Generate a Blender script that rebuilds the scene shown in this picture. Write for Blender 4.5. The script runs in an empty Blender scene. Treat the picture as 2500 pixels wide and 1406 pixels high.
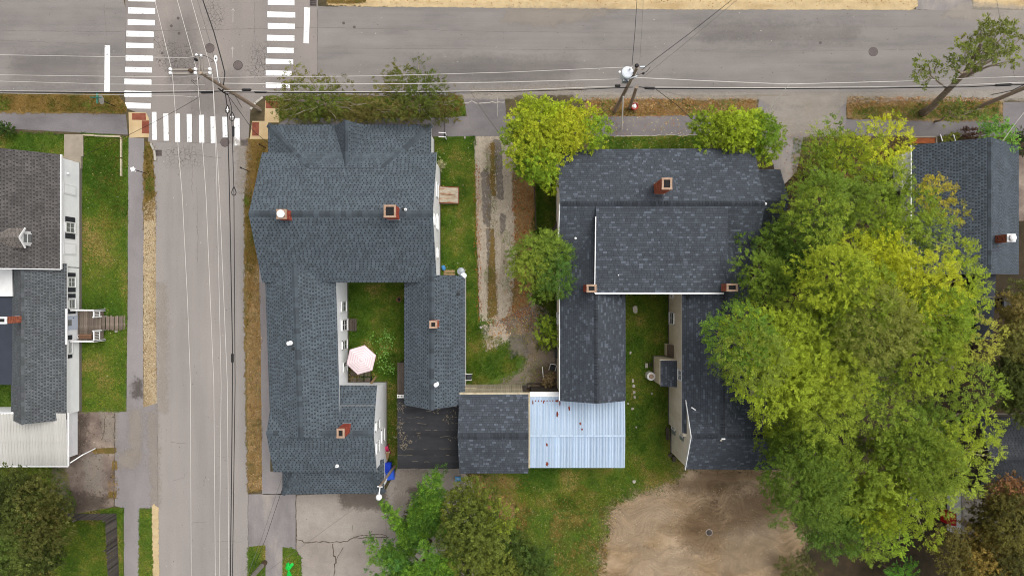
import bpy, bmesh, math, random
import numpy as np
from mathutils import Vector, Matrix

# ------------------------------------------------------------------ camera, sky, sun, exposure
SC = bpy.context.scene
COL = SC.collection
S = 0.0325          # metres per photo pixel on the ground
H = 55.0            # flying height of the drone
CX, CY = 1250.0, 703.0

cam_d = bpy.data.cameras.new('camera')
cam_d.sensor_width = 36.0
cam_d.lens = 36.0 * H / (2500 * S)
cam_d.clip_start = 0.5
cam_d.clip_end = 2000.0
cam = bpy.data.objects.new('camera', cam_d)
cam.location = (0, 0, H)
COL.objects.link(cam)
SC.camera = cam

SUN_EL, SUN_AZ = math.radians(66), math.radians(50)     # azimuth clockwise from north
world = bpy.data.worlds.new('World')
SC.world = world
world.use_nodes = True
wn, wl = world.node_tree.nodes, world.node_tree.links
bg = wn['Background']
sky = wn.new('ShaderNodeTexSky')
sky.sky_type = 'NISHITA'
sky.sun_disc = False
sky.sun_elevation = SUN_EL
sky.sun_rotation = SUN_AZ
sky.air_density = 1.0
sky.dust_density = 4.0
sky.ozone_density = 1.0
hs = wn.new('ShaderNodeHueSaturation')                  # overcast: nearly grey sky light
hs.inputs['Saturation'].default_value = 0.12
wl.new(sky.outputs['Color'], hs.inputs['Color'])
wl.new(hs.outputs['Color'], bg.inputs['Color'])
bg.inputs['Strength'].default_value = 0.135

sun_d = bpy.data.lights.new('sun', 'SUN')
sun_d.energy = 1.45
sun_d.angle = math.radians(45)
sun_d.color = (1.0, 0.965, 0.91)
sun = bpy.data.objects.new('sun', sun_d)
dvec = Vector((math.sin(SUN_AZ) * math.cos(SUN_EL), math.cos(SUN_AZ) * math.cos(SUN_EL), math.sin(SUN_EL)))
sun.rotation_euler = dvec.to_track_quat('Z', 'Y').to_euler()
sun.location = dvec * 60
COL.objects.link(sun)

vs = SC.view_settings
vs.view_transform = 'Standard'
vs.look = 'None'
vs.gamma = 1.0
vs.use_curve_mapping = False
vs.exposure = 0.5
SC.cycles.max_bounces = 6
SC.cycles.filter_width = 1.0
SC.cycles.transparent_max_bounces = 16

rnd = random.Random(7)
nrng = np.random.default_rng(11)

# ------------------------------------------------------------------ coordinates
def P(px, py, z=0.0):
    k = S * (1 - z / H)
    return Vector(((px - CX) * k, -(py - CY) * k, z))

def U(xu, yu, z=0.0):
    return Vector((xu * S, -yu * S, z))

def lin(c):
    c = c / 255.0
    return c / 12.92 if c <= 0.04045 else ((c + 0.055) / 1.055) ** 2.4

def A(r, g, b, k=0.67):
    return (lin(r) * k, lin(g) * k, lin(b) * k)

# ------------------------------------------------------------------ materials
def node(nt, t, **kw):
    n = nt.nodes.new(t)
    for k, v in kw.items():
        setattr(n, k, v)
    return n

def surf(name, cols, scale=0.5, stretch=(1, 1, 1), mid=(3.0, 0.25), fine=(40.0, 0.25), rough=0.9, bump=0.0, spec=0.3,
         soft=False, amax=1.0, sharp=5.0, island=None, objrand=0.0, speck=None, metal=0.0, rotz=0.0, attr=None, lines=None, softscale=2.2, coat=0.0,
         bumpscale=None, streaks=(), warp=0.0):
    m = bpy.data.materials.new(name)
    m.use_nodes = True
    nt = m.node_tree
    L = nt.links
    b = nt.nodes['Principled BSDF']
    b.inputs['Roughness'].default_value = rough
    b.inputs['Specular IOR Level'].default_value = spec
    b.inputs['Metallic'].default_value = metal
    tc = node(nt, 'ShaderNodeTexCoord')
    mp = node(nt, 'ShaderNodeMapping')
    mp.inputs['Scale'].default_value = stretch
    mp.inputs['Rotation'].default_value = (0, 0, rotz)
    L.new(tc.outputs['Object'], mp.inputs['Vector'])

    def noise(sc, det=4.0, vec=None, rg=0.6, dist=0.0):
        n = node(nt, 'ShaderNodeTexNoise')
        n.inputs['Scale'].default_value = sc
        n.inputs['Detail'].default_value = det
        n.inputs['Roughness'].default_value = rg
        n.inputs['Distortion'].default_value = dist
        L.new((vec or mp).outputs['Vector' if vec is None else 'Object'], n.inputs['Vector'])
        return n

    def math_(op, a, bb, clamp=False):
        n = node(nt, 'ShaderNodeMath', operation=op, use_clamp=clamp)
        for i, x in enumerate((a, bb)):
            if isinstance(x, (int, float)):
                n.inputs[i].default_value = x
            else:
                L.new(x, n.inputs[i])
        return n.outputs[0]

    def mul(col, fac):
        n = node(nt, 'ShaderNodeMix', data_type='RGBA', blend_type='MULTIPLY')
        n.inputs['Factor'].default_value = 1.0
        L.new(col, n.inputs['A'])
        L.new(fac, n.inputs['B'])
        return n.outputs['Result']

    if attr:
        at = node(nt, 'ShaderNodeAttribute', attribute_name=attr)
        col = at.outputs['Color']
    else:
        rp = node(nt, 'ShaderNodeValToRGB')
        el = rp.color_ramp.elements
        n = len(cols)
        for i in range(n - 2):
            el.new(0.5)
        for i, c in enumerate(cols):
            el[i].position = 0.3 + 0.4 * i / max(1, n - 1)
            el[i].color = (*c, 1)
        L.new(noise(scale, 5.0).outputs['Fac'], rp.inputs['Fac'])
        col = rp.outputs['Color']
    if mid:
        nn = noise(mid[0], 3.0, tc)
        col = mul(col, math_('ADD', math_('MULTIPLY', math_('SUBTRACT', nn.outputs['Fac'], 0.5), mid[1] * 4), 1.0))
    for (ssc, sst, srot, samt) in streaks:
        m2 = node(nt, 'ShaderNodeMapping')
        m2.inputs['Scale'].default_value = sst
        m2.inputs['Rotation'].default_value = (0, 0, srot)
        if warp:
            wn_ = noise(0.16, 2.0, tc)
            wx = node(nt, 'ShaderNodeVectorMath', operation='MULTIPLY_ADD')
            L.new(wn_.outputs['Color'], wx.inputs[0]); wx.inputs[1].default_value = (warp, warp, 0)
            L.new(tc.outputs['Object'], wx.inputs[2])
            L.new(wx.outputs[0], m2.inputs['Vector'])
        else:
            L.new(tc.outputs['Object'], m2.inputs['Vector'])
        sn_ = node(nt, 'ShaderNodeTexNoise')
        sn_.inputs['Scale'].default_value = ssc
        sn_.inputs['Detail'].default_value = 4.0
        sn_.inputs['Roughness'].default_value = 0.65
        sn_.inputs['Distortion'].default_value = 0.6
        L.new(m2.outputs['Vector'], sn_.inputs['Vector'])
        col = mul(col, math_('ADD', math_('MULTIPLY', math_('SUBTRACT', sn_.outputs['Fac'], 0.5), samt * 4), 1.0))
    fn = None
    if fine:
        fn = noise(fine[0], 3.0, tc, 0.7)
        col = mul(col, math_('ADD', math_('MULTIPLY', math_('SUBTRACT', fn.outputs['Fac'], 0.5), fine[1] * 4), 1.0))
    if island:
        g = node(nt, 'ShaderNodeNewGeometry')
        ir = node(nt, 'ShaderNodeValToRGB')
        el = ir.color_ramp.elements
        for i in range(len(island) - 2):
            el.new(0.5)
        for i, (p, v) in enumerate(island):
            el[i].position = p
            el[i].color = (v, v, v, 1)
        L.new(g.outputs['Random Per Island'], ir.inputs['Fac'])
        col = mul(col, ir.outputs['Color'])
    if objrand:
        oi = node(nt, 'ShaderNodeObjectInfo')
        col = mul(col, math_('ADD', math_('MULTIPLY', math_('SUBTRACT', oi.outputs['Random'], 0.5), objrand * 2), 1.0))
    if speck:
        for (ssc, thr, sc) in speck:
            sn = noise(ssc, 2.0, tc, 0.5)
            mx = node(nt, 'ShaderNodeMix', data_type='RGBA')
            L.new(math_('MULTIPLY', math_('SUBTRACT', sn.outputs['Fac'], thr), 25.0, True), mx.inputs['Factor'])
            L.new(col, mx.inputs['A'])
            mx.inputs['B'].default_value = (*sc, 1)
            col = mx.outputs['Result']
    L.new(col, b.inputs['Base Color'])
    hgt = None
    if lines:                                   # boards: (axis, pitch)
        sx = node(nt, 'ShaderNodeSeparateXYZ')
        L.new(tc.outputs['Object'], sx.inputs[0])
        fr = math_('FRACT', math_('DIVIDE', sx.outputs['XYZ'.index(lines[0])], lines[1]), 0.0)
        hgt = fr
    if bump and fn is not None:
        hgt = fn.outputs['Fac'] if hgt is None else math_('ADD', hgt, math_('MULTIPLY', fn.outputs['Fac'], 0.3))
    if hgt is not None:
        bp = node(nt, 'ShaderNodeBump')
        bp.inputs['Strength'].default_value = bump or 0.5
        bp.inputs['Distance'].default_value = 0.02
        L.new(hgt, bp.inputs['Height'])
        L.new(bp.outputs['Normal'], b.inputs['Normal'])
    if soft:
        fa = node(nt, 'ShaderNodeAttribute', attribute_name='fade')
        n1 = noise(softscale, 6.0, tc, 0.65)
        n2 = noise(22.0, 3.0, tc, 0.7)
        v = math_('ADD', fa.outputs['Fac'], math_('MULTIPLY', math_('SUBTRACT', n1.outputs['Fac'], 0.5), 2.0))
        v = math_('ADD', v, math_('MULTIPLY', math_('SUBTRACT', n2.outputs['Fac'], 0.5), 1.2))
        v = math_('ADD', v, math_('MULTIPLY', math_('SUBTRACT', noise(5.5, 3.0, tc, 0.65).outputs['Fac'], 0.5), 1.7))
        v = math_('ADD', math_('MULTIPLY', math_('SUBTRACT', v, 0.5), sharp), 0.5, True)
        L.new(math_('MULTIPLY', v, amax), b.inputs['Alpha'])
    return m

def plain(name, c, rough=0.6, metal=0.0, fine=(30.0, 0.08), mid=(2.0, 0.06), **kw):
    return surf(name, [c, c], rough=rough, metal=metal, fine=fine, mid=mid, **kw)

def leaf_material(name, trans=0.3):
    m = bpy.data.materials.new(name)
    m.use_nodes = True
    nt = m.node_tree
    b = nt.nodes['Principled BSDF']
    at = node(nt, 'ShaderNodeAttribute', attribute_name='col')
    b.inputs['Roughness'].default_value = 0.55
    b.inputs['Specular IOR Level'].default_value = 0.08
    tr = node(nt, 'ShaderNodeBsdfTranslucent')
    mx = node(nt, 'ShaderNodeMixShader')
    mx.inputs[0].default_value = trans
    nt.links.new(at.outputs['Color'], b.inputs['Base Color'])
    nt.links.new(at.outputs['Color'], tr.inputs['Color'])
    nt.links.new(b.outputs[0], mx.inputs[1])
    nt.links.new(tr.outputs[0], mx.inputs[2])
    nt.links.new(mx.outputs[0], nt.nodes['Material Output'].inputs['Surface'])
    return m

M = {}
M['leaf'] = leaf_material('leaf_colour', 0.3)
M['blade'] = leaf_material('grass_blade', 0.2)
M['soil'] = surf('soil', [A(70, 62, 42), A(96, 84, 60), A(62, 66, 36)], 0.25, bump=0.3)
M['road_new'] = surf('asphalt_grey', [A(127, 122, 119), A(141, 135, 131), A(152, 145, 140)], 0.5, (0.2, 1.0, 1), (0.5, 0.05), (11, 0.13), 0.88, 0.15, streaks=((1.0, (0.03, 1.6, 1), 0, 0.085), (1.0, (0.5, 0.7, 1), 0, 0.035)),
                     speck=[(9.0, 0.74, A(96, 92, 90)), (14.0, 0.78, A(196, 190, 184))])
M['road_old'] = surf('asphalt_pinkish', [A(137, 129, 125), A(150, 142, 137), A(160, 150, 143)], 0.3, (1, 0.25, 1), (0.4, 0.06), (11, 0.13), 0.88, 0.15,
                     speck=[(7.0, 0.73, A(108, 102, 99)), (14.0, 0.78, A(196, 188, 180))])
M['road_side'] = surf('asphalt_pale', [A(148, 141, 137), A(159, 152, 147), A(167, 159, 153)], 0.25, (1.6, 0.15, 1), (0.4, 0.04), (11, 0.12), 0.88, 0.15, streaks=((1.0, (1.6, 0.04, 1), 0, 0.035),),
                      speck=[(6.0, 0.74, A(116, 110, 107)), (16.0, 0.77, A(200, 193, 186))])
M['walk'] = surf('asphalt_walk', [A(112, 106, 107), A(130, 124, 125), A(142, 136, 136)], 0.4, (0.5, 1.0, 1), (1.0, 0.07), (11, 0.13), 0.9, 0.15,
                 speck=[(10.0, 0.75, A(80, 76, 76))])
M['walk_pale'] = surf('walk_pale', [A(138, 132, 132), A(150, 144, 144), A(158, 151, 150)], 0.4, (1, 0.3, 1), (1.0, 0.06), (11, 0.12), 0.9, 0.15,
                      speck=[(10.0, 0.76, A(100, 96, 95))])
M['apron'] = surf('asphalt_apron', [A(132, 126, 126), A(150, 143, 141), A(176, 166, 156)], 0.45, (1.3, 0.4, 1), (0.8, 0.1), (11, 0.12), 0.9, 0.15,
                  speck=[(6.0, 0.74, A(104, 99, 98))])
M['pad'] = surf('stained_concrete', [A(100, 86, 78), A(132, 116, 106), A(172, 156, 140)], 0.5, (1, 1, 1), (1.2, 0.14), (10, 0.16), 0.9, 0.2,
                speck=[(5.0, 0.72, A(78, 68, 62)), (3.0, 0.72, A(178, 162, 142))])
M['concrete'] = surf('concrete', [A(158, 146, 130), A(176, 164, 147)], 0.8, (1, 1, 1), (2.5, 0.12), (45, 0.15), 0.9, 0.15,
                     speck=[(6.0, 0.73, A(118, 106, 90))])
M['cpad'] = surf('worn_concrete', [A(150, 140, 131), A(163, 153, 144), A(172, 163, 153)], 0.35, (1, 1, 1), (1.5, 0.09), (10, 0.15), 0.9, 0.2,
                 speck=[(5.0, 0.73, A(116, 105, 96))])
M['sand_tan'] = surf('tan_concrete', [A(205, 176, 132), A(214, 190, 150)], 0.8, (1, 1, 1), (2.0, 0.1), (40, 0.12), 0.9, 0.1)
M['sand'] = surf('sand', [A(196, 172, 128), A(212, 188, 146), A(180, 152, 108)], 0.5, (0.35, 1, 1), (2.0, 0.13), (30, 0.2), 0.95, 0.3, soft=True,
                 speck=[(5.0, 0.72, A(120, 96, 58))])
M['dust'] = surf('dust', [A(198, 188, 176), A(184, 173, 160)], 0.5, (0.3, 1, 1), (2.0, 0.1), (30, 0.15), 0.95, 0.1, soft=True, sharp=1.3, softscale=1.6, amax=0.5)
M['gravel'] = surf('gravel', [A(172, 158, 140), A(190, 177, 158), A(150, 136, 116)], 0.9, (1.4, 0.2, 1), (4.0, 0.14), (26, 0.38), 0.95, 0.5, soft=True)
M['gravel_strip'] = surf('gravel_strip', [A(160, 138, 104), A(186, 164, 128), A(196, 178, 146)], 0.7, (1, 0.5, 1), (4.0, 0.2), (22, 0.42), 0.95, 0.6, soft=True)
M['tar'] = surf('tar_patch', [A(124, 115, 107), A(142, 132, 122)], 0.8, (1, 1, 1), (2.0, 0.15), (40, 0.25), 0.9, 0.2, soft=True, sharp=2.0, softscale=2.8, amax=0.8)
M['tarsoft'] = surf('old_asphalt_patch', [A(104, 94, 86), A(132, 120, 108), A(150, 136, 118)], 0.6, (1, 1, 1), (1.5, 0.22), (40, 0.28), 0.92, 0.2, soft=True, sharp=2.5,
                    softscale=1.3, speck=[(5.0, 0.7, A(150, 132, 96))])
M['lawn'] = surf('lawn_soil', [A(66, 98, 26), A(84, 106, 32), A(112, 110, 48)], 0.45, (1, 1, 1), (2.0, 0.2), (20, 0.3), 0.95, 0.4, soft=True)
M['lawn_dry'] = surf('dry_lawn_soil', [A(108, 92, 44), A(128, 104, 56), A(88, 86, 36)], 0.5, (1, 1, 1), (2.0, 0.2), (20, 0.3), 0.95, 0.4, soft=True)
M['litter'] = surf('leaf_litter_soil', [A(124, 94, 56), A(150, 124, 84), A(100, 88, 48)], 0.9, (1, 1, 1), (3.0, 0.28), (22, 0.35), 0.95, 0.4, soft=True)
M['dirt'] = surf('bare_dirt', [A(126, 102, 74), A(156, 132, 102), A(174, 150, 121), A(192, 170, 142)], 0.3, (0.8, 1.3, 1), (1.3, 0.1), (14, 0.1), 0.95, 0.4,
                 soft=True, softscale=0.5, sharp=2.0, rotz=0.45, warp=14.0, streaks=((1.0, (0.3, 2.6, 1), 0.7, 0.3), (2.4, (0.4, 2.2, 1), 0.7, 0.16)), speck=[(3.0, 0.74, A(110, 88, 66)), (12.0, 0.76, A(200, 182, 152))])
M['dirt_dark'] = surf('damp_dirt', [A(112, 88, 64), A(140, 112, 84)], 0.6, (0.5, 1.6, 1), (1.5, 0.2), (14, 0.15), 0.95, 0.3, soft=True, sharp=1.2, softscale=1.4, rotz=0.5, amax=0.36)
M['dirt_pale'] = surf('pale_dirt', [A(198, 176, 148), A(186, 166, 142)], 0.6, (0.4, 1.8, 1), (1.5, 0.2), (14, 0.15), 0.95, 0.3, soft=True, sharp=1.6, softscale=1.4, rotz=0.9, amax=0.3)
M['under'] = surf('shade_darkened_soil', [A(52, 46, 30), A(74, 60, 42)], 0.5, (1, 1, 1), (2, 0.2), (20, 0.3), 0.95, 0.4, soft=True)  # soil colour lowered so gaps between the crowns look deep in shade
M['mulch'] = surf('brick_red_mulch', [A(150, 82, 48), A(172, 98, 58)], 2.0, (1, 1, 1), (4, 0.2), (30, 0.3), 0.95, 0.4)
M['paint'] = surf('road_paint', [(0.8, 0.8, 0.8), (0.74, 0.74, 0.73)], 2.0, (1, 1, 1), (3, 0.04), (50, 0.08), 0.7,
                  speck=[(5.0, 0.64, A(204, 200, 196)), (9.0, 0.68, A(184, 178, 173)), (18.0, 0.7, A(170, 163, 158))])
M['paint_worn'] = surf('worn_paint', [A(196, 190, 184), A(176, 170, 166)], 3.0, (1, 1, 1), (5, 0.15), (50, 0.2), 0.8)
M['crack'] = surf('crack', [A(84, 74, 66), A(104, 92, 80)], 3.0, (1, 1, 1), (6, 0.3), None, 0.95)
M['crack_soft'] = surf('crack_thin', [A(112, 104, 100), A(128, 120, 115)], 3.0, (1, 1, 1), (6, 0.2), None, 0.95)
def web_material():
    m = bpy.data.materials.new('crazed_asphalt')
    m.use_nodes = True
    nt = m.node_tree; L = nt.links
    b = nt.nodes['Principled BSDF']
    b.inputs['Base Color'].default_value = (*A(114, 106, 102), 1)
    b.inputs['Roughness'].default_value = 0.95
    tc = node(nt, 'ShaderNodeTexCoord')
    nz = node(nt, 'ShaderNodeTexNoise'); nz.inputs['Scale'].default_value = 2.5
    L.new(tc.outputs['Object'], nz.inputs['Vector'])
    mx = node(nt, 'ShaderNodeMix', data_type='VECTOR'); mx.inputs['Factor'].default_value = 0.25
    L.new(tc.outputs['Object'], mx.inputs['A']); L.new(nz.outputs['Color'], mx.inputs['B'])
    vo = node(nt, 'ShaderNodeTexVoronoi', feature='DISTANCE_TO_EDGE'); vo.inputs['Scale'].default_value = 4.5
    L.new(mx.outputs['Result'], vo.inputs['Vector'])
    mr = node(nt, 'ShaderNodeMapRange'); mr.inputs['From Min'].default_value = 0.045; mr.inputs['From Max'].default_value = 0.008
    L.new(vo.outputs['Distance'], mr.inputs['Value'])
    fa = node(nt, 'ShaderNodeAttribute', attribute_name='fade')
    ad = node(nt, 'ShaderNodeMath', operation='MULTIPLY', use_clamp=True)
    L.new(fa.outputs['Fac'], ad.inputs[0])
    a2 = node(nt, 'ShaderNodeMath', operation='MULTIPLY', use_clamp=True)
    L.new(mr.outputs['Result'], a2.inputs[0]); L.new(ad.outputs[0], a2.inputs[1]); ad.inputs[1].default_value = 0.6
    L.new(a2.outputs[0], b.inputs['Alpha'])
    return m
M['web'] = web_material()
M['stain'] = surf('road_stain', [A(118, 111, 108), A(132, 125, 121)], 1.0, soft=True, sharp=1.0, softscale=2.5, amax=0.2)
M['pale_stain'] = surf('pale_stain', [A(186, 174, 160), A(172, 160, 147)], 1.0, (1, 1, 1), (2, 0.1), (12, 0.1), 0.95, soft=True, sharp=1.4, softscale=1.3, amax=0.5)
M['dark_stain'] = surf('dark_stain', [A(84, 72, 64), A(100, 88, 78)], 1.0, (1, 1, 1), (2, 0.1), (12, 0.1), 0.95, soft=True, sharp=1.6, softscale=1.6, amax=0.45)
M['iron'] = surf('cast_iron', [A(112, 100, 97), A(124, 112, 108)], 4.0, (1, 1, 1), (8, 0.15), (60, 0.15), 0.7, 0.2)
M['iron_dark'] = plain('iron_dark', A(62, 54, 52))
M['rust_plate'] = surf('rusted_plate', [A(128, 66, 50), A(146, 80, 60), A(160, 98, 76)], 1.5, (1, 1, 1), (4, 0.12), (40, 0.15), 0.8)
ISL = [(0.0, 0.78), (0.5, 0.98), (1.0, 1.2)]
def shingle_mats(key, tab, base, isl=ISL, mid=0.10, capf=0.8):
    M[key] = surf('shingle_tab_' + key, [tuple(0.93 * c for c in tab), tab], 0.25, (1, 1, 1), (0.8, mid), (70, 0.16), 0.85, 0.0, 0.35, island=isl)
    M[key + '_base'] = surf('shingle_base_' + key, [base, tuple(1.1 * c for c in base)], 0.4, (1, 1, 1), (2.0, 0.1), (70, 0.15), 0.85, 0.0, 0.35)
    M[key + '_cap'] = surf('ridge_cap_' + key, [tuple(capf * 0.92 * c for c in tab), tuple(capf * c for c in tab)], 1.0, (1, 1, 1), (3, 0.08), (70, 0.16), 0.85, objrand=0.28)
shingle_mats('blue', A(90, 100, 108), A(42, 48, 54), capf=0.74)            # roofs of the corner house
shingle_mats('slate', A(77, 83, 92), A(40, 44, 50), [(0.0, 0.8), (0.6, 0.98), (0.8, 1.08), (0.9, 1.5), (1.0, 1.9)], 0.12, capf=0.6)
shingle_mats('brown', A(96, 92, 90), A(52, 50, 50), mid=0.22)
shingle_mats('charcoal', A(62, 66, 72), A(32, 34, 38))
shingle_mats('dormer', A(132, 124, 118), A(84, 78, 74))
shingle_mats('grey', A(100, 104, 107), A(48, 51, 55))
shingle_mats('dark', A(84, 93, 102), A(36, 41, 48))
M['white_wall'] = surf('white_siding', [(0.84, 0.845, 0.86), (0.89, 0.89, 0.9)], 0.6, (1, 1, 1), (1.5, 0.05), (30, 0.04), 0.7, 0.15, lines=('Z', 0.11))
M['beige_wall'] = surf('beige_siding', [A(208, 196, 174, 0.95), A(222, 212, 194, 0.95)], 0.5, (1, 4, 0.4), (2.0, 0.1), (25, 0.1), 0.85, 0.25, lines=('Z', 0.12),
                       speck=[(7.0, 0.75, A(150, 136, 114))])
M['found'] = plain('foundation', A(134, 128, 120), 0.9)
M['trim'] = plain('white_trim', (0.72, 0.72, 0.72), 0.6)
M['frame'] = plain('window_frame', (0.7, 0.7, 0.69), 0.5)
M['glass'] = plain('window_glass', (0.035, 0.04, 0.045), 0.12, spec=0.6)
M['glass_pale'] = plain('curtained_glass', (0.16, 0.17, 0.17), 0.15, spec=0.6)
M['shutter'] = plain('shutter', A(58, 60, 66), 0.7)
M['shutter_green'] = plain('shutter_faded', A(140, 148, 140), 0.8)
M['door'] = plain('door_paint', A(214, 224, 240), 0.5)
M['brick'] = surf('brick_red', [A(168, 72, 58), A(186, 92, 70)], 3.0, (1, 1, 1), (8, 0.15), (60, 0.15), 0.9, island=[(0, 0.65), (0.6, 1.0), (1.0, 1.3)])
M['brick_orange'] = surf('brick_orange', [A(176, 92, 66), A(198, 112, 82)], 3.0, (1, 1, 1), (8, 0.15), (60, 0.15), 0.9, island=[(0, 0.65), (0.6, 1.0), (1.0, 1.3)])
M['mortar'] = plain('mortar', A(186, 160, 140), 0.95)
M['cap'] = surf('chimney_cap', [A(196, 168, 146), A(170, 136, 112)], 4.0, (1, 1, 1), (9, 0.15), (50, 0.15), 0.9)
M['black'] = plain('black_and_hole_shade', (0.012, 0.011, 0.011), 0.9)  # black things, and the dark of flue and drain openings painted on plates
M['steel'] = plain('galvanised_steel', A(168, 174, 180, 0.8), 0.45, 0.3)
M['white_metal'] = plain('white_metal', (0.78, 0.78, 0.78), 0.4)
M['metal_roof'] = surf('pale_blue_metal', [A(146, 170, 200, 0.75), A(174, 195, 219, 0.75), A(192, 210, 230, 0.75), A(152, 176, 206, 0.75)], 0.9, (4, 0.1, 1), (0.8, 0.09), (20, 0.04), 0.5, 0.05, 0.4, objrand=0.10)
M['cream_metal'] = surf('cream_metal', [A(184, 182, 176, 0.8), A(200, 198, 192, 0.8)], 0.5, (3, 0.2, 1), (0.7, 0.08), (20, 0.05), 0.5, 0.05, 0.4, objrand=0.06)
M['rust'] = surf('rust', [A(120, 52, 34), A(150, 74, 48)], 6.0, (1, 1, 1), (10, 0.2), (40, 0.2), 0.9)
M['membrane'] = surf('roll_roofing', [A(38, 39, 42), A(48, 49, 53), A(32, 33, 36)], 0.6, (0.3, 2, 1), (1.5, 0.2), (50, 0.2), 0.8, 0.15, objrand=0.25,
                     speck=[(4.0, 0.75, A(70, 68, 66))])
M['tear'] = plain('torn_roofing', A(124, 114, 98), 0.9, mid=(6, 0.3))
M['white_membrane'] = plain('white_membrane', (0.7, 0.7, 0.69), 0.6)
M['navy_membrane'] = plain('navy_membrane', A(58, 64, 76), 0.6, mid=(1.5, 0.12))
M['deck'] = surf('weathered_planks', [A(112, 98, 86), A(138, 124, 112), A(90, 76, 64)], 0.8, (5, 0.7, 1), (3, 0.2), (40, 0.2), 0.95, 0.2, objrand=0.35)
M['bench'] = surf('brown_planks', [A(132, 98, 76), A(110, 80, 60)], 1.0, (0.7, 6, 1), (4, 0.1), (40, 0.15), 0.9, objrand=0.2)
M['fence_wood'] = surf('grey_fence_wood', [A(128, 122, 116), A(92, 84, 80), A(150, 142, 134)], 1.0, (4, 4, 0.3), (3, 0.2), (40, 0.2), 0.95, objrand=0.5)
M['wall_board'] = surf('chalky_boards', [A(206, 196, 170), A(188, 172, 142)], 1.0, (4, 4, 0.5), (2.5, 0.2), (30, 0.2), 0.95, objrand=0.12, speck=[(4.0, 0.7, A(120, 88, 56))])
M['old_wood'] = surf('old_wood', [A(96, 86, 78), A(78, 70, 62)], 1.0, (4, 0.5, 1), (3, 0.2), (40, 0.2), 0.95, objrand=0.25)
M['pole'] = surf('pole_wood', [A(196, 176, 156), A(170, 150, 132), A(150, 130, 112)], 1.0, (5, 5, 0.3), (3, 0.15), (40, 0.2), 0.95)
M['pole_grey'] = surf('pole_wood_pale', [A(158, 152, 144), A(142, 134, 126)], 1.0, (5, 5, 0.3), (3, 0.15), (40, 0.2), 0.95)
M['arm'] = plain('crossarm_wood', A(166, 158, 148), 0.9)
M['porcelain'] = plain('insulator', (0.78, 0.78, 0.8), 0.25)
M['trans'] = plain('transformer_paint', (0.62, 0.65, 0.7), 0.4)
M['cable'] = plain('black_cable', A(36, 35, 36), 0.6)
M['cable_grey'] = plain('grey_cable', A(112, 106, 102), 0.6)
M['wire'] = plain('pale_wire', (0.5, 0.47, 0.44), 0.5)
M['bark'] = surf('bark', [A(186, 168, 146), A(150, 132, 112), A(204, 188, 168)], 2.0, (4, 4, 0.6), (5, 0.2), (30, 0.25), 0.95, 0.3)
M['bark_dark'] = surf('bark_dark', [A(112, 92, 72), A(88, 72, 58)], 2.0, (4, 4, 0.6), (5, 0.2), (30, 0.25), 0.95, 0.3)
M['twig'] = surf('bare_twigs', [A(186, 174, 156), A(156, 142, 124)], 3.0, (1, 1, 1), (6, 0.15), None, 0.95)
M['pink'] = plain('pink_cloth', A(226, 198, 208, 0.82), 0.8)
M['cream'] = plain('cream_cloth', A(236, 222, 220, 0.85), 0.8)
M['blue_bin'] = plain('blue_plastic', A(22, 62, 190, 0.8), 0.4)
M['blue_light'] = plain('light_blue_plastic', A(84, 150, 205, 0.8), 0.4)
M['blue_lid'] = plain('blue_lid', A(44, 96, 214, 0.8), 0.4)
M['green_plastic'] = plain('green_plastic', A(18, 190, 66, 0.85), 0.5, mid=(6, 0.15))
M['pink_plastic'] = plain('pink_plastic', A(216, 62, 112, 0.8), 0.4)
M['red'] = plain('red_plastic', A(196, 48, 38, 0.8), 0.5)
M['dark_plastic'] = plain('dark_plastic', A(52, 54, 58), 0.6)
M['white_plastic'] = plain('white_plastic', (0.68, 0.67, 0.65), 0.5)
M['sign_green'] = plain('sign_green', A(56, 132, 116, 0.8), 0.5)
M['sign_back'] = plain('sign_back', A(170, 168, 160), 0.5, 0.2)
M['stone'] = surf('field_stone', [A(176, 170, 160), A(196, 190, 178)], 3.0, (1, 1, 1), (5, 0.12), (40, 0.2), 0.95, objrand=0.2)
M['terracotta'] = plain('terracotta', A(140, 98, 76), 0.9)
M['tan_wood'] = plain('tan_wood', A(172, 142, 104), 0.8)
M['bulkhead'] = surf('rusty_bulkhead', [A(206, 196, 178), A(186, 172, 150), A(160, 104, 70)], 1.3, (1, 3, 1), (3, 0.2), (30, 0.15), 0.8)
M['mossy'] = surf('mossy_white_roof', [A(176, 172, 164), A(150, 142, 132), A(110, 100, 84)], 1.2, (1, 1, 1), (5, 0.3), (30, 0.2), 0.9, speck=[(6, 0.6, A(92, 78, 58))])
M['red_flag'] = plain('red_panel', A(186, 28, 30, 0.8), 0.5)

# ------------------------------------------------------------------ mesh helpers
WORLD = {}

def link(o, parent=None, loc=None):
    COL.objects.link(o)
    if parent is not None:
        o.parent = parent
        pw = WORLD[parent.name]
        o.location = (loc if loc is not None else Vector((0, 0, 0))) - pw
    elif loc is not None:
        o.location = loc
    WORLD[o.name] = loc.copy() if loc is not None else Vector((0, 0, 0))
    return o

def tag(o, label=None, cat=None, group=None, kind=None):
    if label: o['label'] = label
    if cat: o['category'] = cat
    if group: o['group'] = group
    if kind: o['kind'] = kind
    return o

def thing(name, label, cat, loc, group=None):
    o = bpy.data.objects.new(name, None)
    o.empty_display_size = 0.3
    link(o, None, Vector(loc))
    return tag(o, label, cat, group)

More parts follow.
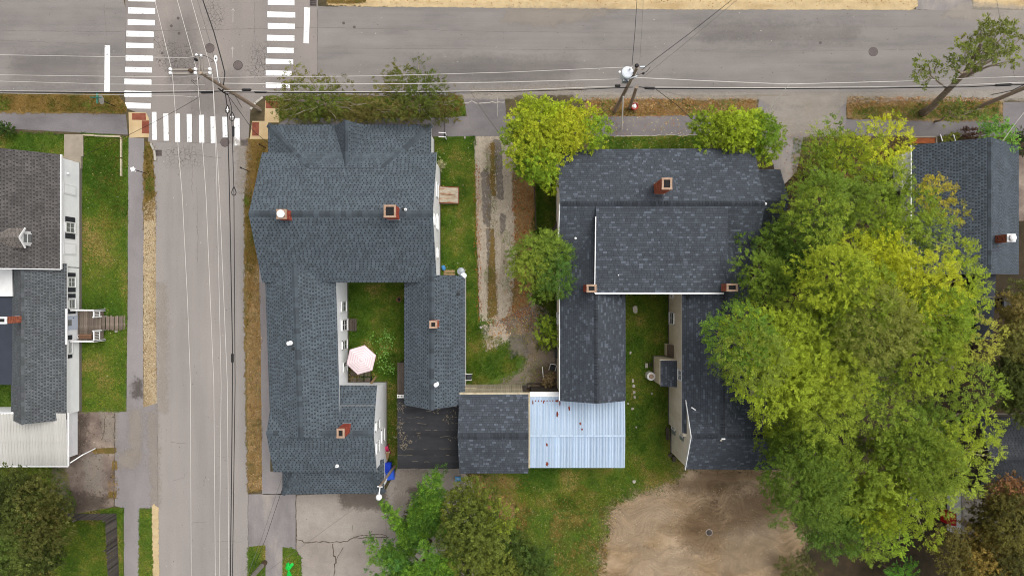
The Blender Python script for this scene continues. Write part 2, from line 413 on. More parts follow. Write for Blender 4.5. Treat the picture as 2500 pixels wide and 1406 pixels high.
class MB:
    def __init__(self):
        self.v, self.f, self.m = [], [], []

    def add(self, vs, fs, m=0):
        b = len(self.v)
        self.v.extend(tuple(x) for x in vs)
        self.f.extend([tuple(i + b for i in f) for f in fs])
        self.m.extend([m] * len(fs))

    def hexa(self, a, b, m=0):
        """a, b: rings of equal length n (bottom and top)"""
        n = len(a)
        fs = [tuple(reversed(range(n))), tuple(range(n, 2 * n))]
        fs += [(i, (i + 1) % n, n + (i + 1) % n, n + i) for i in range(n)]
        self.add(list(a) + list(b), fs, m)

    def box(self, c, s, rz=0.0, m=0):
        x, y, z = (k / 2 for k in s)
        R = Matrix.Rotation(rz, 3, 'Z')
        c = Vector(c)
        lo = [c + R @ Vector(q) for q in ((-x, -y, -z), (x, -y, -z), (x, y, -z), (-x, y, -z))]
        hi = [q + Vector((0, 0, 2 * z)) for q in lo]
        self.hexa(lo, hi, m)

    def bar(self, p0, p1, w, h, m=0, up=(0, 0, 1)):
        p0, p1 = Vector(p0), Vector(p1)
        d = (p1 - p0).normalized()
        s = d.cross(Vector(up))
        if s.length < 1e-4: s = d.cross(Vector((0, 1, 0)))
        s.normalize()
        u = s.cross(d)
        q = [(-w / 2, -h / 2), (w / 2, -h / 2), (w / 2, h / 2), (-w / 2, h / 2)]
        self.hexa([p0 + s * a + u * b for a, b in q][::-1], [p1 + s * a + u * b for a, b in q][::-1], m)

    def tube(self, pts, rad, n=8, m=0, cap=True):
        pts = [Vector(p) for p in pts]
        if isinstance(rad, (int, float)): rad = [rad] * len(pts)
        rings = []
        for i, p in enumerate(pts):
            d = (pts[min(i + 1, len(pts) - 1)] - pts[max(i - 1, 0)]).normalized()
            s = d.cross(Vector((0.137, 0.29, 0.947)))
            if s.length < 1e-3: s = d.cross(Vector((1, 0, 0)))
            s.normalize()
            u = s.cross(d)
            rings.append([p + (s * math.cos(2 * math.pi * k / n) + u * math.sin(2 * math.pi * k / n)) * rad[i] for k in range(n)])
        vs = [q for r in rings for q in r]
        fs = []
        for i in range(len(rings) - 1):
            for k in range(n):
                a, b = i * n + k, i * n + (k + 1) % n
                fs.append((a, a + n, b + n, b))
        if cap:
            fs.append(tuple(range(n)))
            fs.append(tuple(reversed(range((len(rings) - 1) * n, len(rings) * n))))
        self.add(vs, fs, m)

    def lathe(self, c, prof, n=20, m=0, sx=1.0, sy=1.0):
        c = Vector(c)
        vs, fs = [], []
        for r, z in prof:
            for k in range(n):
                a = 2 * math.pi * k / n
                vs.append(c + Vector((r * math.cos(a) * sx, r * math.sin(a) * sy, z)))
        for i in range(len(prof) - 1):
            for k in range(n):
                a, b = i * n + k, i * n + (k + 1) % n
                fs.append((a, b, b + n, a + n))
        fs.append(tuple(reversed(range(n))))
        fs.append(tuple(range((len(prof) - 1) * n, len(prof) * n)))
        self.add(vs, fs, m)

    def slab(self, pts, th, mt=0, ms=1):
        pts = [Vector(p) for p in pts]
        nrm = Vector((0, 0, 0))
        for i in range(len(pts)):
            nrm += (pts[i] - pts[0]).cross(pts[(i + 1) % len(pts)] - pts[0])
        if nrm.z < 0: pts = pts[::-1]
        n = len(pts)
        lo = [p - Vector((0, 0, th)) for p in pts]
        b = len(self.v)
        self.v.extend(tuple(x) for x in pts + lo)
        self.f.append(tuple(range(b, b + n))); self.m.append(mt)
        self.f.append(tuple(reversed(range(b + n, b + 2 * n)))); self.m.append(ms)
        for i in range(n):
            j = (i + 1) % n
            self.f.append((b + i, b + n + i, b + n + j, b + j)); self.m.append(ms)

    def mesh(self, name, mats):
        me = bpy.data.meshes.new(name)
        me.from_pydata(self.v, [], self.f)
        for k in mats: me.materials.append(M[k])
        me.polygons.foreach_set('material_index', self.m)
        me.update()
        return me

    def build(self, name, mats, parent=None, kind=None, smooth=False, label=None):
        if isinstance(mats, str): mats = [mats]
        me = self.mesh(name, mats)
        if smooth: me.polygons.foreach_set('use_smooth', [True] * len(me.polygons))
        o = bpy.data.objects.new(name, me)
        link(o, parent, Vector((0, 0, 0)))
        if kind: o['kind'] = kind
        if label: o['label'] = label
        return o

def inst(me, name, parent, loc, rot=None):
    o = bpy.data.objects.new(name, me)
    link(o, parent, Vector(loc))
    if rot is not None:
        o.rotation_euler = rot.to_euler() if hasattr(rot, 'to_euler') else rot
    return o

def np_mesh(name, V, F, mat, col=None, parent=None, kind=None, fade=None):
    """V (n,3), F (m,k) arrays, col (n,3)"""
    me = bpy.data.meshes.new(name)
    k = F.shape[1]
    me.vertices.add(len(V)); me.vertices.foreach_set('co', np.ascontiguousarray(V, np.float32).ravel())
    me.loops.add(F.size); me.loops.foreach_set('vertex_index', np.ascontiguousarray(F, np.int32).ravel())
    me.polygons.add(len(F))
    me.polygons.foreach_set('loop_start', np.arange(0, F.size, k, dtype=np.int32))
    me.polygons.foreach_set('loop_total', np.full(len(F), k, np.int32))
    me.update(calc_edges=True)
    if col is not None:
        a = me.attributes.new('col', 'FLOAT_COLOR', 'POINT')
        c4 = np.ones((len(V), 4), np.float32); c4[:, :3] = col
        a.data.foreach_set('color', c4.ravel())
    if fade is not None:
        a = me.attributes.new('fade', 'FLOAT', 'POINT')
        a.data.foreach_set('value', np.ascontiguousarray(fade, np.float32))
    me.materials.append(M[mat])
    o = bpy.data.objects.new(name, me)
    link(o, parent, Vector((0, 0, 0)))
    if kind: o['kind'] = kind
    return o

# ------------------------------------------------------------------ noise, polygons
def vnoise(x, y, sc, seed=0):
    x, y = np.asarray(x) / sc + seed * 17.3, np.asarray(y) / sc - seed * 9.1
    xi, yi = np.floor(x), np.floor(y)
    fx, fy = x - xi, y - yi
    fx, fy = fx * fx * (3 - 2 * fx), fy * fy * (3 - 2 * fy)
    def h(a, b):
        t = np.sin(a * 127.1 + b * 311.7 + seed * 74.7) * 43758.5453
        return t - np.floor(t)
    return (h(xi, yi) * (1 - fx) + h(xi + 1, yi) * fx) * (1 - fy) + (h(xi, yi + 1) * (1 - fx) + h(xi + 1, yi + 1) * fx) * fy

def fbm(x, y, sc, seed=0):
    return 0.55 * vnoise(x, y, sc, seed) + 0.28 * vnoise(x, y, sc / 2.2, seed + 3) + 0.17 * vnoise(x, y, sc / 5, seed + 5)

def inside(x, y, poly):
    r = np.zeros(np.shape(x), bool)
    n = len(poly)
    for i in range(n):
        x0, y0 = poly[i]; x1, y1 = poly[(i + 1) % n]
        if y0 == y1: continue
        c = ((y0 > y) != (y1 > y)) & (x < (x1 - x0) * (y - y0) / (y1 - y0) + x0)
        r ^= c
    return r

def sdist(x, y, poly):
    d = np.full(np.shape(x), 1e9)
    n = len(poly)
    for i in range(n):
        x0, y0 = poly[i]; x1, y1 = poly[(i + 1) % n]
        dx, dy = x1 - x0, y1 - y0
        L2 = dx * dx + dy * dy + 1e-9
        t = np.clip(((x - x0) * dx + (y - y0) * dy) / L2, 0, 1)
        d = np.minimum(d, np.hypot(x - x0 - t * dx, y - y0 - t * dy))
    return np.where(inside(x, y, poly), d, -d)

def wpoly(px):
    return [(P(a, b).x, P(a, b).y) for a, b in px]

def rag_poly(w, step, amp, seed=0):
    out = []
    n = len(w)
    for i in range(n):
        a, b = Vector(w[i]), Vector(w[(i + 1) % n])
        k = max(1, min(120, int((b - a).length / step)))
        nn = Vector((-(b - a).y, (b - a).x)).normalized()
        for j in range(k):
            p = a.lerp(b, j / k)
            q = float(fbm(p.x * 1.0, p.y * 1.0, 0.7, seed)) - 0.5 + 0.4 * (float(vnoise(p.x, p.y, 3.0, seed + 1)) - 0.5)
            out.append(p + nn * q * 2 * amp)
    return out

def sheet(name, px, z, mat, rag=0.0, kind='structure', label=None, cat=None, seed=0, parent=None, thick=0.0):
    w = wpoly(px)
    w = rag_poly(w, 0.25, rag, seed) if rag else [Vector(q) for q in w]
    if sum(w[i].x * w[(i + 1) % len(w)].y - w[(i + 1) % len(w)].x * w[i].y for i in range(len(w))) < 0: w = w[::-1]
    mb = MB()
    if thick:
        mb.slab([(p.x, p.y, z) for p in w], thick, 0, 0)
    else:
        mb.add([(p.x, p.y, z) for p in w], [tuple(range(len(w)))])
    o = mb.build(name, mat, parent)
    return tag(o, label, cat, None, kind)

def soft(name, px, z, mat, width=0.3, kind='structure', label=None, cat=None, cell=0.2, parent=None):
    w = wpoly(px)
    xs = [q[0] for q in w]; ys = [q[1] for q in w]
    pad = width
    gx = np.arange(min(xs) - pad, max(xs) + pad + cell, cell)
    gy = np.arange(min(ys) - pad, max(ys) + pad + cell, cell)
    X, Y = np.meshgrid(gx, gy)
    f = np.clip(sdist(X, Y, w) / (2 * width) + 0.62, 0, 1) * 2.0 - 0.5        # 0.5 at the edge
    ny, nx = X.shape
    idx = np.arange(nx * ny).reshape(ny, nx)
    q = np.stack([idx[:-1, :-1], idx[:-1, 1:], idx[1:, 1:], idx[1:, :-1]], -1).reshape(-1, 4)
    keep = f.ravel()[q].max(1) > -0.45
    q = q[keep]
    used, inv = np.unique(q, return_inverse=True)
    V = np.stack([X.ravel(), Y.ravel(), np.full(nx * ny, z)], 1)[used]
    o = np_mesh(name, V, inv.reshape(-1, 4), mat, fade=f.ravel()[used], parent=parent)
    return tag(o, label, cat, None, kind)

# ------------------------------------------------------------------ scattered blades and fallen leaves
def tufts(name, label, px, dens, cols, weights, h=(0.04, 0.10), width=0.2, seed=0, psc=1.6, hole=0.0, blade_w=0.03):
    """short grass: every blade one narrow triangle; palette chosen by patchy noise"""
    rg = np.random.default_rng(seed + 100)
    w = wpoly(px)
    xs = [q[0] for q in w]; ys = [q[1] for q in w]
    area = abs(sum(w[i][0] * w[(i + 1) % len(w)][1] - w[(i + 1) % len(w)][0] * w[i][1] for i in range(len(w)))) / 2
    bb = (max(xs) - min(xs) + 0.4) * (max(ys) - min(ys) + 0.4)
    n = int(dens * bb)
    x = rg.uniform(min(xs) - 0.2, max(xs) + 0.2, n); y = rg.uniform(min(ys) - 0.2, max(ys) + 0.2, n)
    sd = sdist(x, y, w)
    ok = sd / width + (fbm(x, y, 0.9, seed) - 0.5) * 2.2 > 0
    if hole: ok &= fbm(x, y, 1.4, seed + 8) > hole
    x, y = x[ok], y[ok]
    n = len(x)
    t = np.clip((fbm(x, y, psc, seed + 2) - 0.5) * 2.1 + 0.5 + rg.normal(0, 0.13, n), 0, 0.999)
    cw = np.cumsum(weights) / np.sum(weights)
    ci = np.searchsorted(cw, t)
    C = np.array(cols)[ci] * rg.uniform(0.6, 1.4, (n, 1))
    nb = 3
    ang = rg.uniform(0, 2 * np.pi, (n, nb)); hh = rg.uniform(h[0], h[1], (n, nb)); ln = rg.uniform(0.03, 0.11, (n, nb))
    bw = rg.uniform(0.6, 1.2, (n, nb)) * blade_w
    base = np.stack([x, y, np.full(n, 0.012)], 1)[:, None, :].repeat(nb, 1) + np.stack([rg.normal(0, 0.03, (n, nb)), rg.normal(0, 0.03, (n, nb)), np.zeros((n, nb))], -1)
    d = np.stack([np.cos(ang), np.sin(ang), np.zeros_like(ang)], -1)
    s = np.stack([-np.sin(ang), np.cos(ang), np.zeros_like(ang)], -1)
    tip = base + d * ln[..., None] + np.array([0, 0, 1.0]) * hh[..., None]
    V = np.stack([base - s * bw[..., None] / 2, base + s * bw[..., None] / 2, tip], 2).reshape(-1, 3)
    F = np.arange(len(V)).reshape(-1, 3)
    o = np_mesh(name, V, F, 'blade', C[:, None, :].repeat(nb * 3, 1).reshape(-1, 3))
    return tag(o, label, 'grass', None, 'stuff')

def litter(name, label, px, n, cols, size=(0.05, 0.12), seed=0, z=0.02, cat='fallen leaves', bias=None, width=0.6, aspect=0.65):
    rg = np.random.default_rng(seed + 500)
    w = wpoly(px)
    xs = [q[0] for q in w]; ys = [q[1] for q in w]
    m = n * 4
    x = rg.uniform(min(xs), max(xs), m); y = rg.uniform(min(ys), max(ys), m)
    ok = (sdist(x, y, w) / width + (fbm(x, y, 0.8, seed) - 0.5) * 2 > 0.1)
    x, y = x[ok][:n], y[ok][:n]
    n = len(x)
    a = rg.uniform(0, 2 * np.pi, n); L = rg.uniform(size[0], size[1], n)
    d = np.stack([np.cos(a), np.sin(a), rg.normal(0, 0.15, n)], -1)
    s = np.stack([-np.sin(a), np.cos(a), rg.normal(0, 0.15, n)], -1)
    c = np.stack([x, y, z + rg.uniform(0.0, 0.02, n)], 1)
    V = np.stack([c - d * L[:, None] / 2, c + s * L[:, None] * aspect / 2, c + d * L[:, None] / 2, c - s * L[:, None] * aspect / 2], 1).reshape(-1, 3)
    C = np.array(cols)[rg.integers(0, len(cols), n)] * rg.uniform(0.7, 1.25, (n, 1))
    o = np_mesh(name, V, np.arange(4 * n).reshape(-1, 4), 'blade', C[:, None, :].repeat(4, 1).reshape(-1, 3))
    return tag(o, label, cat, None, 'stuff')

# ------------------------------------------------------------------ crowns of leaves
def leaves(C, R, COLR, rg, dens=70.0, per=7, L=0.15, W=0.075, spray=0.5, squash=0.8, flat=0.6, jit=0.22, droop=0.15, inner=0.25, spread=0.5):
    """C (n,3) clump centres, R (n,) radii, COLR (n,3) leaf colours -> verts, faces, colours"""
    cnt = np.maximum(6, (dens * R * R)).astype(int)
    idx = np.repeat(np.arange(len(C)), cnt)
    n = len(idx)
    d = rg.normal(0, 1, (n, 3))
    d[:, 2] = np.abs(d[:, 2]) * 1.0 - 0.28
    d /= np.linalg.norm(d, axis=1, keepdims=True)
    rr = np.where(rg.uniform(0, 1, n) < inner, rg.uniform(0.3, 0.8, n), rg.uniform(0.78, 1.06, n))
    ph = rg.uniform(0, 6.28, (len(C), 3))[idx]
    rr = rr * (1 + 0.2 * np.sin(4.2 * d[:, 0] + ph[:, 0]) * np.sin(4.2 * d[:, 1] + ph[:, 1]) + 0.1 * np.sin(7 * d[:, 0] - 5 * d[:, 2] + ph[:, 2]))
    p = C[idx] + d * (R[idx] * rr)[:, None] * np.array([1, 1, squash])
    sd = d + rg.normal(0, spread, (n, 3)); sd[:, 2] = sd[:, 2] * (1 - flat) - droop
    sd /= np.linalg.norm(sd, axis=1, keepdims=True)
    ln = spray * rg.uniform(0.6, 1.2, n)
    j = np.arange(per)
    tt = (j + 0.5) / per
    up = rg.normal(0, 0.35, (n, 3)) + np.array([0, 0, 1.0])
    side = np.cross(sd, up); side /= np.linalg.norm(side, axis=1, keepdims=True) + 1e-9
    sgn = np.where(j % 2 == 0, 1.0, -1.0)
    base = p[:, None, :] + sd[:, None, :] * (ln[:, None] * tt[None, :])[..., None]
    a = sd[:, None, :] * 0.65 + side[:, None, :] * sgn[None, :, None] * 0.8 + rg.normal(0, 0.22, (n, per, 3))
    a /= np.linalg.norm(a, axis=2, keepdims=True)
    upn = up[:, None, :] + rg.normal(0, 0.35, (n, per, 3))
    bvec = np.cross(a, upn); bvec /= np.linalg.norm(bvec, axis=2, keepdims=True) + 1e-9
    LL = L * rg.uniform(0.7, 1.25, (n, per, 1)); WW = W * rg.uniform(0.7, 1.25, (n, per, 1))
    V = np.stack([base, base + a * LL * 0.5 + bvec * WW / 2, base + a * LL, base + a * LL * 0.5 - bvec * WW / 2], 2).reshape(-1, 3)
    cc = COLR[idx] * rg.uniform(1 - jit, 1 + jit, (n, 1))
    cc = cc[:, None, :] * rg.uniform(1 - jit, 1 + jit, (n, per, 1))
    cc = np.clip(cc, 0.003, 0.8)[:, :, None, :].repeat(4, 2).reshape(-1, 3)
    return V, np.arange(len(V)).reshape(-1, 4), cc

LEAFCOUNT = [0]

def scatter_in(poly, r_px, rg, tries=6000):
    xs = [q[0] for q in poly]; ys = [q[1] for q in poly]
    x = rg.uniform(min(xs), max(xs), tries); y = rg.uniform(min(ys), max(ys), tries)
    ok = inside(x, y, poly)
    x, y = x[ok], y[ok]
    pts = []
    for a, b in zip(x, y):
        if all((a - c) ** 2 + (b - e) ** 2 > r_px * r_px for c, e in pts): pts.append((a, b))
    return np.array(pts)

def tree(name, label, base, poly, z0, z1, r, pal, patches=(), dens=70, L=0.15, W=0.075, spray=0.5, per=7, trunk_r=0.2, seed=1, group=None,
         fill=1.0, squash=0.75, jit=0.22, bark='bark', limbs=6, cat='tree', twigs=(), flat=0.6, gap=0.72, droop=0.15, holes=(), zj=0.5, trunk_top=None, skip=0.0, under=True, inner=0.25, path=None, branchy=0):
    """poly: crown outline as seen, in photo pixels; z0..z1: crown height at rim and at top"""
    rg = np.random.default_rng(seed)
    zm = (z0 + z1) / 2
    kpx = S * (1 - zm / H)
    rp = r / kpx
    pin = [q for q in poly]
    pts = scatter_in(pin, rp * gap, rg)
    sd = sdist(pts[:, 0], pts[:, 1], poly)
    dm = max(sd.max(), 1e-6)
    keep = sd > rp * 0.12
    if skip: keep &= rg.uniform(0, 1, len(pts)) > skip
    for hq in list(holes) + [(q[0], q[1], q[2] * 0.75) for q in twigs]:
        keep &= np.hypot(pts[:, 0] - hq[0], pts[:, 1] - hq[1]) > hq[2]
    pts, sd = pts[keep], sd[keep]
    t = np.clip(sd / dm, 0, 1)
    z = z0 + (z1 - z0) * np.sqrt(1 - (1 - t) ** 2) + rg.normal(0, zj, len(pts)) * min(1.0, r)
    C = np.array([P(a, b, c) for (a, b), c in zip(pts, z)])
    R = np.minimum(r * rg.uniform(0.7, 1.25, len(pts)), np.maximum(0.5 * r, sd * kpx * 1.15))
    pal = np.array(pal)
    t2 = np.clip(fbm(C[:, 0], C[:, 1], 3.2, seed) * 1.5 - 0.25 + rg.normal(0, 0.26, len(C)), 0, 0.999)
    fi = t2 * (len(pal) - 1)
    i0 = np.floor(fi).astype(int); ff = (fi - i0)[:, None]
    K = pal[i0] * (1 - ff) + pal[np.minimum(i0 + 1, len(pal) - 1)] * ff
    K = K * rg.uniform(0.78, 1.18, (len(C), 1))
    for (ax, ay, ar, ac) in patches:
        dd = np.hypot(pts[:, 0] - ax, pts[:, 1] - ay) / ar
        wgt = np.clip(1.35 - dd * 1.05, 0, 0.85)[:, None]
        K = K * (1 - wgt) + np.array(ac) * wgt
    if under:
        nC = C.copy(); nC[:, 2] -= r * 0.8; nC[:, :2] += rg.normal(0, 0.3 * r, (len(C), 2))
        selm = (rg.uniform(0, 1, len(C)) < 0.75) & (sd > rp * 0.6)
        C2 = np.concatenate([C, nC[selm]]); R2 = np.concatenate([R, R[selm]]); K2 = np.concatenate([K, K[selm]])
    else:
        C2, R2, K2 = C, R, K
    V, F, cc = leaves(C2, R2, K2, rg, dens * fill, per, L, W, spray, squash, flat, jit, droop, inner)
    LEAFCOUNT[0] += len(F)
    b = P(*base, 0.0) if base is not None else Vector((C[:, 0].mean(), C[:, 1].mean(), 0.0))
    root = thing(name, label, cat, b, group)
    o = np_mesh('crown', V, F, 'leaf', cc, parent=root)
    # trunk and limbs
    top = Vector(trunk_top) if trunk_top is not None else Vector((C[:, 0].mean(), C[:, 1].mean(), z0 * 0.6 + z1 * 0.25))
    mb = MB()
    if path:
        tp = [Vector(q) for q in path]
    else:
        tp = [b, b.lerp(top, 0.35) + Vector((0.08, -0.05, 0)), b.lerp(top, 0.7) + Vector((-0.06, 0.08, 0.2)), top]
    rr = [trunk_r * (1.25 - 0.75 * i / (len(tp) - 1)) for i in range(len(tp))]
    mb.tube(tp, rr, 9)
    mb.build('trunk', bark, root, smooth=True)
    order = rg.permutation(len(C))[:limbs]
    for k in order:
        e = Vector(C[k]) - Vector((0, 0, 0.3 * r))
        s = tp[-2].lerp(tp[-1], rg.uniform(0.2, 0.95))
        mid = s.lerp(e, 0.5) + Vector((rg.normal(0, 0.25), rg.normal(0, 0.25), 0.25))
        lb = MB()
        lb.tube([s, s.lerp(mid, 0.5) + Vector((0, 0, 0.1)), mid, mid.lerp(e, 0.55), e], [trunk_r * q for q in (0.42, 0.34, 0.26, 0.17, 0.08)], 6)
        lb.build('limb', bark, root, smooth=True)
    tw = MB()
    for (ax, ay, ar, az, nt) in twigs:              # bare twigs showing between the leaves
        c0 = P(ax, ay, az)
        for _ in range(nt):
            q0 = c0 + Vector((rg.normal(0, 0.15), rg.normal(0, 0.15), -0.7))
            an = rg.uniform(0, 2 * math.pi); rl = ar * kpx * rg.uniform(0.5, 1.1)
            dv = Vector((math.cos(an), math.sin(an), rg.uniform(0.1, 0.8)))
            q1 = q0 + dv * rl * 0.5 + Vector((rg.normal(0, .1), rg.normal(0, .1), .2))
            q2 = q0 + dv * rl + Vector((rg.normal(0, .2), rg.normal(0, .2), .1))
            tw.tube([q0, q1, q2], [0.035, 0.024, 0.012], 4, cap=False)
            for _k in range(2):
                q3 = q1 + (q2 - q1) * rg.uniform(0.5, 1.2) + Vector((rg.normal(0, .35), rg.normal(0, .35), rg.uniform(0, .3)))
                tw.tube([q1, q3], [0.018, 0.01], 3, cap=False)
    if branchy:
        for _ in range(branchy):
            e = Vector(C[rg.integers(len(C))]) + Vector((rg.normal(0, .4 * r), rg.normal(0, .4 * r), 0.35 * r))
            s = tp[-2].lerp(tp[-1], rg.uniform(0.1, 1.0)).lerp(e, 0.45)
            mid = s.lerp(e, 0.5) + Vector((rg.normal(0, .2), rg.normal(0, .2), 0.15))
            tw.tube([s, mid, e], [0.04, 0.028, 0.012], 4, cap=False)
    if tw.v:
        tw.build('bare_twigs', 'twig', root, kind='stuff')
    return root
# ================================================================== GROUND
g = MB(); g.add([(-400, -400, -0.004), (400, -400, -0.004), (400, 400, -0.004), (-400, 400, -0.004)], [(0, 1, 2, 3)])
tag(g.build('ground', 'soil'), 'bare brown soil under the whole block', 'ground', None, 'structure')

Z1, Z2, Z3, Z4, Z5 = 0.004, 0.009, 0.014, 0.019, 0.024
# lawns and verges (soil sheets with a frayed edge; blades of grass are scattered on them further down)
soft('lawn', [(200, 324), (314, 336), (310, 700), (306, 1004), (196, 1006)], Z2, 'lawn', 0.25, label='green side lawn of the white house by the sidewalk', cat='lawn')
soft('lawn', [(-400, 318), (314, 336), (314, 400), (150, 420), (-400, 420)], Z1, 'lawn', 0.25, label='strip of front lawn between grey sidewalk and white house', cat='lawn')
soft('lawn', [(-400, 1120), (170, 1130), (180, 1250), (300, 1236), (303, 1700), (-400, 1700)], Z1, 'lawn', 0.25, label='fenced lawn under the dark tree at bottom left', cat='lawn')
soft('lawn', [(-300, 930), (60, 930), (60, 1030), (-300, 1030)], Z1, 'lawn', 0.2, label='scrap of grass behind the white house', cat='lawn')
soft('verge', [(-400, 229), (285, 233), (308, 262), (304, 276), (-400, 274)], 0.0168, 'lawn_dry', 0.28, label='brown grass verge with the street sign', cat='verge')
soft('verge', [(356, 344), (372, 352), (378, 470), (378, 560), (352, 560), (352, 400)], 0.0168, 'lawn_dry', 0.28, label='narrow dry grass verge beside storm drain', cat='verge')
soft('gravel_strip', [(354, 500), (378, 480), (381, 800), (383, 985), (352, 992), (350, 760)], Z4, 'gravel_strip', 0.08, label='pale gravel strip between sidewalk and side street', cat='gravel strip')
soft('verge', [(342, 1243), (372, 1240), (385, 1262), (384, 1700), (338, 1700)], 0.0168, 'lawn', 0.28, label='verge with sandy edge near the grey fence', cat='verge')
soft('verge', [(604, 340), (668, 340), (668, 560), (640, 760), (640, 1195), (606, 1200), (598, 800), (598, 480)], 0.0168, 'lawn_dry', 0.28, label='worn brown verge between side street and corner house', cat='verge')
soft('verge', [(602, 640), (634, 650), (640, 1190), (608, 1198)], 0.0174, 'litter', 0.28, label='leaf littered strip along the side street', cat='verge')
soft('verge', [(650, 236), (900, 240), (1130, 238), (1140, 262), (1132, 284), (900, 290), (720, 292), (680, 290), (655, 262)], 0.0168, 'lawn', 0.28, label='weedy verge under the two sparse street trees', cat='verge')
soft('verge', [(1430, 240), (1640, 238), (1846, 240), (1846, 280), (1600, 284), (1430, 284)], 0.0168, 'litter', 0.28, label='leaf covered verge around transformer pole', cat='verge')
soft('verge', [(2068, 236), (2300, 236), (2446, 246), (2446, 296), (2200, 293), (2068, 288)], 0.0168, 'litter', 0.28, label='brown verge where the leaning tree grows', cat='verge')
soft('verge', [(606, 1332), (648, 1328), (650, 1700), (605, 1700)], 0.0168, 'lawn', 0.28, label='small verge at the foot of the pale pole', cat='verge')
soft('verge', [(690, 1334), (716, 1334), (734, 1362), (738, 1700), (688, 1700)], 0.0168, 'lawn', 0.28, label='small verge with green plastic sheet on it', cat='verge')
soft('lawn', [(1060, 330), (1160, 333), (1166, 640), (1172, 960), (1110, 960), (1060, 700)], Z2, 'lawn', 0.25, label='side lawn between corner house and gravel drive', cat='lawn')
soft('lawn', [(840, 680), (1000, 680), (1000, 1010), (972, 1160), (936, 1160), (930, 930), (840, 940)], Z2, 'lawn', 0.25, label='courtyard lawn with the striped umbrella', cat='lawn')
soft('lawn', [(1130, 770), (1200, 790), (1240, 830), (1280, 870), (1270, 900), (1180, 950), (1120, 970)], Z3 + .002, 'lawn', 0.8, label='weedy backyard patch by board wall', cat='lawn')
soft('lawn', [(1440, 328), (1720, 332), (1720, 380), (1440, 380)], Z2, 'lawn', 0.25, label='shaded front lawn strip of the chimney house', cat='lawn')
soft('lawn', [(1515, 700), (1650, 700), (1650, 960), (1660, 1110), (1690, 1150), (1600, 1230), (1400, 1260), (1190, 1230), (1140, 1160), (1515, 1130)], Z2, 'lawn', 0.4, label='back lawn with stepping stones', cat='lawn')
soft('lawn', [(1140, 1140), (1560, 1140), (1680, 1160), (1560, 1215), (1490, 1260), (1470, 1406), (1470, 1700), (1300, 1700), (1180, 1250)], Z1, 'lawn', 0.8, label='yellowing grass beside the bare dirt lot', cat='lawn')
soft('lawn', [(1300, 430), (1362, 430), (1362, 860), (1310, 860), (1290, 600)], Z2, 'lawn', 0.3, label='weedy strip along the west wall of chimney house', cat='lawn')
# bare ground
soft('shade_darkened_soil', [(1860, 400), (2560, 330), (2700, 1500), (1900, 1500), (1880, 1160), (1780, 700)], Z1, 'under', 0.6, label='brown soil under the big trees, darkened to read as shade', cat='soil')
soft('dirt_lot', [(1668, 1150), (1900, 1140), (1950, 1300), (1960, 1700), (1462, 1700), (1472, 1330), (1500, 1250), (1580, 1205), (1650, 1190)], Z3, 'dirt', 1.7, label='bare brown dirt lot behind the houses', cat='dirt lot')
for i, (q, mm) in enumerate([([(1690, 1260), (1740, 1240), (1770, 1290), (1745, 1345), (1690, 1340), (1660, 1300)], 'dirt_dark'),
                             ([(1720, 1150), (1790, 1150), (1800, 1180), (1700, 1200), (1650, 1190)], 'dirt_dark'),
                             ([(1770, 1230), (1880, 1200), (1890, 1260), (1800, 1300)], 'dirt_dark'),
                             ([(1510, 1250), (1600, 1215), (1640, 1260), (1560, 1330), (1500, 1320)], 'dirt_pale'),
                             ([(1780, 1300), (1900, 1260), (1890, 1380), (1760, 1400)], 'dirt_pale'),
                             ([(1560, 1340), (1700, 1360), (1680, 1420), (1540, 1420)], 'dirt_pale')]):
    soft('dirt_patch', q, Z4 + 0.0012 * i, mm, 1.1, label=None, cat='dirt')
soft('leafy_soil', [(1150, 1160), (1260, 1170), (1250, 1260), (1180, 1270)], 0.0152, 'litter', 0.6, label='dark leaf litter behind the slate roofed barn', cat='soil')
# drives and yard
soft('gravel_drive', [(1158, 334), (1262, 334), (1262, 420), (1268, 560), (1262, 700), (1250, 760), (1215, 788), (1172, 785), (1166, 600)], Z3, 'gravel', 0.12, label='pale gravel drive with dark tyre tracks', cat='gravel drive')
for i, q in enumerate([[(1176, 420), (1190, 410), (1198, 470), (1196, 560), (1180, 540)], [(1206, 340), (1222, 345), (1226, 430), (1230, 488), (1216, 486), (1210, 420)],
                       [(1222, 520), (1234, 526), (1232, 560), (1222, 575)], [(1188, 560), (1204, 560), (1208, 760), (1196, 770)]]):
    soft('tar_patch', q, Z4 + 0.001 * i, 'tar', 0.14, cat='tar patch')
soft('leaf_bank', [(1252, 420), (1306, 440), (1302, 620), (1290, 740), (1252, 760), (1262, 620)], Z4, 'litter', 0.3, label='rusty leaf litter along the gravel drive', cat='leaf litter')
soft('yard_asphalt', [(1215, 790), (1300, 740), (1340, 760), (1362, 860), (1364, 945), (1200, 945), (1250, 905), (1272, 870), (1232, 830)], 0.0148, 'tarsoft', 0.3, label='crumbling asphalt yard behind the drive', cat='yard')
soft('worn_soil', [(1140, 780), (1232, 740), (1240, 600), (1300, 620), (1330, 740), (1366, 760), (1366, 950), (1140, 955)], Z1 + .002, 'dirt', 0.5, label='worn soil at the end of the gravel drive', cat='soil')

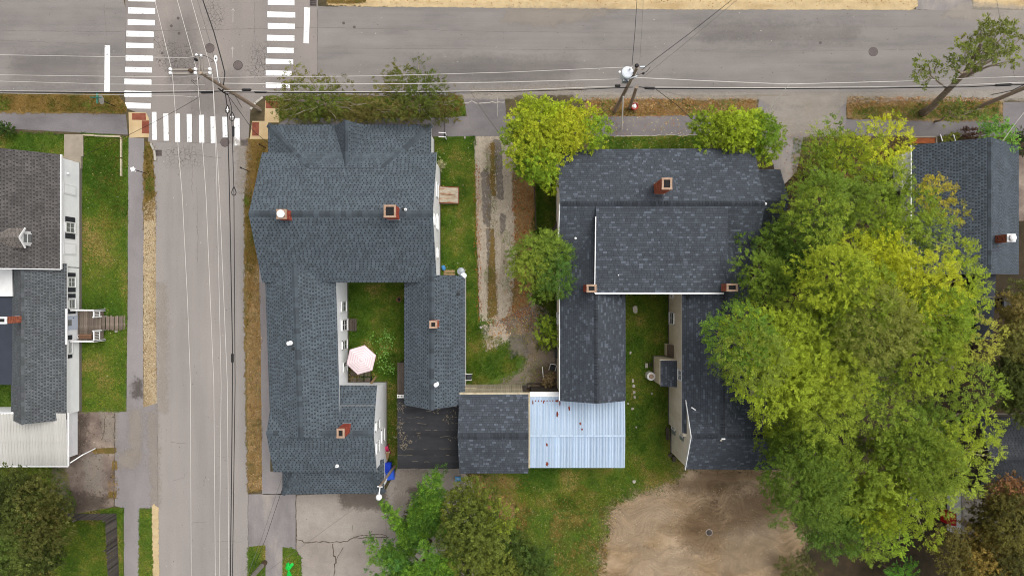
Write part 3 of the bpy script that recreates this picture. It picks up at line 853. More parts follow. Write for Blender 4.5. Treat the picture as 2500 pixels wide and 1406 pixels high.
for i, (q, mm) in enumerate([([(1250, 800), (1290, 780), (1310, 820), (1270, 850)], 'dirt_pale'), ([(1290, 850), (1340, 830), (1350, 890), (1300, 900)], 'dirt_pale'), ([(1300, 905), (1360, 890), (1362, 945), (1300, 945)], 'dirt_dark'), ([(1240, 830), (1275, 825), (1285, 860), (1250, 870)], 'tar'), ([(1300, 770), (1340, 770), (1330, 800), (1300, 800)], 'tar'), ([(1180, 800), (1230, 790), (1240, 830), (1190, 850)], 'gravel')]):
    soft('yard_patch', q, Z4 + 0.0005 + 0.001 * i, mm, 0.5, cat='yard')
for i, q in enumerate([[(1198, 560), (1204, 560), (1212, 770), (1192, 776)], [(1198, 350), (1206, 350), (1208, 480), (1200, 480)]]):
    soft('track_weeds', q, Z5 + 0.001 * i, 'lawn_dry', 0.25, cat='weeds')
# roads
sheet('road', [(-3000, -40), (300, -8), (306, 20), (306, 228), (-3000, 224)], Z2, 'road_new', label='west end of the main street', cat='road')
sheet('road', [(776, 16), (1200, 18), (2236, 24), (2560, 26), (5600, 40), (5600, 242), (2560, 240), (1860, 232), (1500, 232), (1130, 234), (776, 234)], Z2, 'road_new', 0.06, label='main street with the round manhole cover', cat='road')
sheet('road', [(306, -3000), (780, -3000), (776, 16), (776, 236), (640, 236), (612, 262), (606, 352), (362, 346), (356, 284), (306, 264)], Z2, 'road_old', label='pinkish asphalt intersection with crosswalks', cat='road')
sheet('road', [(362, 346), (606, 352), (600, 480), (602, 700), (606, 1200), (606, 4000), (386, 4000), (384, 1100), (380, 700), (376, 420)], Z2, 'road_side', 0.03, label='pale side street running down past the white house', cat='road')
# sidewalks, aprons, pads
sheet('sidewalk', [(-3000, 270), (0, 273), (308, 280), (312, 322), (312, 330), (0, 314), (-3000, 310)], Z3, 'walk', 0.03, label='grey asphalt sidewalk in front of white house', cat='sidewalk')
sheet('sidewalk', [(314, 336), (352, 338), (352, 500), (349, 760), (350, 990), (386, 984), (386, 1240), (341, 1240), (338, 4000), (300, 4000), (303, 1240), (280, 1234), (282, 1006), (309, 1004), (312, 700)], Z3, 'walk_pale', 0.02, label='asphalt sidewalk and drive apron beside side street', cat='sidewalk')
sheet('driveway', [(166, 1004), (282, 1005), (281, 1120), (278, 1236), (170, 1258), (120, 1240), (130, 1100)], Z4, 'pad', 0.05, label='stained concrete parking pad by the cream metal roof', cat='driveway')
sheet('sidewalk', [(632, 600), (655, 600), (660, 1000), (660, 1150), (700, 1150), (700, 1206), (640, 1206), (640, 1160), (636, 800)], Z4, 'walk_pale', 0.03, label='narrow concrete path along west wall of the corner house', cat='path')
sheet('driveway', [(606, 1206), (722, 1204), (722, 1340), (690, 1334), (688, 1700), (650, 1700), (648, 1330), (606, 1334)], Z4, 'apron', 0.02, label='smooth grey driveway apron', cat='driveway')
sheet('driveway', [(723, 1208), (940, 1200), (970, 1142), (1120, 1140), (1180, 1200), (1180, 1700), (739, 1700), (735, 1362), (723, 1340)], Z3, 'cpad', 0.03, label='cracked concrete parking area behind corner house', cat='driveway')
sheet('sidewalk', [(700, 288), (1086, 288), (1086, 334), (640, 334)], Z4, 'walk', 0.03, label='shaded sidewalk in front of the corner house', cat='sidewalk')
sheet('driveway', [(1132, 232), (1232, 232), (1240, 332), (1084, 334), (1086, 288), (1140, 284)], Z4, 'walk', 0.05, label='dark asphalt apron of the gravel drive', cat='driveway')
sheet('sidewalk', [(1230, 284), (1440, 286), (1850, 280), (1850, 328), (1690, 330), (1480, 334), (1238, 334)], Z5, 'walk', 0.03, label='dark sidewalk past the transformer pole', cat='sidewalk')
sheet('driveway', [(1850, 234), (2066, 234), (2066, 300), (2060, 334), (1960, 334), (1945, 420), (1900, 460), (1890, 400), (1850, 330)], Z4, 'apron', 0.1, label='sandy driveway between two yellow green trees', cat='driveway')
sheet('sidewalk', [(2060, 292), (2240, 292), (2448, 294), (2448, 250), (2560, 250), (5600, 260), (5600, 340), (2560, 334), (2060, 332)], Z3, 'walk', 0.04, label='sidewalk in front of the right hand house', cat='sidewalk')
sheet('driveway', [(2236, -300), (2372, -300), (2372, 26), (2236, 24)], Z3, 'apron', 0.06, label='drive opening on far side of main street', cat='driveway')
sheet('driveway', [(2470, 380), (2700, 380), (2700, 540), (2478, 540)], Z3, 'pad', 0.05, label='brown paved strip beside right hand house', cat='driveway')
# sandy edges
soft('sand_bank', [(778, -200), (2236, -200), (2240, 18), (2222, 25), (1700, 23), (1200, 20), (800, 14)], Z4, 'sand', 0.09, label='pale sand bank across the main street', cat='sand')
soft('sand_bank', [(2374, -200), (3000, -200), (3000, 26), (2560, 25), (2376, 16)], Z4, 'sand', 0.15, label='sandy bank at the top right corner', cat='sand')
soft('sand_drift', [(1400, 226), (1860, 228), (2070, 228), (2520, 222), (2520, 244), (2070, 248), (2050, 262), (1880, 262), (1860, 242), (1400, 242)], Z5, 'dust', 0.25, label='drifted sand along the right gutter', cat='sand')
soft('sand_drift', [(1130, 232), (1260, 232), (1250, 242), (1130, 242)], Z5 + 0.002, 'dust', 0.15, cat='sand', label='drifted sand at the gravel drive mouth')
soft('sand_drift', [(2350, 8), (2520, 20), (2520, 62), (2400, 50), (2300, 40)], Z5, 'dust', 0.4, cat='sand', label='pale sand spread near the top right drive')
soft('sand_drift', [(372, 1230), (387, 1240), (388, 1500), (376, 1500)], Z5, 'sand', 0.12, cat='sand', label='sandy gutter edge near the grey fence')
soft('sand_drift', [(1870, 270), (2040, 260), (2060, 320), (1940, 330), (1880, 320)], Z5 + .002, 'dust', 0.5, cat='sand', label='dusty patch on the sandy driveway')
soft('weed_bank', [(790, -60), (900, -60), (890, 8), (800, 8)], Z5, 'lawn_dry', 0.2, cat='grass bank', label='dry weeds at top of the main street')
# weeds in the parking pad
for q in ([(222, 1096), (285, 1092), (285, 1106), (230, 1106)], [(274, 1124), (286, 1124), (286, 1146), (274, 1146)], [(266, 1200), (284, 1200), (284, 1216), (266, 1214)]):
    soft('weed_patch', q, Z5, 'lawn_dry', 0.12, cat='weeds', label=None)

for i, q in enumerate([[(415, 112), (470, 105), (475, 160), (430, 175)], [(612, 112), (655, 105), (660, 175), (615, 180)], [(600, 170), (640, 160), (645, 200)], [(400, 365), (480, 355), (490, 410), (410, 405)], [(380, 85), (420, 110), (425, 190), (385, 160)], [(510, 0), (545, 20), (540, 70), (505, 60)]]):
    soft('crazed_asphalt', q, 0.0135 + 0.0003 * i, 'web', 0.5, cat='cracks')
for i, q in enumerate([[(410, 60), (470, 40), (480, 180), (420, 200)], [(480, 200), (580, 180), (590, 270), (480, 270)], [(1000, 140), (1400, 150), (1380, 200), (1020, 190)], [(1700, 60), (2100, 70), (2080, 100), (1720, 95)], [(40, 130), (240, 150), (230, 210), (30, 200)], [(330, 935), (345, 935), (345, 965), (330, 965)]]):
    soft('road_stain', q, 0.0145 + 0.0003 * i, 'stain', 0.8, cat='stain')
for i, (q, mm) in enumerate([([(205, 1120), (245, 1110), (250, 1200), (210, 1190)], 'pale_stain'), ([(250, 1010), (282, 1010), (280, 1080), (258, 1070)], 'pale_stain'), ([(175, 1015), (215, 1015), (205, 1080), (180, 1090)], 'dark_stain'), ([(170, 1200), (260, 1215), (250, 1240), (165, 1245)], 'dark_stain'),
                             ([(322, 1000), (345, 1000), (340, 1130), (318, 1120)], 'pale_stain'), ([(366, 1010), (382, 1010), (384, 1230), (372, 1230)], 'pale_stain'), ([(290, 1110), (330, 1100), (325, 1140), (290, 1140)], 'pale_stain'), ([(330, 930), (344, 930), (344, 965), (330, 965)], 'dark_stain'),
                             ([(830, 1205), (940, 1200), (935, 1240), (840, 1235)], 'dark_stain'), ([(980, 1150), (1040, 1150), (1030, 1230), (960, 1240)], 'pale_stain'), ([(1000, 1195), (1030, 1190), (1035, 1220), (1005, 1220)], 'dark_stain'), ([(1880, 300), (1930, 290), (1940, 330), (1890, 340)], 'pale_stain'),
                             ([(1960, 255), (1985, 250), (1995, 330), (1965, 330)], 'pale_stain'), ([(1250, 25), (1500, 25), (1350, 60), (1230, 50)], 'pale_stain'), ([(1150, 232), (1420, 228), (1420, 215), (1150, 222)], 'pale_stain'), ([(580, 345), (604, 350), (602, 470), (590, 470)], 'pale_stain'), ([(388, 700), (402, 700), (404, 1000), (390, 1000)], 'pale_stain')]):
    soft('surface_stain', q, 0.0202 + 0.0002 * i, mm, 0.6, cat='stain')
# corner ramps with rusted tactile plates
sheet('curb_ramp', [(314, 274), (357, 276), (364, 290), (364, 336), (316, 337)], Z5, 'sand_tan', 0.01, label='tan concrete curb ramp at left crosswalk corner', cat='curb ramp', thick=0.012)
sheet('curb_ramp', [(648, 246), (682, 246), (682, 300), (655, 300), (655, 340), (610, 340), (616, 296), (646, 296)], Z5, 'sand_tan', 0.01, label='tan concrete curb ramp under the sparse tree', cat='curb ramp', thick=0.012)
for nm, q, lb in [(0, [(323, 277), (356, 277), (357, 294), (323, 293)], 'wide rusty tactile plate at left corner'), (1, [(347, 295), (364, 295), (364, 327), (347, 326)], 'tall rusty tactile plate beside the lower crosswalk'),
                  (2, [(616, 299), (633, 299), (632, 332), (616, 332)], 'rusty tactile plate by the corner house'), (3, [(649, 246), (681, 248), (681, 265), (649, 265)], 'rusty tactile plate under sparse tree')]:
    t = thing('tactile_plate', lb, 'tactile plate', P(*q[0], Z5))
    mb = MB(); mb.slab([(P(a, b).x, P(a, b).y, 0.034) for a, b in q], 0.012, 0, 0)
    mb.build('plate', 'rust_plate', t)
    dm = MB()
    x0, y0 = P(*q[0]).x, P(*q[0]).y; x1, y1 = P(*q[2]).x, P(*q[2]).y
    for i in range(int(abs(x1 - x0) / 0.07)):
        for j in range(int(abs(y1 - y0) / 0.07)):
            dm.box((x0 + 0.04 + i * 0.07, y1 + 0.04 + j * 0.07, 0.037), (0.03, 0.03, 0.008))
    dm.build('domes', 'rust_plate', t, kind='stuff')
# granite kerb stones round the right corner
for k, (a, b) in enumerate([((612, 268), (624, 252)), ((625, 251), (642, 238)), ((368, 350), (376, 366)), ((377, 367), (380, 392))]):
    mb = MB(); mb.bar(P(*a, 0.03), P(*b, 0.03), 0.16, 0.12)
    tag(mb.build('kerb_stone', 'stone'), ['kerb stone nearest to the big pole, right corner', 'kerb stone under the sparse tree, right corner', 'kerb stone just above the left storm drain', 'kerb stone beside the left storm drain'][k], 'kerb stone', 'granite kerb stones')

# painted markings
def mark(q, lb, mat='paint', cat='road marking', grp=None, nm='crosswalk_bar'):
    o = sheet(nm, q, 0.016, mat, 0.008, label=lb, cat=cat, seed=rnd.randrange(99))
    if grp: o['group'] = grp
ords = ['topmost', 'second', 'third', 'fourth', 'fifth', 'sixth', 'seventh', 'eighth', 'ninth', 'tenth']
LB = [(314, 380, -8, 4), (313, 379, 19, 34), (312, 378, 48, 62), (309, 376, 76, 90), (308, 375, 105, 118), (307, 374, 135, 149), (306, 371, 164, 177), (304, 370, 193, 207), (304, 370, 222, 237), (306, 368, 251, 265)]
for k, (x0, x1, y0, y1) in enumerate(LB):
    mark([(x0, y0), (x1, y0 + 2), (x1, y1 + 1), (x0, y1)], '%s bar from the top of the left crosswalk' % ords[k], grp='left crosswalk bars')
RB = [(654, 719, -1, 13), (653, 721, 29, 43), (654, 720, 57, 71), (652, 719, 86, 100), (652, 717, 116, 130), (649, 716, 144, 157), (649, 712, 172, 185), (649, 708, 202, 215)]
for k, (x0, x1, y0, y1) in enumerate(RB):
    mark([(x0, y0), (x1, y0 + 2), (x1, y1 + 1), (x0, y1)], '%s bar from the top of the right crosswalk' % ords[k], grp='right crosswalk bars')
BB = [(371, 382, 274, 342), (399, 411, 278, 344), (427, 439, 278, 347), (456, 468, 279, 347), (486, 498, 281, 349), (514, 526, 285, 350), (543, 555, 286, 336), (572, 585, 289, 356)]
for k, (x0, x1, y0, y1) in enumerate(BB):
    mark([(x0, y0), (x1, y0), (x1 + 1, y1), (x0 + 1, y1)], '%s bar from the left in the lower crosswalk' % ['first'] [0] if k == 0 else '%s bar from the left in the lower crosswalk' % ords[k], grp='lower crosswalk bars')
mark([(256, 112), (269, 112), (268, 227), (255, 227)], 'long stop line left of the left crosswalk', nm='stop_line')
mark([(743, 19), (757, 20), (754, 107), (741, 106)], 'short stop line right of the right crosswalk', nm='stop_line')
for (x, y0, y1, lb) in [(569, 22, 55, 'faint upper arrow between the crosswalks'), (568, 115, 142, 'faint lower arrow between the crosswalks')]:
    mb = MB()
    for q in ([(x - .6, y0), (x + .9, y0), (x + .6, y1), (x - .9, y1)], [(x, y0 - 1), (x + 4.5, y0 + 5), (x + 3.5, y0 + 6), (x - .5, y0 + 1)], [(x, y0 - 1), (x + .5, y0 + 1), (x - 3.5, y0 + 6), (x - 4.5, y0 + 5)]):
        mb.add([tuple(P(a, b, 0.0)[:2]) + (0.016 + 0.0006 * len(mb.f),) for a, b in q][::-1], [(0, 1, 2, 3)])
    tag(mb.build('road_arrow', 'paint_worn'), lb, 'road marking', None, 'structure')

# cracks and seams: thin dark strips
def crack(pts, w, lb, mat='crack', z=0.0175, wob=0.08, seed=1, nm='pavement_crack', step=0.25, par=None):
    rg = np.random.default_rng(seed)
    wp = [P(a, b) for a, b in pts]
    fine = []
    for i in range(len(wp) - 1):
        k = max(1, int((wp[i + 1] - wp[i]).length / step))
        for j in range(k): fine.append(wp[i].lerp(wp[i + 1], j / k) + Vector((rg.normal(0, wob), rg.normal(0, wob), 0)))
    fine.append(wp[-1])
    mb = par or MB()
    for i in range(len(fine) - 1):
        d = (fine[i + 1] - fine[i]).normalized(); s = Vector((-d.y, d.x, 0))
        wa = w * rg.uniform(0.4, 1.5) / 2; wb = w * rg.uniform(0.4, 1.5) / 2
        a, b = fine[i] - d * 0.01, fine[i + 1] + d * 0.01
        zz = z + 0.0001 * (i % 2)
        mb.add([(a - s * wa).to_tuple()[:2] + (zz,), (b - s * wb).to_tuple()[:2] + (zz,), (b + s * wb).to_tuple()[:2] + (zz,), (a + s * wa).to_tuple()[:2] + (zz,)], [(0, 1, 2, 3)])
    return mb
def cracks(nm, lb, lst, mat):
    mb = MB()
    for i, (pts, w, wob, z) in enumerate(lst): crack(pts, w, '', par=mb, wob=wob, seed=i + 3, z=z + 0.0003 * i)
    tag(mb.build(nm, mat), lb, 'pavement cracks', None, 'stuff')
cracks('pavement_cracks', 'dark seams and cracks across the main street', [
    ([(0, 76), (300, 78), (620, 71), (776, 68)], 0.03, 0.015, 0.0125), ([(776, 68), (980, 72), (1200, 78), (1500, 80)], 0.02, 0.015, 0.0125), ([(308, 10), (307, 120), (305, 225)], 0.03, 0.01, 0.0125),
    ([(776, 20), (775, 120), (776, 225)], 0.03, 0.01, 0.0125), ([(776, 118), (1100, 120), (1300, 122), (2100, 124), (2300, 120)], 0.018, 0.01, 0.0125), ([(0, 100), (180, 106), (260, 108)], 0.02, 0.02, 0.0125),
    ([(378, 92), (396, 130), (410, 170), (418, 200)], 0.04, 0.1, 0.0125), ([(410, 140), (440, 122), (465, 135), (470, 160)], 0.025, 0.1, 0.0125), ([(466, 140), (468, 220), (470, 480)], 0.02, 0.05, 0.0125),
    ([(420, 380), (455, 375), (480, 380), (540, 385)], 0.03, 0.05, 0.0125), ([(620, 115), (635, 140), (645, 170)], 0.02, 0.12, 0.0125), ([(614, 140), (630, 132), (648, 120)], 0.02, 0.12, 0.0125), ([(625, 160), (628, 130), (622, 118)], 0.02, 0.12, 0.0125),
    ([(620, 0), (622, 70), (623, 110)], 0.02, 0.02, 0.0125), ([(254, 10), (259, 60), (259, 110)], 0.02, 0.02, 0.0125), ([(520, 10), (525, 45), (514, 60)], 0.02, 0.05, 0.0125), ([(480, 460), (484, 560), (482, 640)], 0.02, 0.03, 0.0125),
    ([(384, 1060), (385, 1150), (386, 1260), (386, 1400)], 0.05, 0.02, 0.0125), ([(418, 1080), (452, 1081)], 0.02, 0.03, 0.0125), ([(460, 1150), (440, 1170), (425, 1172)], 0.02, 0.05, 0.0125), ([(530, 1112), (560, 1113)], 0.02, 0.03, 0.0125), ([(466, 1280), (475, 1274), (505, 1273)], 0.02, 0.04, 0.0125), ([(530, 1320), (590, 1322)], 0.02, 0.03, 0.0125),
    ([(606, 1180), (606, 1300), (606, 1340)], 0.04, 0.015, 0.0225)], 'crack_soft')
cracks('pavement_cracks', 'rough brown cracks in the concrete parking area', [
    ([(723, 1205), (723, 1270), (724, 1310), (723, 1340)], 0.06, 0.02, 0.0235), ([(724, 1316), (745, 1324), (790, 1324), (830, 1320), (880, 1312), (950, 1310)], 0.07, 0.06, 0.0185), ([(814, 1324), (812, 1345), (820, 1370), (815, 1406)], 0.09, 0.07, 0.0185),
    ([(860, 1312), (910, 1304), (945, 1308)], 0.05, 0.06, 0.0185), ([(838, 1336), (828, 1352), (820, 1370)], 0.05, 0.05, 0.0185), ([(861, 1280), (862, 1296)], 0.03, 0.02, 0.0185), ([(942, 1268), (943, 1310)], 0.02, 0.01, 0.0185),
    ([(196, 1010), (198, 1060), (196, 1090)], 0.05, 0.03, 0.0235), ([(256, 1010), (254, 1050), (250, 1070)], 0.04, 0.05, 0.0235), ([(280, 1010), (280, 1100), (279, 1160), (278, 1232)], 0.05, 0.03, 0.0235)], 'crack')
cracks('pavement_cracks', 'pale joint lines across sidewalks and aprons', [
    ([(1120, 252), (1170, 252), (1232, 250)], 0.06, 0.05, 0.0235), ([(1770, 330), (1640, 330), (1500, 334)], 0.05, 0.03, 0.03), ([(1215, 237), (1215, 285)], 0.03, 0.01, 0.0235)], 'stone')

# manhole covers, valve lids, storm drains, catch basin
def cover(x, y, r, lb, z=0.014, mat='iron', kind_='manhole_cover'):
    t = thing(kind_, lb, 'manhole cover', P(x, y, z))
    mb = MB(); mb.lathe(P(x, y, z), [(r, -0.005), (r, 0.004), (r * 0.93, 0.006)], 28); mb.build('rim', 'iron_dark', t)
    mb = MB(); mb.lathe(P(x, y, z), [(r * 0.9, -0.003), (r * 0.9, 0.009)], 28)
    mb.build('lid', mat, t)
    mb = MB()
    for i in range(-3, 4):
        w = math.sqrt(max(0.0, 1 - (i / 4) ** 2)) * r * 1.5
        mb.box(P(x, y, z) + Vector((0, i * r * 0.22, 0.011)), (w, r * 0.05, 0.006))
    mb.build('ribs', 'iron_dark', t, kind='stuff')
cover(512, 118, 0.38, 'manhole cover nearest to crossarm pole')
cover(581, 160, 0.38, 'manhole cover between lower arrow and right crosswalk')
cover(549, 348, 0.36, 'manhole cover touching the lower crosswalk')
cover(2132, 127, 0.37, 'manhole cover on right half of main street')
for x, y, lb in [(435, 45, 'small valve lid, upper of three near left crosswalk'), (418, 64, 'small valve lid, left of three near left crosswalk'), (437, 82, 'small valve lid, lower of three near left crosswalk'), (396, 130, 'small valve lid beside the left crosswalk bars'),
                 (839, 57, 'small round valve lid, left one on main street'), (865, 67, 'small round valve lid, right one on main street'), (2003, 105, 'small dark valve lid left of the big right manhole')]:
    cover(x, y, 0.11, lb, kind_='valve_lid')
def drain(x, y, w, h, lb):
    t = thing('storm_drain', lb, 'storm drain', P(x, y, 0.01))
    c = P(x, y, 0.0)
    mb = MB(); mb.box(c + Vector((0, 0, 0.012)), (w, h, 0.012)); mb.build('pit', 'black', t)  # flat plate painted black for the shade below the grate
    mb = MB()
    for s_ in (-1, 1):
        mb.box(c + Vector((s_ * w / 2, 0, 0.024)), (0.04, h + 0.04, 0.03)); mb.box(c + Vector((0, s_ * h / 2, 0.0245)), (w - 0.04, 0.04, 0.03))
    mb.build('frame', 'iron', t)
    mb = MB()
    for i in range(1, 6): mb.box(c + Vector((-w / 2 + i * w / 6, 0, 0.026)), (0.026, h - 0.04, 0.02))
    for i in range(1, 4): mb.box(c + Vector((0, -h / 2 + i * h / 4, 0.030)), (w - 0.04, 0.026, 0.02))
    mb.build('grate', 'iron', t)
drain(387, 374, 0.52, 0.46, 'square storm drain beside narrow dry verge')
drain(597, 349, 0.5, 0.44, 'square storm drain by the corner house curb ramp')
drain(765, 5, 0.5, 0.7, 'storm drain at top edge near the right stop line')
t = thing('catch_basin', 'round grate of a catch basin in the dirt lot', 'storm drain', P(1731, 1299, 0.03))
c = P(1731, 1299, 0.0)
mb = MB(); mb.lathe(c, [(0.27, 0.02), (0.27, 0.045), (0.23, 0.047)], 24); mb.build('rim', 'stone', t)
mb = MB(); mb.lathe(c, [(0.23, 0.03), (0.23, 0.049)], 24); mb.build('pit', 'black', t)  # solid disc blackened to look like a shaded hollow
mb = MB()
for i in range(-2, 3):
    w = 0.44 * math.sqrt(1 - (i / 3.2) ** 2)
    mb.box(c + Vector((i * 0.085, 0, 0.055)), (0.022, w, 0.016)); mb.box(c + Vector((0, i * 0.085, 0.0555)), (w, 0.022, 0.016))
mb.build('grate', 'iron', t)

# ---- blades of grass, fallen leaves, grit
GR = [A(62, 94, 24, 1.0), A(90, 116, 34, 1.0), A(118, 130, 46, 1.0), A(140, 130, 62, 1.0), A(162, 142, 84, 1.0)]
DRY = [A(78, 84, 28, 0.85), A(112, 98, 40, 0.85), A(140, 112, 56, 0.85), A(164, 132, 78, 0.85)]
LIT = [A(146, 84, 42, 0.9), A(170, 116, 64, 0.9), A(118, 72, 40, 0.9), A(190, 152, 92, 0.9), A(186, 164, 126, 0.9)]
YL = [A(210, 190, 90), A(222, 206, 150), A(190, 170, 60), A(226, 220, 200)]
tufts('grass', 'green grass of the side lawn by the white house', [(200, 324), (314, 336), (310, 700), (306, 1004), (196, 1006)], 300, GR, [2.2, 3.2, 2.0, 1.0, 0.2], seed=1, psc=3.0)
tufts('dry_grass', 'sunburnt patch on the lawn by sidewalk corner', [(240, 345), (300, 340), (302, 560), (262, 560), (232, 430)], 110, DRY, [1, 2, 2, 1], seed=2, width=0.9)
tufts('grass', 'grass of the front strip left of white house', [(-60, 318), (312, 336), (300, 380), (-60, 372)], 260, GR, [2, 3, 2, .6, .1], seed=3)
tufts('grass', 'grass inside and around the grey fence', [(0, 1130), (160, 1140), (190, 1250), (300, 1240), (302, 1420), (0, 1420)], 260, GR, [1.5, 2.5, 3, 1.2, .3], seed=4)
tufts('grass', 'scrap of grass behind white house', [(-40, 936), (28, 936), (28, 1010), (-40, 1012)], 200, GR, [2, 2, 2, .5, .1], seed=5)
tufts('dry_grass', 'dry grass on the street sign verge', [(-60, 231), (285, 234), (306, 262), (302, 275), (-60, 272)], 300, [GR[1]] + DRY, [1, 1.3, 2, 2, .8], seed=6)
tufts('dry_grass', 'dry grass on the narrow verge by the storm drain', [(355, 346), (372, 354), (378, 470), (376, 540), (353, 540)], 260, [GR[1]] + DRY, [.5, 1.3, 2, 2, .8], seed=7)
tufts('grass', 'grass on the verge beside grey fence', [(342, 1246), (370, 1246), (374, 1420), (340, 1420)], 240, GR, [1, 2, 2, 1.5, .6], seed=8)
tufts('dry_grass', 'dry grass on the verge along the corner house', [(604, 345), (650, 345), (640, 560), (604, 800), (600, 480)], 280, [GR[1]] + DRY, [.4, 1.0, 2, 2, 1], seed=9)
tufts('dry_grass', 'sparse dry grass along the littered strip', [(604, 620), (634, 650), (640, 1195), (608, 1200)], 110, [GR[2]] + DRY, [.5, 1.2, 2, 2, 1.2], seed=10, hole=0.42)
tufts('grass', 'weeds on the verge below the two sparse trees', [(650, 240), (1130, 242), (1136, 282), (900, 290), (690, 290)], 260, GR + DRY[:2], [2, 2, 2, 1.5, 1, 1, .5], h=(0.06, 0.2), seed=11)
tufts('dry_grass', 'dry grass around the transformer pole', [(1440, 242), (1846, 244), (1844, 280), (1440, 284)], 170, [GR[1]] + DRY, [1.5, 1.2, 1.5, 1.6, 1], seed=12)
tufts('grass', 'green patch of verge beside the leaning tree', [(2080, 262), (2300, 252), (2440, 250), (2440, 292), (2200, 291), (2080, 286)], 240, GR, [2, 2, 2, 1, .4], seed=13)
tufts('dry_grass', 'dry edge of the leaning tree verge', [(2070, 238), (2440, 240), (2440, 262), (2070, 276)], 120, DRY, [1, 2, 2, 1], seed=14)
tufts('grass', 'grass at foot of pale pole', [(608, 1334), (648, 1330), (648, 1420), (608, 1420)], 280, GR, [1.5, 2, 2, 1.5, .5], seed=15, width=0.06)
tufts('grass', 'grass around green plastic sheet', [(692, 1336), (714, 1336), (732, 1362), (735, 1420), (690, 1420)], 280, GR, [2, 2.5, 2, 1, .3], seed=16, width=0.06)
tufts('grass', 'grass of the lawn beside the gravel drive', [(1062, 334), (1158, 336), (1164, 640), (1168, 950), (1120, 955), (1062, 690)], 300, GR, [2.5, 3, 2, .7, .1], seed=17)
tufts('grass', 'dark grass in the umbrella courtyard', [(848, 696), (990, 696), (990, 900), (966, 1150), (940, 1150), (935, 920), (850, 930)], 300, GR, [4, 3, 1.2, .4, 0.05], seed=18, h=(.05, .14))
tufts('grass', 'rank weeds in backyard beside board wall', [(1140, 780), (1195, 800), (1236, 830), (1272, 870), (1262, 900), (1180, 940), (1140, 940)], 240, GR, [2, 3, 2, 1, .5], seed=19, h=(.06, .2), width=.7)
tufts('grass', 'shaded grass in front of chimney house', [(1470, 336), (1720, 336), (1720, 370), (1470, 370)], 240, GR, [3, 2, 1.5, .7, .2], seed=20)
tufts('grass', 'back lawn grass between the wings of chimney house', [(1522, 712), (1642, 712), (1644, 1110), (1690, 1150), (1600, 1180), (1525, 1150)], 280, GR, [1.5, 3, 3, .9, .15], seed=21)
tufts('grass', 'grass below pale blue metal roof', [(1160, 1150), (1600, 1145), (1680, 1160), (1590, 1200), (1500, 1230), (1400, 1250), (1220, 1230)], 240, GR, [2, 2.5, 2.5, 1.2, .4], seed=22, width=.4)
tufts('dry_grass', 'yellow grass fading into the dirt lot', [(1230, 1200), (1540, 1190), (1490, 1270), (1470, 1420), (1330, 1420), (1260, 1290)], 170, [GR[1], GR[2]] + DRY, [2.0, 2, 2, 1.6, 1.2, .8], seed=23, width=.7, psc=1.0)
tufts('grass', 'weeds along the west wall of the chimney house', [(1302, 440), (1360, 440), (1360, 850), (1316, 850), (1300, 600)], 200, GR, [3, 3, 2, 1, .4], seed=24, h=(.06, .25), width=.4)
tufts('grass', 'moss and weeds in the crumbling yard', [(1230, 770), (1330, 770), (1360, 940), (1230, 940)], 70, GR, [1, 2, 2, 1.5, .6], seed=25, hole=.5, width=.6)
tufts('dry_grass', 'weeds between the wheel tracks of the gravel drive', [(1190, 345), (1214, 345), (1216, 780), (1186, 780)], 90, [GR[1]] + DRY, [1.5, 1, 1, 1, 1], seed=29, hole=.46, width=.4)
tufts('dry_grass', 'weeds along the right edge of the gravel drive', [(1232, 560), (1262, 560), (1262, 770), (1230, 780)], 80, [GR[1]] + DRY, [1.5, 1, 1, 1, 1], seed=30, hole=.45, width=.4)
tufts('dry_grass', 'weeds on the bank at top of main street', [(790, -20), (900, -20), (890, 6), (800, 8)], 160, [GR[1]] + DRY, [2, 1, 1, 1, 1], seed=26)
tufts('dry_grass', 'weeds sprouting in the parking pad', [(222, 1094), (286, 1092), (288, 1216), (266, 1214), (272, 1110)], 110, [GR[1]] + DRY, [2, 1, 1, 1, .3], seed=27, hole=.5)
tufts('grass', 'weeds along the sandy drive by chimney house', [(1935, 335), (2060, 330), (2210, 340), (2210, 470), (1930, 470)], 150, GR + DRY, [1, 1, 1, 1, 1, 1, 1, 1, 1], seed=28)
litter('fallen_leaves', 'brown leaves on the verge around the transformer pole', [(1430, 238), (1850, 240), (1850, 286), (1430, 288)], 2600, LIT, seed=1)
litter('fallen_leaves', 'rusty leaves along the gravel drive', [(1250, 420), (1308, 440), (1304, 620), (1290, 780), (1236, 770), (1256, 620)], 2600, LIT[:3], seed=2)
litter('fallen_leaves', 'rusty leaves along the left edge of gravel drive', [(1154, 400), (1172, 400), (1176, 790), (1164, 790)], 700, LIT[:3], seed=3, width=.2)
litter('fallen_leaves', 'brown leaves on the leaning tree verge', [(2068, 236), (2440, 238), (2440, 262), (2068, 282)], 2200, LIT, seed=4)
litter('fallen_leaves', 'pale leaves dropped on the sidewalk by yellow maple', [(1480, 286), (1720, 286), (1720, 370), (1480, 370)], 500, YL + LIT[:2], seed=5, width=2)
litter('fallen_leaves', 'orange leaves at the end of the gravel drive', [(1180, 780), (1330, 740), (1340, 800), (1200, 830)], 900, LIT, seed=6)
litter('fallen_leaves', 'yellow leaves strewn over the courtyard and side lawns', [(1062, 334), (1166, 336), (1172, 950), (1062, 690)], 260, YL, seed=7, width=3)
litter('fallen_leaves', 'yellow leaves strewn over white house lawn', [(200, 324), (314, 336), (306, 1004), (196, 1006)], 220, YL, seed=8, width=3)
litter('fallen_leaves', 'pale leaves on the grass beside dirt lot', [(1230, 1190), (1560, 1180), (1500, 1260), (1470, 1406), (1300, 1406)], 1500, YL[:2] + [A(160, 150, 90)], (0.05, 0.14), seed=9, width=1.2, aspect=0.35)
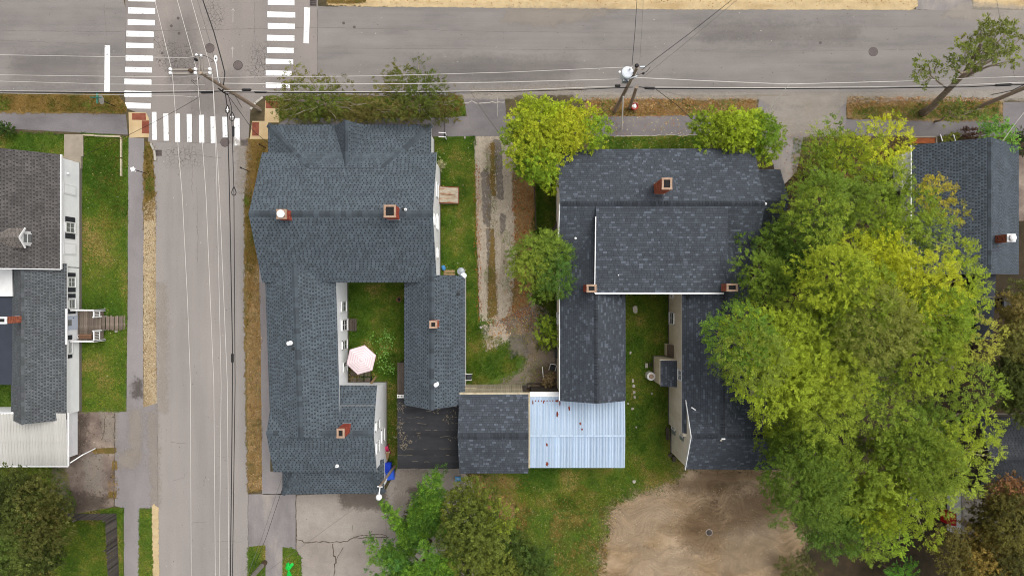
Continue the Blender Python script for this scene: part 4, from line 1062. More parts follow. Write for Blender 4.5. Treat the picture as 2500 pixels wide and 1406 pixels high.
litter('fallen_leaves', 'brown litter on strip along the side street', [(602, 640), (636, 650), (642, 1195), (608, 1200)], 1500, LIT[1:2] + LIT[3:] + [A(190, 160, 110), A(90, 70, 50)], (0.04, 0.1), seed=10, width=.3)
litter('fallen_leaves', 'brown litter under trees at the back of the barn', [(1150, 1160), (1290, 1160), (1300, 1290), (1200, 1300)], 900, LIT[:3] + [A(80, 58, 36)], seed=11, width=1)
litter('fallen_leaves', 'leaves on the shaded driveway and soil by yellow tree', [(1880, 330), (2060, 300), (2220, 340), (2210, 470), (1900, 470)], 900, LIT, seed=12, width=1)
litter('gravel', 'loose stones on the gravel strip', [(354, 500), (379, 480), (382, 800), (384, 985), (352, 992), (350, 760)], 3000, [A(206, 186, 152), A(170, 148, 116), A(140, 116, 84), A(220, 206, 180)], (0.04, 0.1), seed=13, width=.15, cat='gravel', aspect=.8)
litter('gravel', 'loose stones on the gravel drive', [(1158, 334), (1262, 334), (1268, 560), (1262, 700), (1240, 770), (1172, 785), (1166, 600)], 2600, [A(206, 192, 174), A(150, 134, 116), A(120, 106, 90), A(226, 214, 196)], (0.03, 0.08), seed=14, width=.2, cat='gravel', aspect=.8)
litter('gravel', 'clods and pale stones over the dirt lot', [(1500, 1230), (1900, 1150), (1950, 1420), (1480, 1420)], 1500, [A(198, 180, 150), A(120, 98, 76), A(150, 126, 100)], (0.03, 0.09), seed=15, width=1, cat='gravel', aspect=.8)
litter('twig_litter', 'dark specks of debris on the parking pad', [(170, 1010), (282, 1010), (278, 1236), (172, 1240)], 160, [A(60, 48, 40), A(90, 70, 54), A(180, 164, 140)], (0.05, 0.14), seed=16, width=1, cat='debris', z=.025)
litter('twig_litter', 'specks of debris scattered on the side street', [(390, 360), (600, 360), (604, 1406), (390, 1406)], 150, [A(96, 88, 84), A(80, 72, 68), A(216, 208, 200)], (0.04, 0.1), seed=17, width=1, cat='debris', z=.014)
litter('twig_litter', 'specks of debris scattered on the main street', [(0, 30), (2500, 30), (2500, 225), (0, 225)], 320, [A(96, 88, 84), A(86, 78, 74), A(216, 208, 200)], (0.04, 0.1), seed=18, width=1, cat='debris', z=.014)
litter('fallen_leaves', 'brown leaves on the sand bank across main street', [(800, -20), (2230, -20), (2230, 18), (800, 14)], 900, LIT, seed=19, width=.3)
# ================================================================== ROOF AND WALL BUILDERS
def clip_poly(pts, poly):
    n = len(poly)
    for i in range(n):
        ax, ay = poly[i]; bx, by = poly[(i + 1) % n]
        ex, ey = bx - ax, by - ay
        out = []
        m = len(pts)
        if m == 0: return []
        ds = [ex * (q[1] - ay) - ey * (q[0] - ax) for q in pts]
        for k in range(m):
            p, q, dp, dq = pts[k], pts[(k + 1) % m], ds[k], ds[(k + 1) % m]
            if dp >= -1e-6: out.append(p)
            if (dp > 1e-6 and dq < -1e-6) or (dp < -1e-6 and dq > 1e-6):
                t = dp / (dp - dq)
                out.append((p[0] + (q[0] - p[0]) * t, p[1] + (q[1] - p[1]) * t))
        pts = out
    return pts

def plane_of(pts):
    n = Vector((0, 0, 0))
    for i in range(1, len(pts) - 1): n += (pts[i] - pts[0]).cross(pts[i + 1] - pts[0])
    n.normalize()
    return n if n.z > 0 else -n

def shingle_plane(mb, pts, e=0.2, w=0.19, gap=0.085, seed=0, jit=0.03, lift=0.012, maxw=None):
    """rows of raised tabs over a convex roof plane"""
    rg = random.Random(seed)
    n = plane_of(pts)
    o = min(pts, key=lambda q: q.z)
    v = Vector((0, 0, 1)) - n * n.z
    v = v.normalized() if v.length > 1e-3 else Vector((0, 1, 0))
    u = v.cross(n)
    q2 = [((p - o).dot(u), (p - o).dot(v)) for p in pts]
    if sum(q2[i][0] * q2[(i + 1) % len(q2)][1] - q2[(i + 1) % len(q2)][0] * q2[i][1] for i in range(len(q2))) < 0: q2 = q2[::-1]
    u0, u1 = min(q[0] for q in q2), max(q[0] for q in q2)
    v0, v1 = min(q[1] for q in q2), max(q[1] for q in q2)
    row = 0
    vv = v0
    while vv < v1:
        uu = u0 - (w + gap) * (0.5 * (row % 2) + 0.06 * rg.random()) - 0.02
        while uu < u1:
            ww = w + rg.uniform(-jit, jit) if maxw is None else rg.uniform(w, maxw)
            if maxw is None:          # a tab with a notch cut into its lower half
                gg = gap * rg.uniform(0.75, 1.25)
                nh = e * rg.uniform(0.5, 0.68)
                c = clip_poly([(uu, vv + 0.012), (uu + ww, vv + 0.012), (uu + ww, vv + nh), (uu + ww + gg, vv + nh), (uu + ww + gg, vv + e * 1.01), (uu, vv + e * 1.01)], q2)
                step = ww + gg
            else:
                c = clip_poly([(uu, vv + 0.02), (uu + ww, vv + 0.02), (uu + ww, vv + e), (uu, vv + e)], q2)
                step = ww + gap * rg.uniform(0.4, 1.2)
            if len(c) >= 3:
                top = []
                for a, b in c:
                    t = min(1, max(0, (b - vv) / e))
                    top.append(o + u * a + v * b + n * (lift * (1 - 0.75 * t) + 0.003))
                k = len(c)
                b0 = len(mb.v)
                lo = [o + u * a + v * b + n * 0.0005 for a, b in c]
                mb.v.extend([tuple(x) for x in top + lo])
                mb.f.append(tuple(range(b0, b0 + k))); mb.m.append(0)
                for i in range(k):
                    j = (i + 1) % k
                    mb.f.append((b0 + i, b0 + k + i, b0 + k + j, b0 + j)); mb.m.append(0)
            uu += step
        vv += e
        row += 1

def ridge_caps(parent, p0, p1, nl, nr, mat, w=0.21, L=0.3, name='ridge_cap', lift=0.05, over=1.1):
    """overlapping cap pieces along a ridge or hip; nl, nr: normals of the planes on the two sides"""
    p0, p1 = Vector(p0), Vector(p1)
    d = (p1 - p0); ln = d.length; d.normalize()
    a = d.cross(nl); a.normalize()
    b = d.cross(nr); b.normalize()
    up = (nl + nr).normalized()
    if a.dot(up) > 0: a = -a
    if b.dot(up) > 0: b = -b
    if a.dot(b) > 0.5: b = -b
    mb = MB()
    def row(t, h):
        return [d * t + a * w + nl * (h * 0.7), up * h, d * t + b * w + nr * (h * 0.7)]
    q0, q1 = row(0, lift), row(L * over, lift * 0.45)
    q1[1] = q1[1] + d * L * over
    bot0 = [q - up * 0.02 for q in q0]; bot1 = [q - up * 0.012 for q in q1]
    vs = q0 + q1 + bot0 + bot1
    mb.add(vs, [(0, 1, 4, 3), (1, 2, 5, 4), (6, 7, 1, 0), (7, 8, 2, 1), (0, 3, 9, 6), (5, 2, 8, 11)])
    me = mb.mesh(name, [mat])
    # face orientation
    bmm = bmesh.new(); bmm.from_mesh(me); bmesh.ops.recalc_face_normals(bmm, faces=bmm.faces); bmm.to_mesh(me); bmm.free()
    k = max(1, int(ln / L))
    for i in range(k):
        inst(me, name, parent, p0 + d * (ln * i / k))

class House:
    def __init__(self, name, label, cat, loc, key, wall='white_wall', edge='trim', tab=None, group=None):
        self.root = thing(name, label, cat, loc, group)
        self.key, self.wall, self.edge = key, wall, edge
        self.tab = tab or dict(e=0.2, w=0.19, gap=0.085)
        self.slab, self.sh = MB(), MB()
        self.n = 0

    def plane(self, pts, clip=None, th=0.12, shingles=True):
        pts = [Vector(p) for p in pts]
        if len(pts) > 3:                      # flatten onto the plane of the first three
            nn = (pts[1] - pts[0]).cross(pts[2] - pts[0])
            for k in range(3, len(pts)):
                q = pts[k]
                if abs(nn.z) > 1e-6: q.z = pts[0].z - (nn.x * (q.x - pts[0].x) + nn.y * (q.y - pts[0].y)) / nn.z
        self.slab.slab(pts, th, 0, 1)
        self.n += 1
        if shingles:
            for c in (clip or [pts]):
                shingle_plane(self.sh, [Vector(q) for q in c], seed=self.n * 13 + len(self.key), **self.tab)
        return plane_of(pts)

    def done(self, name='roof'):
        r = self.slab.build(name, [self.key + '_base', self.edge], self.root)
        if self.sh.v:
            self.sh.build('shingles', self.key, r, kind='stuff')
        self.slab, self.sh = MB(), MB()
        return r

    def caps(self, p0, p1, nl, nr, **k):
        ridge_caps(self.root, p0, p1, nl, nr, self.key + '_cap', **k)

    def walls(self, base, ze, zr=None, mat=None, name='wall', z0=0.0, found=0.35):
        """base: 4 ground points a,b,c,d; with zr the ridge runs from mid(ab) to mid(cd)"""
        base = [Vector((q[0], q[1], 0)) for q in base]
        mb = MB()
        def at(q, z): return Vector((q.x, q.y, z))
        a, b, c, d = base
        lo = [at(q, z0) for q in base]; hi = [at(q, ze) for q in base]
        vs = lo + hi
        if zr:
            m1, m2 = at((a + b) / 2, zr), at((c + d) / 2, zr)
            vs += [m1, m2]
            fs = [(0, 1, 5, 8, 4), (1, 2, 6, 5), (2, 3, 7, 9, 6), (3, 0, 4, 7), (4, 8, 9, 7), (5, 6, 9, 8)]
        else:
            fs = [(0, 1, 5, 4), (1, 2, 6, 5), (2, 3, 7, 6), (3, 0, 4, 7), (4, 5, 6, 7)]
        mb.add(vs, fs)
        o = mb.build(name, mat or self.wall, self.root)
        bmm = bmesh.new(); bmm.from_mesh(o.data); bmesh.ops.recalc_face_normals(bmm, faces=bmm.faces); bmm.to_mesh(o.data); bmm.free()
        if found:
            fb = MB()
            ctr = (a + b + c + d) / 4
            ex = [q + (q - ctr).normalized() * 0.04 for q in base]
            fb.hexa([at(q, 0) for q in ex], [at(q, found) for q in ex])
            of = fb.build('foundation', 'found', self.root)
            bmm = bmesh.new(); bmm.from_mesh(of.data); bmesh.ops.recalc_face_normals(bmm, faces=bmm.faces); bmm.to_mesh(of.data); bmm.free()
        return o

    def window(self, X, side, pa, pb, y0, y1, shutters=(), pane='glass', panes=1, name='window', frame='frame', shm='shutter', fw=0.09):
        """window on a wall facing east (+1) or west (-1) at world X; pa, pb: photo x of its two horizontal edges, y0, y1 photo y"""
        zs = sorted(H * (1 - X / (S * (q - CX))) for q in (pa, pb))
        zm = sum(zs) / 2
        Y0, Y1 = P(0, y0, zm).y, P(0, y1, zm).y
        n = side
        mb = MB()
        cx = X + n * 0.03
        for (yy, hh) in ((Y0 + fw / 2, 1), (Y1 - fw / 2, 1)):
            mb.box((cx, yy, zm), (0.09, fw, zs[1] - zs[0] + 2 * fw))
        for zz in (zs[0] - fw / 2, zs[1] + fw / 2):
            mb.box((cx + n * 0.006, (Y0 + Y1) / 2, zz), (0.12, Y0 - Y1 + 2 * fw, fw))
        mb.box((cx - n * 0.012, (Y0 + Y1) / 2, zm), (0.05, Y0 - Y1 - 0.002, 0.05))
        if panes > 1:
            for k in range(1, panes): mb.box((cx - n * 0.018, Y1 + (Y0 - Y1) * k / panes, zm), (0.035, 0.03, zs[1] - zs[0] - 0.01))
        w = mb.build(name, frame, self.root)
        pb_ = MB(); pb_.box((X + n * 0.012, (Y0 + Y1) / 2, zm), (0.03, Y0 - Y1 - 0.01, zs[1] - zs[0] - 0.01)); pb_.build('pane', pane, w)
        for (a, b) in shutters:
            sa, sb = P(0, a, zm).y, P(0, b, zm).y
            sm = MB(); sm.box((X + n * 0.03, (sa + sb) / 2, zm), (0.05, sa - sb, zs[1] - zs[0] + 0.1))
            for k in range(10): sm.box((X + n * 0.058, (sa + sb) / 2, zs[0] + (k + .5) * (zs[1] - zs[0]) / 10), (0.012, (sa - sb) * 0.78, (zs[1] - zs[0]) / 18))
            sm.build('shutter', shm, self.root)
        return w

    def chimney(self, px, py, z1, z0, w, d, mat='brick', hollow=True, cap_white=False, flash=True, capm='cap'):
        """px, py: photo position of the top centre"""
        c = P(px, py, z1)
        core = MB(); core.box((c.x, c.y, (z0 + z1) / 2), (w - 0.03, d - 0.03, z1 - z0 - 0.02))
        o = core.build('chimney', 'mortar', self.root)
        bk = MB()
        z = z0; r = 0
        while z + 0.072 < z1:
            off = 0.11 * (r % 2)
            for (L, ax) in ((w, 0), (d, 1)):
                for s_ in (-1, 1):
                    x = -L / 2 + (off if ax == 0 else 0.11 - off)
                    xs = [-L / 2] if x > -L / 2 + 0.01 else []
                    cuts = sorted(set([-L / 2] + [x + k * 0.22 for k in range(-1, 12) if -L / 2 < x + k * 0.22 < L / 2] + [L / 2]))
                    for a, b in zip(cuts[:-1], cuts[1:]):
                        if b - a < 0.03: continue
                        m_ = (a + b) / 2
                        ctr = (c.x + m_, c.y + s_ * (d / 2 - 0.02), z + 0.033) if ax == 0 else (c.x + s_ * (w / 2 - 0.0215), c.y + m_, z + 0.033)
                        sz = (b - a - 0.014, 0.05, 0.06) if ax == 0 else (0.05, b - a - 0.014 - (0.07 if abs(m_) > d / 2 - 0.12 else 0), 0.06)
                        if sz[1] > 0.02 and sz[0] > 0.02: bk.box(ctr, sz)
            z += 0.072; r += 1
        bk.build('bricks', mat, o, kind='stuff')
        cp = MB()
        t = 0.13
        for (cx_, cy_, sx_, sy_) in ((0, d / 2 - t / 2 + .02, w + .06, t), (0, -d / 2 + t / 2 - .02, w + .06, t), (w / 2 - t / 2 + .02, 0, t, d - 2 * t + .038), (-w / 2 + t / 2 - .02, 0, t, d - 2 * t + .038)):
            cp.box((c.x + cx_, c.y + cy_, z1 + 0.03), (sx_, sy_, 0.08))
        cp.build('cap', capm, o)
        fl = MB(); fl.box((c.x, c.y, z1 + 0.005), (w - 2 * t + .04, d - 2 * t + .04, 0.02)); fl.build('flue', 'black', o)  # no hollow here: the flue's darkness is painted on a flat plate
        if flash:
            fm = MB()
            zf = z0 + (z1 - z0) * 0.22
            fm.box((c.x, c.y - d / 2 - 0.01, zf), (w + .1, 0.03, 0.12)); fm.box((c.x, c.y + d / 2 + 0.01, zf), (w + .1, 0.03, 0.1))
            fm.build('flashing', 'steel', o)
        if cap_white:
            cw = MB(); cw.lathe((c.x, c.y, z1 + 0.06), [(w * .3, 0), (w * .3, 0.1), (w * .42, 0.12), (w * .42, 0.2), (w * .25, 0.28)], 18)
            cw.build('chimney_cowl', 'white_metal', o, smooth=False)
        return o

    def vent(self, px, py, z, h=0.35, r=0.06, mat='white_metal', name='vent_pipe', cowl=False):
        b = P(px, py, z)
        mb = MB(); mb.lathe(b, [(r * 2.2, -0.02), (r * 2.0, 0.04), (r, 0.06), (r, h), (r * .8, h + 0.01)], 12)
        if cowl: mb.lathe(b + Vector((0, 0, h)), [(r * 1.6, 0.012), (r * 1.9, 0.05), (r * 0.4, 0.12)], 12)
        mb.build(name, mat, self.root)

def rect(x0, x1, y0, y1):
    """ground rectangle in photo units about the centre -> a,b (north), c,d"""
    return [U(x0, y0), U(x1, y0), U(x1, y1), U(x0, y1)]

# ================================================================== CORNER HOUSE (left of centre)
B = House('corner_house', 'large blue grey shingled house on the street corner, courtyard behind it', 'house', U(-350, -150), 'blue')
zr, ze = 8.04, 5.5
nN = B.plane([U(-549, -297, ze), U(-165, -297, ze), U(-165, -154.5, zr), U(-549, -154.5, zr)])
nS = B.plane([U(-549, -12, ze), U(-165, -12, ze), U(-165, -154.5, zr), U(-549, -154.5, zr)])
nF = B.plane([U(-550, -368, 4.2), U(-182, -368, 4.2), U(-280, -260, 6.18), U(-442, -260, 6.18)])
nW = B.plane([U(-550, -368, 4.2), U(-442, -260, 6.18), U(-550, -252, 4.2)])
nE = B.plane([U(-182, -368, 4.2), U(-280, -260, 6.18), U(-182, -252, 4.2)])
gz = 6.12
nGw = B.plane([U(-400, -364, 4.3), U(-361, -364, gz), U(-361, -262, gz), U(-361.5, -262, gz - .01)][:3] + [U(-363, -262, gz - .05)])
nGe = B.plane([U(-322, -364, 4.3), U(-361, -364, gz), U(-361, -262, gz)] + [U(-359, -262, gz - .05)])
B.done()
B.caps(U(-549, -154.5, zr + .005), U(-165, -154.5, zr + .005), nN, nS, w=0.22, L=0.36)
B.caps(U(-550, -368, 4.205), U(-442, -260, 6.185), nF, nW, L=0.36)
B.caps(U(-182, -368, 4.205), U(-280, -260, 6.185), nF, nE, L=0.36)
B.caps(U(-361, -364, gz + .005), U(-361, -262, gz + .005), nGw, nGe, L=0.36)
B.walls(rect(-540, -175, -290, -20), 5.4, None)
wl_ = MB(); wl_.add([U(-175, -290, 5.4), U(-175, -20, 5.4), U(-175, -154.5, 7.9)], [(0, 1, 2)]); wl_.add([U(-540, -290, 5.4), U(-540, -20, 5.4), U(-540, -154.5, 7.9)], [(2, 1, 0)])
wl_.build('gable', 'white_wall', B.root)
B.walls(rect(-540, -190, -360, -285), 4.15, None)
# west wing
r0, r1 = P(717, 628, 6.28), P(734, 1068, 6.28)
nl = B.plane([r0, r1, P(661, 1068, 5.06), P(646, 632, 5.06)])
nr = B.plane([r1, r0, P(819, 632, 5.06), P(832, 1068, 5.06)])
B.done()
B.caps(r0 + (r1 - r0) * .05, r1, nl, nr, L=0.36)
B.walls([U(-533, -14), U(-400, -14), U(-398, 312), U(-526, 312)], 4.9, 6.1)
# east wing
r0, r1 = U(-173.6, -60, 6.3), U(-174.2, 263.5, 6.3)
nl = B.plane([r0, r1, U(-241.6, 262, 4.5), U(-241.6, -60, 4.5)])
nr = B.plane([r1, r0, U(-165, -60, 6.07), U(-165, -28, 6.07), U(-105.6, -28, 4.5), U(-105.6, 262, 4.5)],
             clip=[[U(-173.6, -60, 6.3), U(-165, -60, 6.07), U(-165, 262, 6.07), U(-174.2, 262, 6.3)], [U(-165, -28, 6.07), U(-105.6, -28, 4.5), U(-105.6, 262, 4.5), U(-165, 262, 6.07)]])
B.done()
B.caps(r0 + (r1 - r0) * .04, r1, nl, nr, L=0.36)
B.walls(rect(-235, -112, -22, 255), 4.4, 6.2)
# south block
zr, ze = 5.67, 4.3
nN = B.plane([U(-537, 262, 4.88), U(-303.5, 262, 4.88), U(-303, 318, zr), U(-538, 318, zr)])
B.plane([U(-395, 218.5, ze), U(-303.5, 218.5, ze), U(-303.5, 261, 4.86), U(-395, 261, 4.86)])
nS = B.plane([U(-537, 414, ze), U(-304, 414, ze), U(-303, 318, zr), U(-538, 318, zr)])
B.done()
B.caps(U(-538, 318, zr + .005), U(-510, 318, zr + .005), nN, nS, L=0.36)
B.caps(U(-430, 318, zr + .005), U(-303, 318, zr + .005), nN, nS, L=0.36)
B.walls([U(-305, 229), U(-305, 407), U(-530, 407), U(-530, 229)], 4.25, 5.6)
# hipped porch roof at the very bottom
zo, zi = 2.7, 3.9
A0, A1 = U(-533, 479, zo), U(-297, 476, zo)
I0, I1 = U(-490, 404, zi), U(-340, 404, zi)
nF = B.plane([A0, A1, I1, I0])
nW = B.plane([A0, I0, U(-533, 400, zo)])
nE = B.plane([A1, I1, U(-297, 396, zo)])
B.done()
B.caps(A0, I0, nF, nW, L=0.36); B.caps(A1, I1, nF, nE, L=0.36)
B.walls(rect(-525, -304, 400, 470), 2.65, None, found=0.3)
# details
B.chimney(688, 523, 9.0, 7.3, 0.62, 0.62, cap_white=True)
B.chimney(952, 516, 9.4, 7.4, 0.76, 0.8)
B.chimney(1058, 792, 7.3, 5.7, 0.5, 0.5, mat='brick_orange')
B.chimney(832, 1057, 7.3, 5.0, 0.5, 0.62)
B.vent(709, 837, 6.2, 0.4, 0.075, cowl=True); B.vent(716, 851, 6.2, 0.25, 0.06, 'dark_plastic'); B.vent(990, 512, 7.9, .35, .05); B.vent(985, 511, 7.8, .2, .07, 'dark_plastic')
B.vent(1118, 717, 4.9, .35, .07, 'dark_plastic'); B.vent(1066, 937, 6.0, .5, .08, cowl=True); B.vent(823, 1137, 4.6, .3, .06); B.vent(1132, 673, 4.5, .15, .1)
B.window(-398 * S, 1, 833, 844, 737, 759, panes=2); B.window(-398.6 * S, 1, 834, 847, 781, 805, panes=2); B.window(-399 * S, 1, 835, 846, 832, 851, panes=2); B.window(-399.6 * S, 1, 837, 846, 885, 905, panes=2)
B.window(-305 * S, 1, 917, 925, 1028, 1047, panes=2); B.window(-305 * S, 1, 931, 937, 1048, 1077); B.window(-305 * S, 1, 918, 924, 1079, 1102)
B.window(-175 * S, 1, 1065, 1068.5, 448, 480); B.window(-175 * S, 1, 1058.5, 1061, 526, 548); B.window(-175 * S, 1, 1066, 1069, 524, 560); B.window(-175 * S, 1, 1066, 1069, 606, 628)
# cellar bulkhead with two rusty leaves
mb = MB()
x0, x1, y0, y1 = -176, -129, -244, -204
lo = [U(x0, y0, 0), U(x1, y0, 0), U(x1, y1, 0), U(x0, y1, 0)]
mb.hexa(lo[::-1], [U(x0, y0, .95), U(x1, y0, .35), U(x1, y1, .35), U(x0, y1, .95)][::-1])
bk = mb.build('bulkhead', 'bulkhead', B.root)
for (a, b) in ((y0 + 1.5, -224.6), (-223.4, y1 - 1.5)):
    mb = MB(); mb.slab([U(x0 + 2, a, .975), U(x1 - 2, a, .405), U(x1 - 2, b, .405), U(x0 + 2, b, .975)], 0.03, 0, 0); mb.build('bulkhead_door', 'bulkhead', bk)
mb = MB()
for yy in (y0 + .5, y1 - .5): mb.bar(U(x0, yy, 1.0), U(x1, yy, .4), .05, .05)
mb.bar(U(x1, y0, .41), U(x1, y1, .41), .05, .05)
mb.build('bulkhead_rim', 'rust', bk)
# front steps rail by the sidewalk
mb = MB()
for yy in (-372, -362): mb.bar(U(-176, yy, 1.0), U(-160, yy, .9), .06, .06); mb.bar(U(-160, yy, 0), U(-160, yy, 1.0), .07, .07)
mb.build('step_rail', 'trim', B.root)

# ================================================================== BARN, METAL ROOF, BLACK FLAT ROOF
TS = dict(e=0.17, w=0.12, gap=0.02, maxw=0.34)
C = House('barn', 'slate shingled barn between the black flat roof and the pale blue metal roof', 'barn', U(-40, 325), 'slate', wall='wall_board', tab=TS)
nN = C.plane([U(-117, 237, 4.9), U(36.5, 236, 4.9), U(36.5, 324, 5.7), U(-119, 324, 5.7)])
nS = C.plane([U(-117, 412, 4.9), U(36.5, 412, 4.9), U(36.5, 324, 5.7), U(-119, 324, 5.7)])
C.done()
C.caps(U(-119, 324, 5.705), U(36.5, 324, 5.705), nN, nS, L=0.22, over=.9)
C.walls([U(-112, 236.5), U(-112, 405), U(34, 405), U(34, 236.5)], 4.8, 5.6, mat='old_wood')
bd = MB(); bd.box((0, 0, 2.28), (0.125, 0.05, 4.5)); bme = bd.mesh('wall_board', ['wall_board'])
for k in range(32):
    o = inst(bme, 'wall_board', C.root, U(-111 + k * 4.3 + rnd.uniform(-.2, .2), 235.4 + rnd.uniform(0, .4)) + Vector((0, 0, rnd.uniform(-.06, .03))))
mb = MB(); mb.box(U(-45, 234.6, 2.9), (4.4, .05, .1)); mb.box(U(-98, 234.6, 2.2), (.95, .06, .09)); mb.build('ledger_board', 'wall_board', C.root)
mb = MB(); mb.box(U(-40, 235.5, 4.72), (5.0, .2, .2)); mb.build('fascia', 'wall_board', C.root)

D2 = House('metal_roofed_shed', 'shed with pale blue ribbed metal roof and rust spots', 'shed', U(150, 325), 'slate', wall='wall_board')
def rib_panel(w, L, rise, name, mat, ribs=2, h=0.03):
    mb = MB()
    xs = [0.0]
    for k in range(ribs):
        c = w * (k + .5) / ribs
        xs += [c - .035, c - .015, c + .015, c + .035]
    xs.append(w)
    zs = [0] + [0, h, h, 0] * ribs + [0]
    top0 = [Vector((x, 0, z)) for x, z in zip(xs, zs)]
    top1 = [Vector((x, L, z + rise)) for x, z in zip(xs, zs)]
    n = len(xs)
    vs = top0 + top1 + [q - Vector((0, 0, .03)) for q in top0] + [q - Vector((0, 0, .03)) for q in top1]
    fs = [(i, i + 1, n + i + 1, n + i) for i in range(n - 1)] + [(2 * n + i, 3 * n + i, 3 * n + i + 1, 2 * n + i + 1) for i in range(n - 1)]
    fs += [(2 * n + i, 2 * n + i + 1, i + 1, i) for i in range(n - 1)] + [(n + i, n + i + 1, 3 * n + i + 1, 3 * n + i) for i in range(n - 1)]
    fs += [(0, n, 3 * n, 2 * n), (n - 1, 3 * n - 1, 4 * n - 1, 2 * n - 1)]
    mb.add(vs, fs)
    return mb.mesh(name, [mat])
x0, x1 = 41 * S, 259.5 * S
NP = 16
pw = (x1 - x0) / NP
yS, yR, yN1, yN2 = -412.6 * S, -337.5 * S, -247 * S, -250 * S
meS = rib_panel(pw - .006, yR - yS, 0.16, 'roof_panel', 'metal_roof', 2)
meN = rib_panel(pw - .006, yN1 - yR, -0.16, 'roof_panel', 'metal_roof', 2)
for k in range(NP):
    inst(meS, 'roof_panel', D2.root, (x0 + k * pw, yS, 3.25 + rnd.uniform(0, .006)))
    inst(meN, 'roof_panel', D2.root, (x0 + k * pw, yR, 3.43 + rnd.uniform(0, .006)))
mb = MB(); mb.box(U(150, 338, 3.47), (x1 - x0, .14, .015)); mb.build('ridge_strip', 'metal_roof', D2.root)
mb = MB(); mb.slab([U(40.5, 237.5, 3.42), U(112, 237.5, 3.42), U(112, 249.5, 3.34), U(40.5, 249.5, 3.34)], .05, 0, 0); mb.build('flashing_apron', 'white_metal', D2.root)
mb = MB(); mb.box(U(39.5, 325, 3.42), (.12, 5.6, .2)); mb.build('edge_board', 'wall_board', D2.root)
mb = MB()
for (a, b, w_, h_) in [(1361, 1011, 6, 14), (1390, 997, 5, 12), (1417, 1034, 5, 7), (1421, 1048, 5, 5), (1335, 1086, 6, 9), (1336, 1133, 7, 11), (1361, 979, 7, 7), (1301, 982, 3, 12), (1327, 982, 3, 8), (1367, 985, 3, 14)] + [(1308 + 7 * k, 979, 3, 4) for k in range(8)]:
    c = P(a, b, 3.45); n_ = 9
    zz = 3.25 + 0.16 * min(1, max(0, (c.y - yS) / (yR - yS))) + (0.02 if c.y > yR else 0) - (max(0, c.y - yR) / (yN1 - yR)) * .16 + (0.16 if False else 0)
    zz += 0.045
    pts = [(c.x + math.cos(2 * math.pi * i / n_) * w_ * S / 2 * rnd.uniform(.6, 1.1), c.y + math.sin(2 * math.pi * i / n_) * h_ * S / 2 * rnd.uniform(.6, 1.1), zz) for i in range(n_)]
    mb.slab(pts, .004, 0, 0)
mb.build('rust_patches', 'rust', D2.root, kind='stuff')
D2.walls([U(45, 240), U(256, 240), U(256, 408), U(45, 408)], 3.15, None, mat='old_wood', found=None)

E2 = House('flat_roofed_shed', 'shed with torn black roll roofing beside the slate roofed barn', 'shed', U(-190, 340), 'slate')
E2.walls([U(-258, 255), U(-114, 255), U(-114, 406), U(-258, 406)], 3.2, None, mat='old_wood', found=None)
ns = 11
for k in range(ns):
    ya, yb = 252 + k * (412 - 252) / ns, 252 + (k + 1) * (412 - 252) / ns + 1.2
    zz = 3.42 - .006 * k
    mb = MB()
    m_ = 14
    vs = []
    xs = [-262.5 + i * (262.5 - 110) / m_ for i in range(m_ + 1)]
    e1 = [U(x, ya, zz) for x in xs]
    e2 = [U(x, yb + rnd.uniform(-.5, .9), zz + .012) for x in xs]
    mb.slab(e1 + e2[::-1], .02, 0, 0)
    mb.build('roofing_strip', 'membrane', E2.root)
mb = MB(); mb.box(U(-186, 332, 3.22), (152 * S, 160 * S, .16)); mb.build('roof_deck', 'old_wood', E2.root)
mb = MB()
rg = np.random.default_rng(5)
for k in range(1, ns):
    yy = 252 + k * (412 - 252) / ns
    x = -262
    while x < -115:
        L = rg.uniform(2, 14)
        if rg.uniform() < .2: mb.box(U(x + L / 2, yy + rg.uniform(-1, 1.4), 3.42 - .006 * k + .022), (L * S, rg.uniform(.015, .035), .008), rz=rg.normal(0, .09))
        x += L
for (a, b, n_, sp) in [(-254, 275, 26, 5), (-254, 310, 26, 5), (-254, 335, 30, 6), (-250, 360, 30, 6), (-235, 350, 14, 5), (-180, 262, 24, 7), (-170, 275, 20, 7), (-135, 285, 16, 7), (-150, 300, 14, 5), (-215, 330, 10, 8), (-140, 345, 6, 5)]:
    for _ in range(n_):
        mb.box(U(a + rg.normal(0, sp), b + rg.normal(0, sp), 3.435), (rg.uniform(.04, .22), rg.uniform(.015, .05), .012 + rg.uniform(0, .01)), rz=rg.uniform(0, 3.1))
mb.build('torn_edges', 'tear', E2.root, kind='stuff')
# weathered plank lean-to beside the east wing
L2 = thing('plank_lean_to', 'narrow weathered plank roof along the courtyard side of east wing', 'lean-to', U(-255, 220))
for k in range(4):
    mb = MB(); mb.slab([U(-268 + k * 4.9, 174, 2.35 + .06 * k), U(-268 + k * 4.9 + 4.6, 174, 2.4 + .06 * k), U(-268 + k * 4.9 + 4.6, 250, 2.4 + .06 * k), U(-268 + k * 4.9, 250, 2.35 + .06 * k)], .04, 0, 0)
    mb.build('plank', 'old_wood', L2)
mb = MB()
for yy in (178, 212, 246):
    mb.bar(U(-266, yy, 0), U(-266, yy, 2.3), .1, .1); mb.bar(U(-250, yy, 0), U(-250, yy, 2.4), .1, .1); mb.bar(U(-267, yy, 2.28), U(-249, yy, 2.46), .08, .1)
mb.build('post', 'old_wood', L2)
t = thing('white_rack', 'white rack lying on the black flat roof below the plank lean-to', 'rack', U(-255, 247, 3.4))
mb = MB()
for yy in (244.5, 250): mb.bar(U(-263, yy, 3.5), U(-246, yy, 3.5), .06, .05)
for k in range(5): mb.bar(U(-261 + 3.4 * k, 244, 3.53), U(-261 + 3.4 * k, 250.5, 3.53), .04, .04)
mb.build('rails', 'white_plastic', t)

